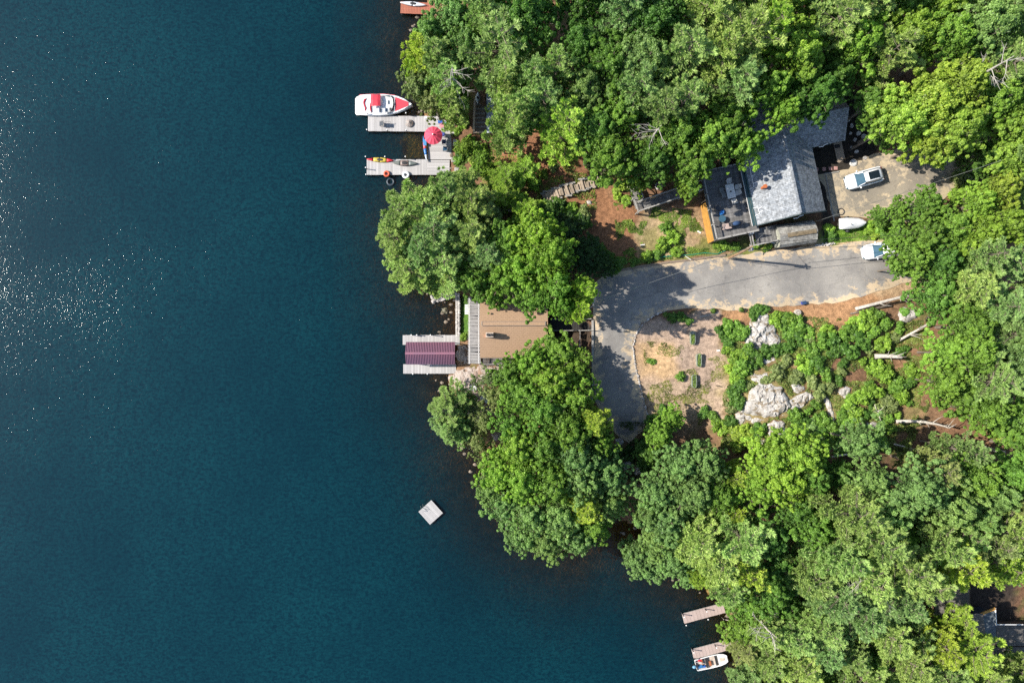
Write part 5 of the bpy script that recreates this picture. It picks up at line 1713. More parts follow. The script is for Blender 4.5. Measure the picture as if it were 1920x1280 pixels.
RK = [
    ([(1410, 592), (1438, 591), (1449, 610), (1460, 640), (1452, 651), (1425, 653), (1401, 656), (1400, 640), (1405, 612)], .6, 'tall wedge of pale granite with flat top beside the lane'),
    ([(1430, 664), (1450, 662), (1454, 678), (1440, 686), (1428, 680)], .25, 'small white rock in the scrub south of the pale granite wedge'),
    ([(1410, 702), (1438, 698), (1442, 712), (1425, 718), (1408, 712)], .25, 'low white rock just above the big granite ledge'),
    ([(1408, 735), (1425, 722), (1445, 722), (1462, 728), (1476, 745), (1480, 762), (1462, 776), (1440, 780), (1415, 776), (1395, 768), (1402, 748)], .5, 'big domed white granite ledge, largest of the outcrop'),
    ([(1479, 745), (1500, 737), (1520, 738), (1528, 748), (1505, 762), (1488, 772), (1480, 762)], .4, 'long pale ledge directly east of the big domed ledge'),
    ([(1482, 722), (1498, 720), (1510, 726), (1508, 734), (1490, 736)], .3, 'small pale slab north of the long ledge'),
    ([(1380, 775), (1390, 766), (1398, 775), (1400, 790), (1388, 796), (1378, 788)], .6, 'blocky pale rock at the west foot of the big ledge'),
    ([(1398, 776), (1430, 782), (1440, 786), (1425, 795), (1402, 792)], .3, 'low broken shelf under the big domed ledge'),
    ([(1436, 800), (1450, 788), (1465, 790), (1475, 805), (1474, 818), (1452, 822), (1440, 818)], .5, 'rounded grey-white rock south of the big ledge'),
    ([(1420, 825), (1440, 818), (1446, 828), (1430, 834)], .3, 'small rock at the southern tip of the outcrop'),
    ([(1544, 748), (1552, 742), (1562, 765), (1568, 782), (1560, 788), (1552, 775)], .35, 'narrow pale rib of rock east of the long ledge'),
    ([(1573, 728), (1586, 724), (1596, 727), (1595, 744), (1580, 745), (1572, 738)], .4, 'square pale rock with brown top near the fallen trunks'),
    ([(1465, 776), (1478, 774), (1476, 782), (1460, 784)], .25, 'thin pale slab touching the south-east of the big ledge'),
    ([(1684, 590), (1700, 574), (1716, 580), (1718, 596), (1700, 604), (1688, 600)], .9, 'dark-streaked boulder beside the leaning pale trunk'),
    ([(1588, 612), (1602, 607), (1604, 613), (1592, 616)], .2, 'small flat pale stone at the edge of the tan bank'),
    ([(1625, 792), (1640, 790), (1645, 800), (1632, 806), (1624, 800)], .4, 'greyish rock at the foot of the scrub slope'),
    ([(1882, 800), (1894, 797), (1900, 808), (1886, 814)], .3, 'round pale stone near the east edge of the woods'),
]
for i, (pl, h, lb) in enumerate(RK):
    rock(pl, h, M_granite, lb, seed=i, group='pale rocks of the outcrop')
RP = [
    ([(845, 706), (858, 695), (880, 690), (905, 683), (940, 684), (952, 700), (930, 718), (905, 722), (896, 738), (880, 745), (866, 730), (848, 724)], .35, 'broad pinkish granite shelf between boathouse and cottage'),
    ([(878, 772), (892, 760), (915, 758), (925, 775), (912, 792), (892, 795), (880, 785)], .7, 'rounded pale boulder at the waterline south of the granite shelf'),
    ([(886, 740), (905, 736), (925, 742), (915, 756), (892, 756)], .3, 'flat pinkish rock just below the grey box'),
    ([(858, 648), (872, 646), (880, 655), (878, 680), (862, 682), (856, 668)], .3, 'wet grey rock in the gap behind the boathouse'),
    ([(920, 812), (940, 806), (945, 822), (925, 828)], .5, 'half hidden pale rock under the airy trees'),
]
for i, (pl, h, lb) in enumerate(RP):
    rock(pl, h, M_pink_granite, lb, seed=40 + i, group='pale rocks at the waterline')
b_ = rock([(1340, 1083), (1350, 1078), (1364, 1080), (1368, 1098), (1360, 1114), (1348, 1114), (1340, 1100)], 1.0, M_pink_granite, 'large pale boulder at the shore above the tan docks', 'boulder', seed=60)
rock([(1322, 1104), (1332, 1100), (1338, 1108), (1334, 1118), (1324, 1116)], .45, mat("wet_ochre_rock", (.20, .12, .03), .5, .3, 3, .03), 'ochre rock under shallow water beside the pale boulder', 'boulder', seed=61)
rock([(825, 579), (832, 574), (841, 578), (839, 587), (828, 588)], .55, mat("wet_grey_rock", (.12, .11, .07), .5, .3, 3, .03), 'single dark rock standing in the brown cove', 'boulder', seed=62)
rock([(1098, 376), (1104, 373), (1110, 376), (1109, 383), (1101, 384)], .5, M_granite, 'single pale boulder on the red slope below the timber steps', 'boulder', seed=63)
for i, (pl, h, lb) in enumerate([
    ([(1150, 822), (1165, 820), (1170, 832), (1155, 838)], .4, 'dim grey rock in the shade at the end of the lane, northern one'),
    ([(1165, 868), (1180, 860), (1184, 878), (1170, 884)], .5, 'dim rounded rock in the shaded hollow below the lane'),
    ([(1188, 872), (1204, 868), (1208, 884), (1192, 890)], .5, 'pair-like shaded rock east of the rounded one in the hollow')]):
    rock(pl, h, M_granite, lb, seed=70 + i)

# ---------------------------------------------------------------- piled stones
SM = [MB().blob((0, 0, 0), (1, .8, .6), 7, 5, .18, s).mesh('stone', M_stone) for s in range(4)]


def stone(parent, p, r, rr):
    s = (r * rr.uniform(.8, 1.2), r * rr.uniform(.7, 1.1), r * rr.uniform(.6, 1.0))
    put('stone', SM[rr.randrange(4)], parent, p - parent.location, (rr.uniform(-.3, .3), rr.uniform(-.3, .3), rr.uniform(0, 6.28)), s)


rr = random.Random(5)
j0 = P(832, 557, 0)
jt = thing('stone_jetty', 'jetty of heaped pale stones reaching into the brown cove', 'jetty', j0)
for i in range(120):
    t_ = rr.random()
    x, y = 809 + 46 * t_, 562 - 12 * t_ + rr.uniform(-6.5, 6.5) * (1 - .25 * t_)
    q = P(x, y, .3); q.z = rr.uniform(-.1, .5)
    stone(jt, q, rr.uniform(.16, .34), rr)
s0_ = P(858.5, 590, 0)
sw = thing('stone_wall', 'straight low stone sea wall edging the cottage lawn', 'wall', s0_)
for i in range(64):
    for c2 in range(2):
        q = P(856.4 + c2 * 4.2, 550 + 80 * (i + .5) / 64, 1.1)
        q.z = 1.0 + rr.uniform(-.06, .06)
        stone(sw, q, rr.uniform(.14, .2), rr)
MB().box(P(858.5, 590, .3) - sw.location, (.5, 5.4, 1.5)).build('core', M_stone, sw)
cu = G(1190, 650)
cb_ = thing('stone_curb', 'curving curb of small stones between the lane and gravel yard', 'curb', cu)
cp = [(1252, 581), (1228, 590), (1206, 606), (1192, 627), (1187, 650), (1190, 680), (1197, 710), (1206, 748), (1214, 778)]
for i in range(len(cp) - 1):
    a, b = Vector(cp[i]), Vector(cp[i + 1])
    n = int((b - a).length / 3.0)
    for k_ in range(n):
        x, y = a.lerp(b, k_ / n)
        stone(cb_, G(x + rr.uniform(-.6, .6), y + rr.uniform(-.6, .6), .1), rr.uniform(.09, .16), rr)
sb = G(1550, 461)
st2 = thing('stone_edging', 'row of upright reddish stones edging the lane beside the shed', 'edging', sb)
for i in range(12):
    stone(st2, G(1530 + i * 3.2, 460 - i * .3 + rr.uniform(-1, 1), .12), rr.uniform(.13, .2), rr)

# stepping stones and garden by the grey house
gs = G(1600, 260)
ss_ = thing('stepping_stones', 'scattered flat pale stepping stones in the shaded bed by the grey house', 'paving', gs)
for (x, y, w_, h_2, a) in [(1590, 226, 10, 6, .2), (1597, 236, 6, 9, .1), (1611, 234, 8, 5, .6), (1610, 250, 9, 8, .7), (1603, 262, 8, 6, 1.2), (1588, 219, 7, 4, 0), (1620, 256, 12, 9, -.4),
                        (1606, 284, 8, 6, .3), (1622, 296, 8, 7, .4), (1597, 276, 6, 5, 1), (1577, 230, 6, 4, 0), (1576, 240, 6, 5, 0), (1585, 241, 5, 6, 0), (1595, 250, 5, 5, 0)]:
    q = G(x, y, .10)
    MB().prism([(math.cos(t_) * w_ * .033 * R.uniform(.85, 1.15), math.sin(t_) * h_2 * .033 * R.uniform(.85, 1.15)) for t_ in [k_ * 1.047 for k_ in range(6)]], -.1, .05).build('stone', M_stone, ss_)
    ss_.children[-1].location = q - ss_.location
    ss_.children[-1].rotation_euler = (0, 0, a)
pv = G(1545, 317)
pvr = thing('paver_row', 'row of square pink pavers along the black bed by the grey house', 'paving', pv)
for x in (1531, 1545, 1557, 1567):
    MB().box(G(x, 318 - (x - 1531) * .07, .07) - pvr.location, (.42, .42, .06)).build('paver', mat('pink_paver', (.40, .22, .19), .85) if x == 1531 else bpy.data.materials['pink_paver'], pvr)
wk = G(1574, 290)
wkt = thing('boardwalk', 'tan plank walk leading from the driveway to the grey house door', 'walkway', wk, math.radians(12))
for i in range(16):
    MB().box((0, -1.6 + .21 * i, .12), (1.0, .19, .06)).build('plank', mat('tan_plank', (.33, .26, .19), .85, .15, 3) if i == 0 else bpy.data.materials['tan_plank'], wkt)
MB().box((-.15, 1.0, .17), (.62, .42, .03)).build('door_mat', M_dark, wkt)
q = G(1599, 306)
dr_ = thing('well_cover', 'round pale concrete well cover at the end of the plank walk', 'well cover', q)
MB().tube((0, 0, -.1), (0, 0, .22), .42, n=24).build('lid', M_offwhite, dr_, bevel=.01)
MB().torus((0, 0, .23), .33, .025).build('rim', M_grey_rail, dr_)
# low timber edging along the driveway
q = G(1553, 328)
ed = thing('timber_edging', 'thin grey timber edging between the black bed and the driveway', 'edging', q)
e_ = [(1545, 326), (1573, 321), (1549, 328), (1553, 360), (1559, 395), (1563, 412)]
for a_, b_ in (((1545, 326), (1573, 322)), ((1548, 328), (1554, 362)), ((1554, 362), (1564, 415))):
    MB().bar(G(*a_, .12) - q, G(*b_, .12) - q, .1, .14).build('timber', M_grey_rail, ed)

# ---------------------------------------------------------------- cars
def smooth_rings(st):
    return st


def make_car(label, loc, rz, L=4.55, W=1.86, sunroof=True, rails=True):
    car = thing('parked_car', label, 'car', loc, rz, 'white cars parked by the grey house')
    # body: stations along x (front = +x): x, half width, sill z, shoulder z, centre z
    st = [(-L / 2, .70, .45, .70, .74), (-L / 2 + .06, .84, .32, .86, .92), (-L / 2 + .35, .92, .25, .98, 1.02), (-1.2, .93, .22, .98, 1.0), (0, .93, .22, .96, .98), (.75, .93, .22, .93, .97),
          (1.0, .92, .22, .90, .98), (1.6, .90, .24, .82, .92), (2.0, .84, .28, .72, .82), (L / 2 - .1, .70, .32, .62, .68), (L / 2, .52, .38, .52, .54)]
    rings = []
    for x, w_, z0, z1, zc in st:
        rings.append([(x, -w_ * .9, z0), (x, -w_, (z0 + z1) / 2), (x, -w_ * .97, z1), (x, -w_ * .72, (z1 + zc) / 2 + .015), (x, 0, zc), (x, w_ * .72, (z1 + zc) / 2 + .015),
                      (x, w_ * .97, z1), (x, w_, (z0 + z1) / 2), (x, w_ * .9, z0), (x, 0, z0 - .02)])
    body = MB().loft(rings).build('body', M_carpaint, car, smooth=True)
    # greenhouse (glass), then the roof on top
    gst = [(-2.12, .62, .96, 1.02), (-1.75, .72, .96, 1.42), (-1.2, .74, .96, 1.56), (-.2, .74, .96, 1.58), (.35, .70, .95, 1.48), (1.12, .72, .93, 1.0)]
    rings = [[(x, -w_ - .08, z0), (x, -w_ * .84, z1), (x, 0, z1 + .03), (x, w_ * .84, z1), (x, w_ + .08, z0)] for x, w_, z0, z1 in gst]
    MB().loft(rings).build('windows', M_glassb, car, smooth=False)
    rst = [(-2.0, .52, 1.17), (-1.75, .60, 1.45), (-1.2, .635, 1.59), (-.2, .63, 1.61), (.3, .58, 1.52)]
    rings = [[(x, -w_, z1 - .02), (x, -w_ * .85, z1 + .015), (x, 0, z1 + .04), (x, w_ * .85, z1 + .015), (x, w_, z1 - .02), (x, 0, z1 - .06)] for x, w_, z1 in rst]
    rf = MB().loft(rings).build('roof', M_carpaint, car, smooth=True)
    if sunroof:
        MB().box((-.78, 0, 1.645), (1.25, .92, .03)).build('sunroof', M_glassd, rf, bevel=.01)
    if rails:
        for s in (-1, 1):
            MB().path([(-1.75, s * .66, 1.47), (-1.5, s * .67, 1.60), (0, s * .66, 1.63), (.2, s * .63, 1.56)], [.022] * 4, 5).build('roof_rail', M_steel, car)
    for s in (-1, 1):
        MB().bar((.98, s * .76, 1.02), (.38, s * .64, 1.49), .06, .04).build('pillar', M_carpaint, car)
        MB().bar((-1.75, s * .70, 1.45), (-2.15, s * .74, 1.0), .12, .06).build('pillar', M_carpaint, car)
        m_ = MB().blob((.78, s * 1.0, 1.03), (.10, .13, .08), 8, 5).build('mirror', M_carpaint, car, smooth=True)
        MB().box((2.12, s * .60, .63), (.26, .30, .10), rz=-s * .5).build('headlight', M_glassb, car, bevel=.02)
        MB().box((-2.22, s * .70, .86), (.10, .28, .14)).build('tail_light', mat('tail_light', (.4, .01, .01), .2) if s < 0 else bpy.data.materials['tail_light'], car, bevel=.01)
        for x in (-1.38, 1.38):
            w_ = MB().tube((x, s * .68, .34), (x, s * .92, .34), .34, n=20).build('wheel', M_dark, car)
            MB().tube((x, s * .90, .34), (x, s * .935, .34), .21, n=12).build('rim', M_steel, w_)
    MB().box((2.235, 0, .48), (.10, 1.0, .16)).build('grille', M_black, car, bevel=.02)
    MB().path([(2.05, -.62, .78), (1.6, -.66, .90), (1.05, -.62, .965)], [.008] * 3, 4).path([(2.05, .62, .78), (1.6, .66, .90), (1.05, .62, .965)], [.008] * 3, 4).build('bonnet_seam', M_black, car)
    MB().bar((1.05, -.4, 1.02), (.85, .25, 1.13), .02).build('wiper', M_black, car)
    MB().box((-2.29, 0, .62), (.02, .45, .12)).build('number_plate', M_white, car)
    return car


M_carpaint = mat("white_car_paint", (.74, .75, .76), .25, .02, 1, spec=.6)
make_car("white car with dark glass sunroof parked on the gravel driveway", G(1614, 337, .06), math.radians(195.5))
make_car("white car half hidden by branches at the east end of the lane", G(1647, 470, .08), math.radians(189), L=4.6, sunroof=False, rails=False)

# covered boat on a trailer
q = G(1591, 421)
cbt = thing('covered_boat', 'small boat under a white cover on a trailer beside the driveway', 'boat', q, math.radians(3))
rings = []
for x, w_, z1, zt in [(-1.55, .50, .95, 1.05), (-1.5, .62, 1.0, 1.2), (-1.0, .66, 1.0, 1.45), (-.45, .66, 1.0, 1.72), (.1, .65, 1.0, 1.40), (.7, .58, 1.0, 1.34), (1.2, .42, 1.0, 1.22), (1.5, .2, 1.02, 1.12), (1.6, .05, 1.05, 1.08)]:
    rings.append([(x, -w_, z1 - .28), (x, -w_, z1), (x, -w_ * .5, (z1 + zt) / 2 + .05), (x, 0, zt), (x, w_ * .5, (z1 + zt) / 2 + .05), (x, w_, z1), (x, w_, z1 - .28), (x, 0, z1 - .32)])
MB().loft(rings).build('cover', M_white, cbt, smooth=True)
rings = [[(x, -w_, .75), (x, -w_ * .3, .45), (x, 0, .4), (x, w_ * .3, .45), (x, w_, .75)] for x, w_ in ((-1.5, .55), (0, .6), (1.0, .45), (1.55, .1))]
MB().loft(rings).build('hull', M_offwhite, cbt, smooth=True)
MB().bar((-1.5, 0, .35), (2.4, 0, .35), .08, .08).bar((-.3, -.75, .32), (-.3, .75, .32), .07, .07).build('trailer_frame', M_steel, cbt)
for s in (-1, 1):
    MB().tube((-.3, s * .72, .28), (-.3, s * .92, .28), .27, n=14).build('wheel', M_dark, cbt)
MB().path([(-.5, -.25, 1.62), (-.5, .2, 1.62)], [.04, .04], 5).build('strap', M_grey_rail, cbt)

# ---------------------------------------------------------------- motorboat
q = P(719, 198, .6)
mb_ = thing('motorboat', 'white bowrider motorboat with red canvas covers tied at the upper dock', 'motorboat', (q.x, q.y, 0), math.radians(0))
HS = [(-3.75, .95, .35), (-3.6, 1.18, .38), (-3.0, 1.28, .80), (-2.0, 1.36, .84), (-.5, 1.38, .88), (.8, 1.30, .94), (1.9, 1.05, 1.0), (2.8, .68, 1.05), (3.5, .28, 1.10), (3.82, .03, 1.12)]
rings = [[(x, -w_, z1), (x, -w_ * .95, z1 * .45), (x, -w_ * .55, -.15), (x, 0, -.35 + .2 * max(0, x / 3.8)), (x, w_ * .55, -.15), (x, w_ * .95, z1 * .45), (x, w_, z1)] for x, w_, z1 in HS]
MB().loft(rings).build('hull', M_white, mb_, smooth=True)


def deck_strip(xa, xb, inset0, inset1, zoff, thick, n=8, full=True):
    """a piece of deck following the gunwale"""
    r_ = []
    for i in range(n + 1):
        x = xa + (xb - xa) * i / n
        w_ = np.interp(x, [h[0] for h in HS], [h[1] for h in HS])
        z1 = np.interp(x, [h[0] for h in HS], [h[2] for h in HS])
        ins = inset0 + (inset1 - inset0) * i / n
        w_ = max(.02, w_ - ins)
        r_.append([(x, -w_, z1 + zoff - thick), (x, -w_, z1 + zoff), (x, 0, z1 + zoff + .03), (x, w_, z1 + zoff), (x, w_, z1 + zoff - thick)])
    return MB().loft(r_)


deck_strip(-3.7, -3.05, .04, .04, .03, .1).build('swim_platform', M_offwhite, mb_)
deck_strip(-3.0, -1.6, .06, .06, .06, .2).build('aft_deck', M_white, mb_)
for s in (-1, 1):     # side decks
    t = MB()
    t.path([(x, s * (w_ - .10), z1 + .03) for x, w_, z1 in HS[2:9]], [.13] * 6 + [.07], 6)
    t.build('gunwale', M_white, mb_, smooth=True)
deck_strip(-1.6, 1.6, .28, .28, -.45, .1).build('cockpit_floor', mat("cockpit_carpet", (.30, .24, .20), .9, .2, 6), mb_)
deck_strip(1.55, 3.75, .10, .06, .05, .25).build('foredeck', M_white, mb_)
deck_strip(1.62, 3.35, .16, .16, .11, .05).build('bow_cover', M_redfab, mb_, bevel=0)
t = MB()
for i in range(5):
    x = -1.5 + 1.25 * i / 4
    t_ = [(x, -.35, 1.55 - .05 * (i == 0)), (x, .5, 1.62), (x, 1.25, 1.42), (x, 1.25, 1.36), (x, .5, 1.56), (x, -.35, 1.48)]
    t.loft([t_]) if False else None
rings = [[(x, -.35, 1.5 - .12 * e), (x, .45, 1.6 - .1 * e), (x, 1.2, 1.4 - .1 * e), (x, 1.2, 1.34 - .1 * e), (x, .45, 1.54 - .1 * e), (x, -.35, 1.44 - .12 * e)] for x, e in ((-1.5, 1), (-1.2, 0), (-.6, 0), (-.25, 1))]
MB().loft(rings).build('folded_bimini', M_redfab, mb_)
for s in (-.3, 1.15):
    MB().path([(-1.4, s, .9), (-1.0, s, 1.5), (-.3, s, 1.45)], [.02] * 3, 5).build('bimini_frame', M_steel, mb_)
rr_ = [(-2.35 - .28 * math.cos(a), .98 * math.sin(a) * .85, .93) for a in np.linspace(-1.2, 1.2, 9)]
MB().path([(-2.15, .78, .94), (-2.4, .62, .95), (-2.5, .25, .95), (-2.42, -.1, .95), (-2.28, -.45, .95), (-2.35, -.8, .94)], [.05, .13, .11, .10, .11, .05], 8).build('curved_seat_pad', M_redfab, mb_, smooth=True)
MB().path([(-1.62, .2, .95), (-1.66, -.4, .95), (-1.55, -.95, .94)], [.05, .10, .07], 8).build('rear_seat_pad', M_redfab, mb_, smooth=True)
for (x, y, sx, sy, m_) in ((-.15, -.75, .5, .55, M_navy), (.65, -.72, .55, .5, M_navy), (.25, .55, .7, .5, M_offwhite), (-.1, -.2, .5, .35, M_offwhite), (.85, .3, .4, .5, M_offwhite)):
    MB().box((x, y, .70), (sx, sy, .35)).build('seat', m_, mb_, bevel=.08)
    MB().box((x - sx * .5, y, .95), (.14, sy, .38)).build('backrest', m_, mb_, bevel=.05)
MB().path([(.2, -1.15, 1.0), (.95, -1.12, 1.35), (1.35, -.5, 1.4), (1.4, 0, 1.4), (1.35, .5, 1.4), (.95, 1.12, 1.35), (.2, 1.15, 1.0)], [.03] * 7, 6).build('windscreen_frame', M_steel, mb_)
MB().add([(.25, -1.13, .98), (1.45, -.85, 1.02), (1.3, -.5, 1.38), (.93, -1.1, 1.33), (1.55, 0, 1.03), (1.38, 0, 1.38), (1.45, .85, 1.02), (1.3, .5, 1.38), (.25, 1.13, .98), (.93, 1.1, 1.33)],
         [(0, 1, 2, 3), (1, 4, 5, 2), (4, 6, 7, 5), (6, 8, 9, 7)]).build('windscreen', M_glassb, mb_)
MB().tube((1.0, -.6, .9), (.9, -.6, 1.0), .18, .18, n=14).build('steering_wheel', M_black, mb_)
MB().path([(-3.1, 1.28, .95), (0, 1.37, 1.0), (1.6, 1.16, 1.1)], [.03] * 3, 5).build('red_rub_rail', M_redfab, mb_)
MB().blob((-3.45, -.45, .45), (.05, .09, .07), 8, 4).build('cleat', M_black, mb_)

# ---------------------------------------------------------------- open fishing boat at the south dock
a_ = math.radians(14)
q = P(1333, 1240, .5)
fbt = thing('fishing_boat', 'small white open fishing boat with blue outboard at the southern dock', 'boat', (q.x, q.y, 0), a_)
HS2 = [(-2.0, .62, .5), (-1.9, .70, .52), (0, .78, .54), (1.2, .74, .58), (1.8, .60, .62), (2.1, .42, .64), (2.18, .3, .64)]
rings = [[(x, -w_, z1), (x, -w_ * .9, .1), (x, 0, -.12), (x, w_ * .9, .1), (x, w_, z1)] for x, w_, z1 in HS2]
h_ = MB()
n = 5
for r_ in rings: h_.v += r_
for k_ in range(len(rings) - 1):
    for i in range(4):
        h_.f.append((k_ * n + i, k_ * n + i + 1, (k_ + 1) * n + i + 1, (k_ + 1) * n + i))
h_.f += [(0, 1, 2, 3, 4), tuple((len(rings) - 1) * n + i for i in (4, 3, 2, 1, 0))]
h_.build('hull', M_white, fbt)
for s in (-1, 1):
    MB().path([(x, s * w_, z1) for x, w_, z1 in HS2], [.05] * len(HS2), 6).build('gunwale', M_white, fbt)
MB().prism([(.95, -.7), (1.8, -.56), (2.15, -.3), (2.15, .3), (1.8, .56), (.95, .7)], .48, .56).build('foredeck', M_offwhite, fbt)
MB().prism([(-1.9, -.6), (.95, -.68), (.95, .68), (-1.9, .6)], .10, .14).build('floor', mat("boat_floor", (.45, .38, .32), .8), fbt)
MB().prism([(1.2, -.25), (1.8, -.18), (1.8, .18), (1.2, .25)], .56, .59).build('hatch', mat("tan_hatch", (.55, .45, .36), .6), fbt)
for x, w_ in ((-.55, .28), (.72, .26)):
    MB().box((x, 0, .44), (w_, 1.36, .07)).build('bench', M_black, fbt, bevel=.01)
for (x, y, sx, sy, c_) in ((-1.1, .25, .18, .8, (.35, .12, .05)), (-.1, -.25, .3, .6, (.35, .12, .05)), (-1.35, .45, .5, .35, (.5, .02, .03)), (-1.45, -.35, .6, .4, (.03, .15, .35)), (-.95, -.45, .3, .25, (.02, .1, .4))):
    MB().box((x, y, .32), (sx, sy, .28)).build('gear', M_obj, fbt, bevel=.04).color = (*c_, 1)
MB().blob((-2.3, 0, .75), (.3, .2, .22), 10, 6).build('outboard_motor', mat("outboard_blue", (.12, .28, .42), .4), fbt, smooth=True)
MB().tube((-2.25, 0, .65), (-2.25, 0, -.5), .07, n=8).build('outboard_leg', M_black, fbt)
for k_ in range(3):
    MB().bar((-1.9 + k_ * .15, .5, .6), (-1.3 + k_ * .2, .1, .75), .03).build('rod', M_offwhite, fbt)


# ---------------------------------------------------------------- kayaks, boards, tubes
def kayak(label, c, ang, L, W, cols, z=.62, cat='kayak', name='kayak', cover=True):
    q = P(c[0], c[1], z)
    k_ = thing(name, label, cat, (q.x, q.y, z), math.radians(ang))
    n = 12
    segs = len(cols)
    for s in range(segs):
        r_ = []
        for i in range(n // segs * s, n // segs * (s + 1) + 1):
            t = i / n
            x = -L / 2 + L * t
            w_ = W / 2 * math.sin(math.pi * min(.985, max(.015, t))) ** .7
            r_.append([(x, -w_, .05), (x, -w_ * .6, .15), (x, 0, .18), (x, w_ * .6, .15), (x, w_, .05), (x, w_ * .6, -.08), (x, 0, -.11), (x, -w_ * .6, -.08)])
        h = MB().loft(r_).build('hull', M_obj, k_, smooth=True)
        h.color = (*cols[s], 1)
    if cover:
        MB().blob((0, 0, .17), (L * .13, W * .28, .05), 14, 4).build('cockpit', M_dark, k_)
    return k_


kayak("yellow and red kayak lying along the lower dock edge", (713, 300), -3, 3.5, .62, [(.55, .02, .03), (.55, .42, .06), (.55, .42, .06), (.6, .02, .03)], .63)
kayak("grey camouflage canoe lying beside the yellow and red kayak", (759, 306), -2, 3.3, .75, [(.16, .17, .15), (.22, .16, .14), (.13, .15, .14)], .66, cat='canoe', name='canoe')
kayak("white kayak lying on the red-brown dock at the top edge", (775, 8), -6, 3.4, .6, [(.6, .62, .64)] * 2, .8)
kayak("white kayak stored nose up beside the small cabin walkway", (896, 184), 90, 1.4, .62, [(.55, .6, .6)] * 2, 2.2)
kayak("blue and white paddle board leaning along the umbrella platform", (797, 279), 98, 3.3, .42, [(.6, .65, .7), (.03, .15, .4), (.6, .1, .12), (.05, .2, .45)], .75, cat='paddle board', name='paddle_board', cover=False)
for (lb, x, y, R0, r, c_) in (("orange inflatable tube on the edge of the lower dock", 725, 326, .30, .13, (.6, .10, .04)), ("white inflatable tube on the edge of the lower dock", 761, 328, .34, .17, (.72, .74, .76)),
                            ("black inner tube floating just off the lower dock", 732.5, 341, .42, .15, (.03, .045, .06))):
    z_ = .68 if 'black' not in lb else .06
    q = P(x, y, z_)
    o = MB().torus((0, 0, 0), R0, r, 24, 10).build('swim_tube', M_obj, None, smooth=True)
    o.location = q
    o.color = (*c_, 1)
    tagp(o, lb, 'swim tube', 'inflatable tubes at the lower dock')

# umbrella
q = P(812, 253, 2.9)
um = thing('umbrella', 'open pink-red patio umbrella shading the dock platform', 'umbrella', (q.x, q.y, .55))
Rr, n = 1.17, 12
for i in range(n):
    a0, a1 = 2 * math.pi * i / n + .1, 2 * math.pi * (i + 1) / n + .1
    am = (a0 + a1) / 2
    p0 = (0, 0, 2.62)
    ring = lambda f, z_, sag: [(Rr * f * math.cos(a0), Rr * f * math.sin(a0), z_), (Rr * f * .985 * math.cos(am), Rr * f * .985 * math.sin(am), z_ - sag), (Rr * f * math.cos(a1), Rr * f * math.sin(a1), z_)]
    A_, B_ = ring(.5, 2.40, .03), ring(1, 2.08, .06)
    MB().add([p0] + A_ + B_, [(0, 1, 2), (0, 2, 3), (1, 4, 5, 2), (2, 5, 6, 3)]).build('canopy_panel', M_pinkred, um)
    MB().bar((0, 0, 2.60), (Rr * math.cos(a0), Rr * math.sin(a0), 2.06), .02).build('rib', M_offwhite, um)
MB().tube((0, 0, 0), (0, 0, 2.7), .025, n=8).build('pole', M_offwhite, um)
MB().blob((0, 0, 2.68), (.09, .09, .05), 8, 4).build('finial', M_white, um)
MB().tube((0, 0, 0), (0, 0, .09), .28, n=16).build('base', M_dark, um)


# ---------------------------------------------------------------- chairs and tables
def chair(label, px, py, z, rz, col, group=None, name='patio_chair', s=1.0, cat='chair'):
    q = P(px, py, z + .45)
    c_ = thing(name, label, cat, (q.x, q.y, z), math.radians(rz), group)
    def p(nm, mb, m=M_obj, cc=col):
        o = mb.build(nm, m, c_)
        if cc: o.color = (*cc, 1)
        return o
    p('seat', MB().box((0, 0, .42 * s), (.50 * s, .52 * s, .06)))
    p('backrest', MB().box((-.27 * s, 0, .68 * s), (.06, .50 * s, .55 * s), M=Matrix.Rotation(-.25, 3, 'Y')))
    for sx in (-.21, .21):
        for sy in (-.22, .22):
            p('leg', MB().box((sx * s, sy * s, .20 * s), (.04, .04, .40 * s)))
    for sy in (-.27, .27):
        p('armrest', MB().box((-.02, sy * s, .62 * s), (.46 * s, .05, .035)))
    return c_


gq = (.52, .51, .48)
q = P(1370, 358.5, 9.75)
tb = thing('patio_table', 'rectangular pale grey patio table on the raised deck', 'table', (q.x, q.y, 9.02), math.radians(102))
for i in range(7):
    MB().box((0, -.42 + .14 * i, .72), (1.65, .13, .035)).build('slat', M_offwhite, tb)
for sx in (-.7, .7):
    for sy in (-.38, .38):
        MB().box((sx, sy, .35), (.06, .06, .7)).build('leg', M_grey_rail, tb)
MB().box((-.05, 0, .76), (.16, .16, .05)).build('centre_piece', M_black, tb)
for (x, y, a, lb) in ((1366.5, 341, -78, 'at the north end of the table'), (1382, 351, 192, 'on the house side of the table, northern one'), (1382, 362, 200, 'on the house side of the table, southern one'),
                      (1376, 377, 112, 'pulled back from the south end of the table'), (1353, 357, 12, 'on the lake side of the table, northern one'), (1357, 366, 12, 'on the lake side of the table, southern one')):
    chair("pale grey armchair " + lb, x, y, 9.03, a, gq if x > 1360 else (.2, .2, .19), 'chairs round the deck table')
q = P(1380, 419, 9.8)
gr = thing('gas_grill', 'black covered gas grill near the south rail of the deck', 'grill', (q.x, q.y, 9.03), math.radians(12))
MB().box((0, 0, .45), (1.25, .5, .85)).build('cabinet', M_black, gr, bevel=.03)
MB().blob((0, 0, .9), (.5, .3, .28), 10, 5, zmin=0).build('lid', M_navy, gr, smooth=True)
for s in (-1, 1): MB().box((s * .72, 0, .82), (.3, .42, .04)).build('side_shelf', M_black, gr)
q = P(1354, 398, 9.3)
cl = thing('float_ring', 'bright blue inflatable float lying on the deck', 'pool float', (q.x, q.y, 9.05), .8)
MB().blob((0, 0, .14), (.38, .26, .14), 12, 6).build('body', mat("bright_blue", (.03, .22, .60), .4), cl, smooth=True)
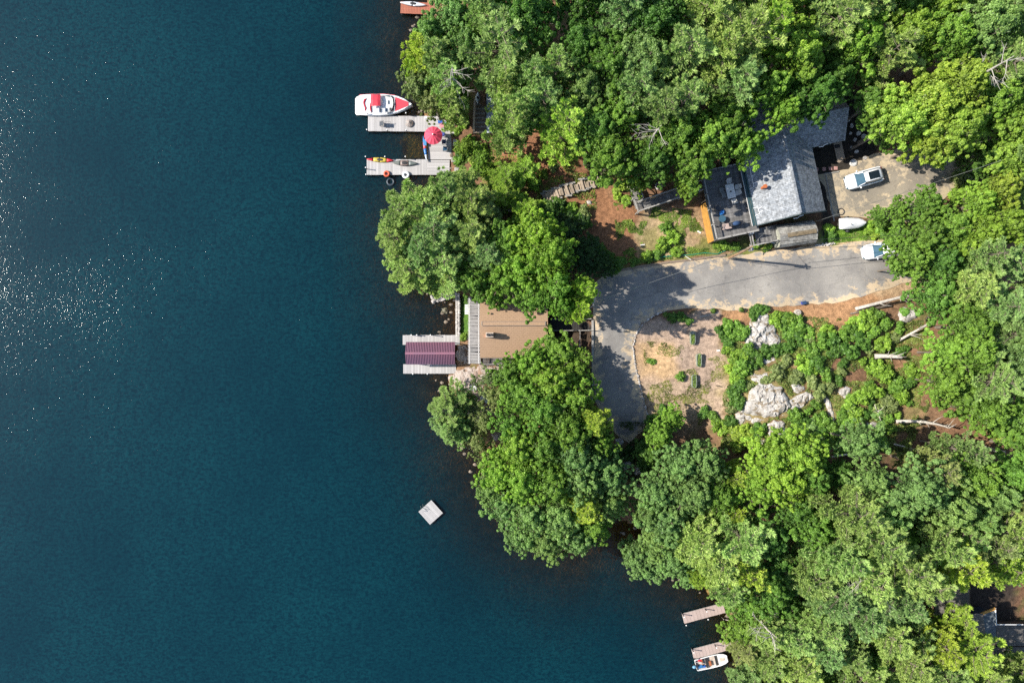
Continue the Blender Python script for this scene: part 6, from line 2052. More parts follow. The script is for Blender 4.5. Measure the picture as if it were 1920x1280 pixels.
MB().torus((0, 0, .2), .22, .05).build('rim', M_blue, cl)
q = P(1354, 410, 9.5)
gt_ = thing('side_table', 'round glass side table beside the blue float on the deck', 'table', (q.x, q.y, 9.03))
MB().tube((0, 0, .5), (0, 0, .53), .42, n=20).build('tabletop', M_glassb, gt_)
for k_ in range(3):
    MB().bar((.35 * math.cos(k_ * 2.09), .35 * math.sin(k_ * 2.09), 0), (.2 * math.cos(k_ * 2.09), .2 * math.sin(k_ * 2.09), .5), .03).build('leg', M_steel, gt_)
chair("dark mesh armchair beside the rail west of the blue float", 1345, 390, 9.03, -10, (.05, .05, .055), 'chairs on the deck corner')
chair("dark mesh armchair in the south-west corner of the deck", 1352, 423, 9.03, 70, (.05, .05, .055), 'chairs on the deck corner')
MBx = thing('deck_box', 'pale wooden storage box by the south rail of the deck', 'box', P(1362, 425, 9.2), ha)
MB().box((0, 0, .0), (1.0, .6, .5)).build('box', M_tan_board, MBx); MB().box((0, 0, .28), (1.05, .65, .05)).build('lid', M_tan_board, MBx)
bl = thing('wicker_seat', 'pale cushioned seat on the small south porch', 'seat', P(1406, 434, 8.4), ha)
MB().box((0, 0, .2), (.6, .8, .4)).build('base', M_grey_rail, bl); MB().box((0, 0, .45), (.55, .75, .12)).build('cushion', M_white, bl, bevel=.03)

# dock things
chair("dark folding chair on the upper dock, seat facing the boat", 715, 232, .52, 180, (.10, .11, .12))
q = P(728, 235, .6)
fl = thing('side_rack', 'low metal side frame standing beside the folding chair on the dock', 'frame', (q.x, q.y, .52))
MB().path([(-.35, -.3, .05), (-.4, .3, .5), (.35, .35, .5), (.4, -.25, .05), (-.35, -.3, .05)], [.02] * 5, 5).build('tube_frame', M_black, fl)
q = P(767, 230, .8)
nt = thing('rope_pile', 'round heap of tan webbing folded on the upper dock', 'webbing', (q.x, q.y, .52))
for k_ in range(9):
    a = k_ * .35
    MB().path([(-.5 * math.cos(a), -.45 * math.sin(a) - .1, .12), (0, 0, .42), (.5 * math.cos(a), .45 * math.sin(a), .12)], [.05, .06, .05], 5).build('strap', M_tan_board if k_ % 2 else M_grey_rail, nt)
MB().blob((.15, -.05, .12), (.42, .36, .14), 10, 5).build('bag', M_frame_wood, nt)
for (lb, x, y, a, c_) in (("navy folding chair east of the umbrella, upper one", 832, 266, 180, (.02, .05, .10)), ("navy folding chair with white arms east of the umbrella, lower one", 834, 279, 175, (.02, .07, .13)),
                       ("pink and white folding chair beside the blue cooler", 828, 236, 200, (.55, .25, .27)), ("blue folding chair half under the umbrella edge", 830, 252, 180, (.05, .08, .28))):
    chair(lb, x, y, .56, a, c_, 'folding chairs round the umbrella', name='folding_chair')
for (lb, x, y, sx, sy, c_) in (("blue cooler at the landward end of the upper dock", 826, 229, .6, .35, (.02, .08, .30)), ("teal round beach bag beside the blue cooler", 835, 233, .35, .35, (.03, .28, .26)), ("small white gear box near the post on the upper dock", 799, 221, .3, .3, (.65, .6, .66)),
                            ("blue stool on the west edge of the umbrella platform", 797, 268, .4, .8, (.05, .18, .35))):
    q = P(x, y, .75)
    t = thing('cooler' if 'cooler' in lb else 'beach_bag' if 'bag' in lb else 'gear_box' if 'gear' in lb else 'stool', lb, 'cooler' if 'cooler' in lb else 'bag' if 'bag' in lb else 'box' if 'gear' in lb else 'stool', (q.x, q.y, .57))
    o = MB().box((0, 0, .17), (sx, sy, .34)).build('body', M_obj, t, bevel=.04); o.color = (*c_, 1)
    o = MB().box((0, 0, .37), (sx + .02, sy + .02, .05)).build('lid', M_obj, t, bevel=.01); o.color = (*[min(1, k_ * 1.4) for k_ in c_], 1)
# gangway slabs and grey rocks ashore of the umbrella
q = G(845, 262)
gw = thing('stone_steps', 'rough pale stone steps from the dock platform up the bank', 'steps', q)
for (x, y, w_, h_2) in ((839, 258, 12, 3), (839, 268, 12, 3), (838, 292, 10, 5), (838, 306, 13, 8), (854, 268, 9, 12), (850, 250, 7, 4), (850, 300, 8, 9), (856, 318, 8, 8)):
    p_ = G(x, y, .15)
    MB().box(p_ - q, (w_ * .068, h_2 * .068, .25), rz=R.uniform(-.2, .2)).build('stone_slab', M_stone, gw, bevel=.03)
# bench on the lawn, chairs under pergola, box and chairs on the shelf
q = P(876, 580, 1.7)
bn_ = thing('garden_bench', 'white slatted bench on the lawn strip by the pergola', 'bench', (q.x, q.y, 1.25), 0)
for i in range(7): MB().box((0, -.56 + .187 * i, .45), (.62, .13, .03)).build('slat', M_white, bn_)
for i in range(5): MB().box((.33, -.5 + .25 * i, .75), (.04, .1, .5)).build('back_slat', M_white, bn_)
for sx in (-.25, .28):
    for sy in (-.55, .55): MB().box((sx, sy, .22), (.06, .06, .44)).build('leg', M_white, bn_)
chair("dark wooden armchair at the south end of the pergola porch", 886, 656, 2.08, 180, (.03, .035, .03))
q = P(887, 727, 2.0)
bx = thing('storage_box', 'pale grey lidded storage box on the pink granite shelf', 'box', (q.x, q.y, ground(q.x, q.y) + .25))
MB().box((0, 0, .2), (.8, .6, .55)).build('body', M_offwhite, bx, bevel=.03); MB().box((0, 0, .5), (.86, .66, .06)).build('lid', M_white, bx, bevel=.01)
chair("white plastic armchair on the flat rock, nearer the grey box", 905, 746, 1.8, 220, (.75, .75, .75), 'white chairs on the flat rock')
chair("white plastic armchair on the flat rock, farther from the grey box", 911, 751, 1.8, 240, (.75, .75, .75), 'white chairs on the flat rock')

# ---------------------------------------------------------------- yard things
LF = leaf_cloud
def planter(label, px, py, Lm, Wm, h, seed, fill=.8, m=None):
    q = G(px, py, 0)
    t = thing('raised_planter', label, 'planter', q, 0)
    n = 20
    ring = []
    for i in range(n):
        a = 2 * math.pi * i / n
        x = Wm / 2 * math.cos(a)
        y = (Lm / 2 - Wm / 2) * (1 if math.sin(a) > 0 else -1) + Wm / 2 * math.sin(a)
        ring.append((x, y))
    MB().loft([[(x, y, -.1) for x, y in ring], [(x, y, h) for x, y in ring], [(x * .84, y * .95, h) for x, y in ring], [(x * .84, y * .95, h - .15) for x, y in ring]], True).build('tub', m or M_steel, t)
    rg = np.random.RandomState(seed)
    k_ = 260
    pos = np.stack([rg.uniform(-Wm * .34, Wm * .34, k_), rg.uniform(-Lm / 2, Lm / 2 * (fill * 2 - 1), k_), h - .14 + rg.uniform(0, .14, k_)], 1)
    me = leaf_cloud('leaves', pos, rg.normal(size=(k_, 3)) * .5 + [0, 0, .6], .07 * rg.uniform(.6, 1.4, k_), rg.rand(k_), M_leaf)
    put('plants', me, t, color=(.24, .34, .08))
    return t


M_oldtub = mat("green_tub", (.22, .25, .20), .5, .2, 5)
planter("oval metal planter bed in the tree shade of the gravel yard", 1297.5, 633, 1.65, .6, .5, 1, .75, M_oldtub)
planter("oval metal planter bed in the middle of the gravel yard", 1309, 675, 1.6, .6, .55, 2, 1.0, M_oldtub)
planter("oval metal planter bed farthest from the lane in the yard", 1300, 714, 1.6, .6, .55, 3, 1.0, M_oldtub)


def tub(label, px, py, r, h, col, plant=True, name='plant_pot', cat='pot'):
    q = G(px, py, 0)
    t = thing(name, label, cat, q)
    o = MB().tube((0, 0, -.05), (0, 0, h), r * .8, r, 14).build('pot', M_obj, t); o.color = (*col, 1)
    if plant:
        rg = np.random.RandomState(int(px))
        d = rg.normal(size=(220, 3)); d /= np.linalg.norm(d, axis=1, keepdims=True); d[:, 2] = abs(d[:, 2])
        me = leaf_cloud('leaves', d * r * 1.15 * rg.uniform(.5, 1, (220, 1)) + [0, 0, h * .9], d + [0, 0, .3], .07 * rg.uniform(.6, 1.3, 220), rg.rand(220), M_leaf)
        put('plant', me, t, color=(.11, .19, .03))
    return t


tub("round pot of ferns at the start of the stone curb", 1246, 590, .32, .4, (.2, .15, .1))
tub("dark pot with a small plant inside the shaded yard", 1272, 596, .26, .35, (.05, .05, .05))
tub("wide low pot of yellow-green plants near the lane edge", 1336, 583, .34, .3, (.15, .13, .1))
tub("barrel planter casting a long shadow beside the lane", 1387, 581, .30, .7, (.3, .26, .2))
tub("old round tub half sunk at the west edge of the scrub", 1373, 656, .36, .4, (.28, .26, .22))
q = G(1494, 586, 0)
sp_ = thing('tree_stump', 'pale cut tree stump on the tan bank', 'stump', q)
MB().tube((0, 0, -.2), (0, 0, .4), .42, .38, n=14).build('stump', M_pale_bark, sp_, bevel=.02); MB().torus((0, 0, .41), .2, .03, 14, 5).build('ring', M_frame_wood, sp_)
q = G(1505, 568, 0)
bb = thing('recycling_bin', 'small blue bin standing at the lower edge of the lane', 'bin', q, .3)
MB().box((0, 0, .22), (.45, .36, .44)).build('body', mat("bin_blue", (.015, .04, .30), .4), bb, bevel=.03); MB().box((0, 0, .46), (.48, .39, .05)).build('lid', M_navy, bb)
q = G(1350, 694, 0)
for (lb, x, y, sx, sy, a, c_) in (("small white block lying on the gravel near the scrub", 1347, 657, .4, .2, .1, (.7, .7, .68)), ("dark charred board on the gravel near the scrub", 1350, 724, 1.1, .12, -.2, (.08, .07, .05)),
                              ("weathered plank lying on the shaded edge of the yard", 1330, 590, 2.4, .18, .22, (.3, .27, .23)), ("white plastic pipe length on the grassy bank", 1205, 459, .55, .12, .1, (.7, .7, .68)), ("white plastic pipe piece below the orange skirted deck", 1311, 435, .5, .18, -.5, (.7, .7, .65))):
    q = G(x, y, .06)
    o = MB().box((0, 0, 0), (sx, sy, .1)).build('board' if sx > 1 else 'block', M_obj, None, bevel=.01)
    o.location = q; o.rotation_euler = (0, 0, a); o.color = (*c_, 1)
    tagp(o, lb, 'board' if sx > 1 else 'block')
for i, (lb, x, y, c_) in enumerate((("white bucket on the grass at the foot of the shed", 1447, 453, (.7, .72, .72)), ("blue and white buoy lying below the side porch", 1421, 446, (.3, .4, .55)), ("round white gas bottle in the shrubs by the lane", 1683, 431, (.6, .62, .65)))):
    tub(lb, x, y, .28, .45, c_, False, 'bucket' if i == 0 else 'buoy' if i == 1 else 'gas_bottle', 'bucket' if i == 0 else 'buoy' if i == 1 else 'gas bottle')
q = G(1577, 397, .1)
o = MB().torus((0, 0, 0), .38, .06, 20, 6).build('garden_hose', M_black); o.location = q
tagp(o, "coiled black hose on the gravel by the covered boat", 'hose')
# fire ring in the fenced patch beside the ramp
q = G(1235, 349)
fr_ = thing('fire_ring', 'ring of grey stones in the enclosure beside the ramp', 'fire ring', q)
for k_ in range(9):
    a = k_ * .698
    stone(fr_, q + Vector((.38 * math.cos(a), .38 * math.sin(a), .1)), .15, rr)
# yellow sheet and dark thing at the east edge
q = G(1848, 277, .3)
ytp = thing('yellow_tarp', 'bright ochre-yellow tarp stretched among the eastern trees', 'tarp', q)
pts = [(1836, 271), (1858, 268), (1866, 276), (1860, 284), (1845, 282)]
vs = [G(x, y, 1.6) - q for x, y in pts] + [G(1850, 277, 1.9) - q]
MB().add(vs, [(0, 1, 5), (1, 2, 5), (2, 3, 5), (3, 4, 5), (4, 0, 5)]).build('sheet', mat("ochre_tarp", (.62, .34, .02), .6, .1, 2), ytp)
for v_ in vs[:5]: MB().tube(v_ - Vector((0, 0, 1.6)), v_, .03, n=5).build('pole', M_grey_rail, ytp)
q = G(1860, 340, .0)
bg_ = thing('trash_bin', 'dark wheeled bin half hidden at the east edge above the lane', 'bin', q, .2)
MB().box((0, 0, .5), (.6, .7, 1.0)).build('body', M_black, bg_, bevel=.04); MB().box((0, 0, 1.03), (.66, .76, .08)).build('lid', M_steel, bg_)
for s in (-.25, .25): MB().tube((s - .04, .35, .12), (s + .04, .35, .12), .12, n=10).build('wheel', M_dark, bg_)

# ---------------------------------------------------------------- utility pole and wires
q = G(1367, 484)
up = thing('utility_pole', 'tall brown utility pole at the north edge of the lane', 'utility pole', q)
MB().path([(0, 0, -.8), (-.05, .1, 4), (-.12, .28, 8.3)], [.17, .14, .11], 10).build('pole', mat("creosoted_pole", (.27, .17, .10), .85, .4, 4, .01), up)
MB().tube((.22, .1, 6.6), (.22, .1, 7.4), .18, n=12).build('transformer', M_steel, up)
MB().box((-.1, .25, 7.9), (.12, .7, .1), rz=.3).build('crossarm', M_grey_rail, up)
for s in (-.28, .0, .28): MB().tube((-.1 - s * .3, .25 + s, 7.95), (-.1 - s * .3, .25 + s, 8.12), .04, n=6).build('insulator', M_dark, up)
MB().bar((-.1, -.2, 5.2), (.05, -.15, 0.1), .05).build('guy_strap', M_steel, up)
ptop = q + Vector((-.1, .25, 8.1))


def wire(label, a, b, sag, r=.02, m=None, n=16):
    pts = []
    for i in range(n + 1):
        t = i / n
        p = a.lerp(b, t); p.z -= sag * 4 * t * (1 - t)
        pts.append(p - a)
    o = MB().path(pts, [r] * (n + 1), 4).build('overhead_wire', m or M_grey_rail)
    o.location = a
    return tagp(o, label, 'wire')


wire("thin overhead wire from the utility pole west across the lane bend", ptop, P(1090, 575, 9.5), .8, .022, M_steel)
wire("thin overhead wire from the utility pole toward the grey house eave", ptop, P(1445, 425, 9.8), .4, .018, M_steel)
wire("thin overhead wire running east from the shed across the driveway", P(1530, 415, 9.9), P(1880, 300, 17), 1.0, .022, M_steel)
wire("paired cable from the utility pole running east above the lane", ptop + Vector((0, .5, 0)), P(2000, 420, 17), 1.2, .024, M_black, 30)
wire("lower paired cable from the utility pole running east above the lane", ptop + Vector((0, -.3, -.4)), P(2000, 440, 16.5), 1.4, .024, M_black, 30)

# green hose line and low fence on the lane bank
q = G(1290, 480)
o = MB().path([G(x, y, .12) - q for x, y in ((1225, 487), (1245, 481), (1275, 479), (1300, 477), (1320, 474), (1345, 476), (1360, 470))], [.05] * 7, 5).build('garden_hose', mat("green_hose", (.03, .22, .13), .5)); o.location = q
tagp(o, "green garden hose stretched along the grassy lane bank", 'hose')
q = G(1285, 480)
o = MB().tube((0, 0, 0), (.35, -.6, 1.3), .03, n=6).build('stake', M_white); o.location = q
tagp(o, "thin white stake leaning at the lane bank near the hose", 'stake')
q = G(1116, 545)
gr_ = thing('cable_rail', 'thin curved cable rail at the north-west corner of the lane', 'rail', q)
pts = [(1108, 520), (1116, 538), (1117, 556), (1112, 572), (1104, 580)]
MB().path([G(x, y, .8) - q for x, y in pts], [.03] * 5, 5).build('cable', M_offwhite, gr_)
for x, y in pts: MB().tube(G(x, y, -.2) - q, G(x, y, .85) - q, .04, n=6).build('post', M_grey_rail, gr_)
# dark edge board below the road's north side
q = G(1300, 487)
ek = thing('edge_timber', 'dark railway sleepers edging the north side of the lane', 'edging', q)
ep = [(1128, 516), (1180, 504), (1250, 493), (1310, 486), (1360, 479)]
for i in range(len(ep) - 1):
    for k_ in range(2):
        a, b = Vector(ep[i]).lerp(Vector(ep[i + 1]), k_ / 2), Vector(ep[i]).lerp(Vector(ep[i + 1]), (k_ + 1) / 2)
        MB().bar(G(a.x, a.y - 1, .08) - q, G(b.x, b.y - 1, .08) - q, .24, .26).build('sleeper', M_frame_wood, ek)

# ---------------------------------------------------------------- pale trunks, leaning and fallen, and bare trees
def log(label, p0, p1, h0, h1, r0, r1, twigs=6, seed=0, bend=0.0, name='fallen_trunk', cat='fallen tree', m=None):
    rr = random.Random(seed)
    a, b = G(*p0, h0), G(*p1, h1)
    m = m or M_pale_bark
    t = thing(name, label, cat, a)
    d = b - a
    nrm = Vector((-d.y, d.x, 0)).normalized() * bend
    pts = [d * s + nrm * math.sin(math.pi * s) + Vector((0, 0, rr.uniform(-.05, .05))) for s in (0, .25, .5, .75, 1)]
    MB().path(pts, [r0 + (r1 - r0) * s for s in (0, .25, .5, .75, 1)], 9).build('trunk', m, t, smooth=True)
    for i in range(twigs):
        s = rr.uniform(.35, 1)
        p = d * s + nrm * math.sin(math.pi * s)
        dr = d.normalized() * rr.uniform(.2, .9) + Vector((rr.uniform(-1, 1), rr.uniform(-1, 1), rr.uniform(.1, 1)))
        L = rr.uniform(.6, 1.6)
        e = p + dr.normalized() * L
        mid = p.lerp(e, .5) + Vector((rr.uniform(-.1, .1), rr.uniform(-.1, .1), .1))
        MB().path([p, mid, e], [.05, .03, .01], 5).build('branch', m, t)
    return t


log("leaning pale trunk pointing toward the east end of the lane", (1604, 579), (1728, 547), .5, 2.0, .20, .16, 5, 1)
log("dark fallen trunk lying along the upper edge of the tan bank", (1594, 588), (1668, 572), .15, .3, .10, .17, 2, 2, m=M_bark)
log("pale broken trunk slanting above the bare soil by the boulder", (1680, 641), (1743, 606), .3, 1.5, .16, .12, 4, 3)
log("thick bleached trunk at the west edge of the eastern trees", (1640, 668), (1692, 670), .5, 1.8, .30, .18, 6, 4, .1)
log("long curving bleached trunk in the clearing of fallen trees", (1680, 790), (1782, 802), .6, 2.4, .22, .09, 12, 5, .35)
log("pale birch trunk section below the rocky slope", (1560, 856), (1614, 848), .8, 2.2, .13, .10, 2, 6)
log("brown leaning trunk above the dark hollow", (1650, 891), (1676, 904), .8, 2.4, .24, .2, 1, 7)
log("short broken trunk just beyond the dark hollow", (1700, 915), (1722, 924), .8, 2.2, .18, .15, 1, 8)
log("pale trunk near the east edge south of the clearing", (1845, 838), (1886, 849), .6, 1.8, .22, .18, 2, 9)
log("slender pale trunk between the clearing and the dark hollow", (1676, 832), (1728, 846), .6, 1.6, .10, .08, 2, 10)
log("pale trunk lying behind the grey feathery pine east of the lane", (1794, 526), (1842, 514), 1.0, 2.6, .2, .14, 5, 11)
log("thin bleached branch standing in the scrub near the grey rock", (1652, 790), (1640, 758), .3, 1.0, .07, .03, 3, 12)
log("bare driftwood branch over the cove north of the jetty", (785, 510), (768, 482), .2, 1.0, .06, .03, 9, 13, m=M_grey_twig)
log("bare grey branch jutting over the water above the leaning pines", (748, 385), (738, 368), .6, 1.4, .05, .02, 6, 14, m=M_grey_twig)
log("thin pale branch overhanging the two tan docks", (1430, 1163), (1356, 1160), 3, 3.2, .07, .03, 6, 15, .3, m=M_pale_bark)
log("crossed dark poles beside the lower timber steps", (912, 378), (932, 400), .3, .9, .09, .07, 4, 16, m=M_grey_twig)


def bare_tree(label, px, py, hz, seed, spread=2.6, m=None):
    rr = random.Random(seed)
    q = P(px, py, hz)
    g = ground(q.x, q.y)
    t = thing('bare_tree', label, 'tree', (q.x, q.y, max(g, 0)))
    H = hz - max(g, 0)
    tk = MB()
    tk.path([(0, 0, -.3), (.1, .1, H * .5), (0, 0, H * .85), (.15, .1, H + .6)], [.24, .18, .10, .03], 8)
    tk.build('trunk', m or M_grey_twig, t)
    for i in range(9):
        z_ = H * rr.uniform(.62, 1.0)
        a = rr.uniform(0, 6.28)
        L = spread * rr.uniform(.5, 1.1)
        p0 = Vector((0, 0, z_))
        p1 = p0 + Vector((math.cos(a) * L * .5, math.sin(a) * L * .5, rr.uniform(.0, .6)))
        a2 = a + rr.uniform(-.5, .5)
        p2 = p1 + Vector((math.cos(a2) * L * .5, math.sin(a2) * L * .5, rr.uniform(-.1, .5)))
        b = MB().path([p0, p1, p2], [.05, .03, .01], 5)
        for k_ in range(5):
            s = rr.uniform(.3, 1)
            pp_ = (p0.lerp(p1, s * 2) if s < .5 else p1.lerp(p2, s * 2 - 1))
            a3 = a + rr.choice((-1, 1)) * rr.uniform(.3, .9)
            b.path([pp_, pp_ + Vector((math.cos(a3), math.sin(a3), .3)) * rr.uniform(.4, .9)], [.022, .007], 4)
        b.build('branch', m or M_grey_twig, t)
    return t


bare_tree("pale dead tree with forked branches above the ramp", 1235, 240, 17, 1, 2.6, M_pale_bark)
bare_tree("grey dead-topped tree over the shore by the red dock", 846, 128, 15.5, 2, 2.4)
bare_tree("bleached bare birch among the southern pines", 1640, 1092, 18.5, 3, 2.6, M_pale_bark)
#bare_tree("thin bare tree behind the grey house", 1530, 52, 21, 4, 2.0)
bare_tree("bare grey treetop in the north-east corner", 1890, 112, 24, 5, 2.6)
bare_tree("bleached bare treetop over the southern docks", 1450, 1192, 12.5, 6, 2.4, M_pale_bark)
#bare_tree("small bare treetop in the shade west of the gable", 1398, 162, 19, 7, 1.6)
#bare_tree("bare twiggy treetop in the east woods", 1850, 706, 19.5, 8, 1.8)
#bare_tree("bleached dead snag in the pines south of the inlet", 1375, 990, 18, 9, 1.5, M_pale_bark)
#bare_tree("sparse grey treetop on the airy south shore", 915, 815, 9.8, 10, 1.8)

# ---------------------------------------------------------------- shrubs
SH = [(1262, 596, 9, 'd'), (1278, 594, 8, 'd'), (1290, 600, 8, 'd'), (1222, 679, 7, 'g'), (1277, 705, 8, 'g'), (871, 628, 9, 'l'), (1425, 578, 13, 'd'), (1412, 588, 10, 'd'), (1352, 625, 13, 'd'), (1365, 640, 11, 'd'),
      (1375, 618, 15, 'g'), (1392, 625, 13, 'g'), (1360, 607, 9, 'g'), (1460, 590, 12, 'l'), (1470, 605, 16, 'g'), (1455, 600, 12, 'l'), (1487, 598, 12, 'l'), (1490, 612, 17, 'g'), (1510, 625, 15, 'g'), (1480, 628, 13, 'g'), (1500, 638, 14, 'd'), (1540, 640, 14, 'g'),
      (1552, 622, 12, 'l'), (1565, 640, 15, 'd'), (1590, 625, 15, 'g'), (1605, 610, 14, 'l'), (1625, 600, 15, 'l'), (1640, 588, 14, 'g'), (1612, 640, 16, 'd'), (1590, 660, 17, 'd'), (1570, 655, 14, 'd'), (1640, 625, 12, 'g'), (1655, 645, 12, 'l'), (1660, 610, 12, 'g'),
      (1520, 660, 15, 'g'), (1535, 678, 15, 'd'), (1550, 700, 13, 'g'), (1505, 680, 13, 'l'), (1400, 660, 14, 'g'), (1385, 672, 14, 'l'), (1395, 690, 15, 'g'), (1415, 675, 13, 'd'), (1380, 705, 13, 'l'), (1440, 660, 12, 'd'), (1385, 725, 15, 'd'), (1380, 745, 15, 'd'), (1390, 755, 12, 'd'),
      (1370, 690, 9, 'y'), (1460, 655, 12, 'd'), (1475, 680, 12, 'o'), (1460, 700, 12, 'o'), (1495, 705, 12, 'o'), (1525, 715, 12, 'o'), (1440, 710, 9, 'o'), (1535, 735, 13, 'o'), (1560, 725, 10, 'o'),
      (1590, 760, 17, 'l'), (1600, 780, 16, 'l'), (1580, 785, 14, 'g'), (1595, 800, 15, 'g'), (1620, 740, 14, 'l'), (1640, 735, 13, 'l'), (1660, 745, 12, 'o'), (1640, 690, 15, 'l'), (1660, 700, 15, 'l'), (1680, 720, 15, 'g'), (1650, 770, 12, 'o'), (1670, 760, 12, 'o'), (1690, 745, 13, 'l'),
      (1500, 790, 14, 'd'), (1515, 800, 14, 'b'), (1540, 790, 14, 'g'), (1490, 780, 12, 'g'), (1530, 760, 10, 'g'), (1545, 810, 13, 'd'), (1480, 820, 14, 'g'), (1350, 800, 14, 'l'), (1380, 810, 12, 'y'), (1400, 808, 12, 'y'), (1340, 780, 12, 'g'), (1370, 790, 10, 'd'), (1320, 775, 12, 'd'), (1410, 830, 12, 'y'), (1385, 835, 13, 'y'),
      (1430, 745, 4, 'o'), (1478, 815, 10, 'g'), (1245, 458, 12, 'l'), (1262, 445, 11, 'l'), (1250, 425, 10, 'g'), (1235, 475, 10, 'g'), (1215, 482, 10, 'l'), (1270, 472, 10, 'l'), (1190, 490, 9, 'g'), (1150, 498, 14, 'd'), (1165, 490, 11, 'g'), (1140, 482, 10, 'd'),
      (1090, 400, 15, 'o'), (1070, 395, 14, 'l'), (1050, 385, 14, 'd'), (1080, 415, 14, 'g'), (1100, 420, 12, 'd'), (1060, 410, 13, 'd'), (1110, 455, 12, 'd'), (1120, 470, 12, 'd'), (1350, 458, 11, 'l'), (1365, 462, 9, 'l'), (1380, 462, 8, 'g'), (1420, 458, 8, 'l'), (1440, 462, 7, 'l'),
      (1556, 424, 9, 'l'), (1640, 425, 12, 'l'), (1655, 432, 12, 'g'), (1670, 425, 11, 'l'), (1628, 432, 8, 'l'), (1640, 440, 8, 'y'), (1560, 440, 8, 'd'), (880, 268, 12, 'g'), (870, 285, 12, 'd'), (900, 280, 13, 'l'), (890, 300, 13, 'y'), (915, 320, 13, 'l'), (860, 300, 9, 'g'), (885, 322, 12, 'g'), (1000, 345, 12, 'l'), (1020, 325, 10, 'y'),
      (975, 260, 10, 'o'), (1040, 312, 10, 'o'), (1105, 312, 10, 'o'), (868, 228, 9, 'l'), (858, 242, 8, 'l'), (1225, 300, 11, 'd'), (1245, 335, 9, 'y'), (1215, 345, 8, 'd'), (1170, 350, 12, 'y'), (1155, 365, 11, 'y'), (1175, 375, 8, 'l'), (1880, 820, 13, 'y'), (1900, 830, 13, 'y'), (1895, 790, 10, 'y'), (1800, 330, 14, 'o'), (1815, 350, 14, 'l'), (1790, 370, 13, 'l'), (1830, 320, 10, 'd'),
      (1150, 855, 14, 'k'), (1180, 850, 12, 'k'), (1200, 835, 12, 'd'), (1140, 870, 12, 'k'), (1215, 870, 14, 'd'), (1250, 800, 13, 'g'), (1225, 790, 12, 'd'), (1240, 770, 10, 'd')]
_fr = random.Random(12)
for _ in range(900):
    _x, _y = _fr.uniform(1360, 1720), _fr.uniform(600, 850)
    _r = _fr.uniform(7, 12)
    if not in_poly_px(_x, _y, [(1362, 640), (1460, 615), (1560, 625), (1700, 600), (1730, 700), (1700, 790), (1650, 840), (1480, 840), (1370, 830)]): continue
    if any(math.hypot(_x - s_[0], _y - s_[1]) < .75 * (_r + s_[2]) for s_ in SH): continue
    _g = G(_x, _y)
    if any(inside(np.array([_g.x]), np.array([_g.y]), rp_)[0] or dist_line(np.array([_g.x]), np.array([_g.y]), rp_, True)[0] < .5 for rp_ in ROCKPOLYS): continue
    if any(math.hypot(_x - e_[0], _y - e_[1]) < e_[2] for e_ in ((1650, 572, 16), (1700, 555, 20), (1712, 625, 24), (1665, 670, 24), (1735, 797, 40), (1700, 793, 20), (1690, 690, 16), (1530, 650, 14), (1610, 705, 22))): continue
    SH.append((round(_x), round(_y), _r, _fr.choice('gdoodlg')))
    if len(SH) > 196: break
_items = []
rr = random.Random(99)
for (x, y, r, tn) in SH:
    q = G(x, y, .5)
    o = thing('shrub', '', 'shrub', (q.x, q.y, ground(q.x, q.y)), rr.uniform(0, 6.28), 'shrubs of the yard and slopes')
    rad = r * mpp(q.z) * 1.32
    o.scale = (rad, rad * rr.uniform(.85, 1.15), rad * rr.uniform(.8, 1.15))
    t = TINT[tn]; b_ = rr.uniform(.85, 1.2)
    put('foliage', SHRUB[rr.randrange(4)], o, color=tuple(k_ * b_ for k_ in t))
    put('stem', STEM, o)
    _items.append((o, x, y, ('small ' if r < 11 else 'large ' if r > 14 else '') + TNAME[tn], 'shrub'))
PLACES2 = [(1270, 600, 'on the shaded north edge of the yard'), (1222, 679, 'alone near the stone curb'), (1277, 705, 'beside the farthest planter bed'), (871, 628, 'at the south end of the cottage lawn'), (1420, 582, 'touching the top of the granite wedge'), (1370, 620, 'west of the granite wedge'), (1475, 605, 'east of the granite wedge'),
           (1550, 640, 'below the tan bank'), (1615, 620, 'by the leaning pale trunk'), (1590, 660, 'in the dark clump below the bank'), (1525, 680, 'in the middle of the scrub slope'), (1395, 680, 'between planter beds and scrub'), (1385, 740, 'west of the big granite ledge'), (1470, 690, 'among the small white rocks'), (1545, 730, 'by the narrow rock rib'),
           (1595, 780, 'above the long curving trunk'), (1650, 740, 'west of the long curving trunk'), (1660, 695, 'below the thick bleached trunk'), (1520, 790, 'south-east of the big ledge'), (1390, 820, 'south-west of the big ledge'), (1335, 785, 'at the south edge of the gravel yard'), (1250, 450, 'on the grassy slope below the ramp'), (1160, 490, 'at the north-west corner of the lane'),
           (1080, 405, 'below the timber steps'), (1115, 465, 'at the foot of the red slope'), (1370, 460, 'under the south side of the deck'), (1430, 460, 'between the pole and the shed'), (1650, 430, 'between covered boat and white car'), (1558, 432, 'on the grass strip by the covered boat'), (885, 290, 'on the bank above the umbrella'), (1010, 335, 'beside the upper steps'),
           (975, 260, 'on the bare ground under the pines'), (1070, 312, 'above the timber steps'), (862, 235, 'behind the blue cooler'), (1230, 320, 'inside the enclosure by the ramp'), (1165, 365, 'beside the ramp landing'), (1890, 815, 'at the east edge by the round stone'), (1805, 345, 'at the east end of the driveway'), (1165, 860, 'in the dark hollow at the lane end'), (1240, 785, 'at the lane end by the yard')]
_sv = PLACES
PLACES = PLACES2
place_labels(_items, 'shrub')
PLACES = _sv

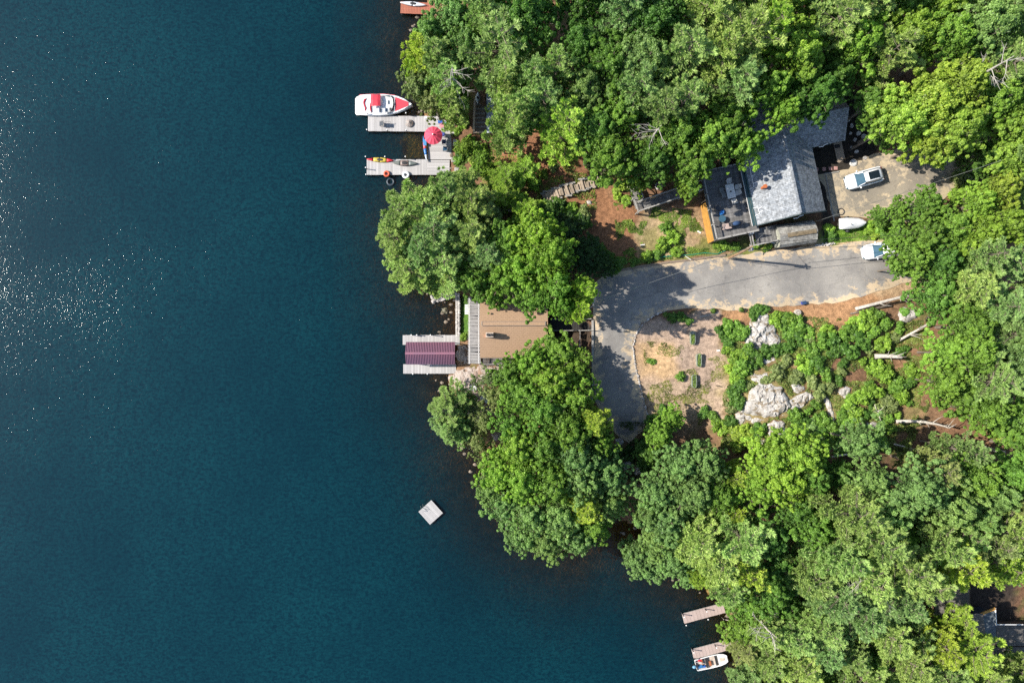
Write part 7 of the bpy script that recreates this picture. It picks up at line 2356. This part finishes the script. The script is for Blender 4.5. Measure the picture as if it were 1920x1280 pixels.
# ---------------------------------------------------------------- ground cover nobody could count
def cover(name, poly, n, leafs, tints, hmax, label, seed, thresh=.0, tuft=False):
    rg = np.random.RandomState(seed)
    pp = gpoly(poly)
    lo, hi = pp.min(0), pp.max(0)
    P_ = []
    X = rg.uniform(lo[0], hi[0], n * 6); Y = rg.uniform(lo[1], hi[1], n * 6)
    k_ = inside(X, Y, pp) & (fbm(X, Y, 1.5, seed + 5) > thresh)
    for rp in ROCKPOLYS: k_ &= ~inside(X, Y, rp)
    X, Y = X[k_][:n], Y[k_][:n]
    Z = np.array([ground(a, b) for a, b in zip(X, Y)]) + rg.uniform(0.02, hmax, len(X)) * np.clip((fbm(X, Y, 1.0, seed + 9) - .2) * 1.6, .1, 1)
    pos = np.stack([X, Y, Z], 1)
    nn = rg.normal(size=pos.shape) * .45 + [0, 0, .8]
    me = leaf_cloud(name, pos, nn, leafs * rg.uniform(.5, 1.4, len(X)), np.clip(fbm(X, Y, .8, seed + 3) * 1.6 - .3 + rg.normal(size=len(X)) * .12, 0, 1), M_leaf)
    o = put(name, me, None, color=tints)
    return tagp(o, label, None, None, 'stuff')


cover('undergrowth', [(1350, 640), (1460, 590), (1620, 600), (1730, 600), (1740, 780), (1700, 860), (1560, 850), (1350, 840), (1355, 740), (1375, 700)], 52000, .085, (.19, .24, .055), .34, "low scrub and ferns around the pale rocks", 1, .43)
cover('undergrowth', [(900, 240), (1110, 240), (1120, 420), (1000, 420), (900, 400)], 9000, .09, (.20, .27, .05), .35, "patchy low plants on the bare slope under the pines", 2, .52)
cover('undergrowth', [(1150, 380), (1340, 400), (1370, 470), (1160, 500)], 12000, .07, (.20, .29, .05), .2, "weedy grass on the dry slope below the deck", 3, .54)
cover('grass', [(1545, 425), (1690, 418), (1720, 450), (1600, 452), (1545, 458)], 12000, .06, (.18, .32, .04), .15, "green grass strip between the driveway and the lane", 4, .2)
cover('grass', [(864, 556), (878, 556), (878, 634), (864, 634)], 6000, .03, (.11, .23, .04), .05, "mown lawn strip behind the stone sea wall", 5)
cover('undergrowth', [(1205, 640), (1345, 640), (1372, 700), (1345, 800), (1215, 790)], 5200, .07, (.20, .22, .05), .15, "sparse weeds sprouting through the gravel yard", 6, .60)
cover('undergrowth', [(1780, 280), (1920, 280), (1920, 400), (1780, 400)], 7000, .10, (.12, .18, .03), .4, "low plants beside the east end of the driveway", 7, .45)
cover('undergrowth', [(845, 222), (900, 245), (910, 330), (850, 340), (842, 290)], 4500, .08, (.12, .18, .04), .35, "low plants on the bank above the docks", 8, .48)
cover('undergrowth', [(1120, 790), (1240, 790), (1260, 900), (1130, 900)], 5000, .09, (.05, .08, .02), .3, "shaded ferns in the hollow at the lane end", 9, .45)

# loose stones in the shallows and along the water's edge
rg = np.random.RandomState(31)
lm = MB()
for i in range(len(SHORE) - 3):
    a, b = P(*SHORE[i + 1]), P(*SHORE[i + 2])
    n = int((b - a).length * 3.2)
    for k_ in range(n):
        p = a.lerp(b, rg.rand()) + Vector((rg.uniform(-2.6, .7), rg.uniform(-1, 1), 0))
        g_ = ground(p.x, p.y)
        if g_ > .5 or g_ < -1.1: continue
        s_ = rg.uniform(.08, .34)
        lm.blob((p.x, p.y, g_ + s_ * .15), (s_, s_ * rg.uniform(.6, 1), s_ * .6), 6, 4, .2, k_)
tagp(lm.build('shore_stones', mat("shore_stone", (.20, .16, .12), .9, .5, 2)), "loose stones along the water's edge and in the shallows", None, None, 'stuff')
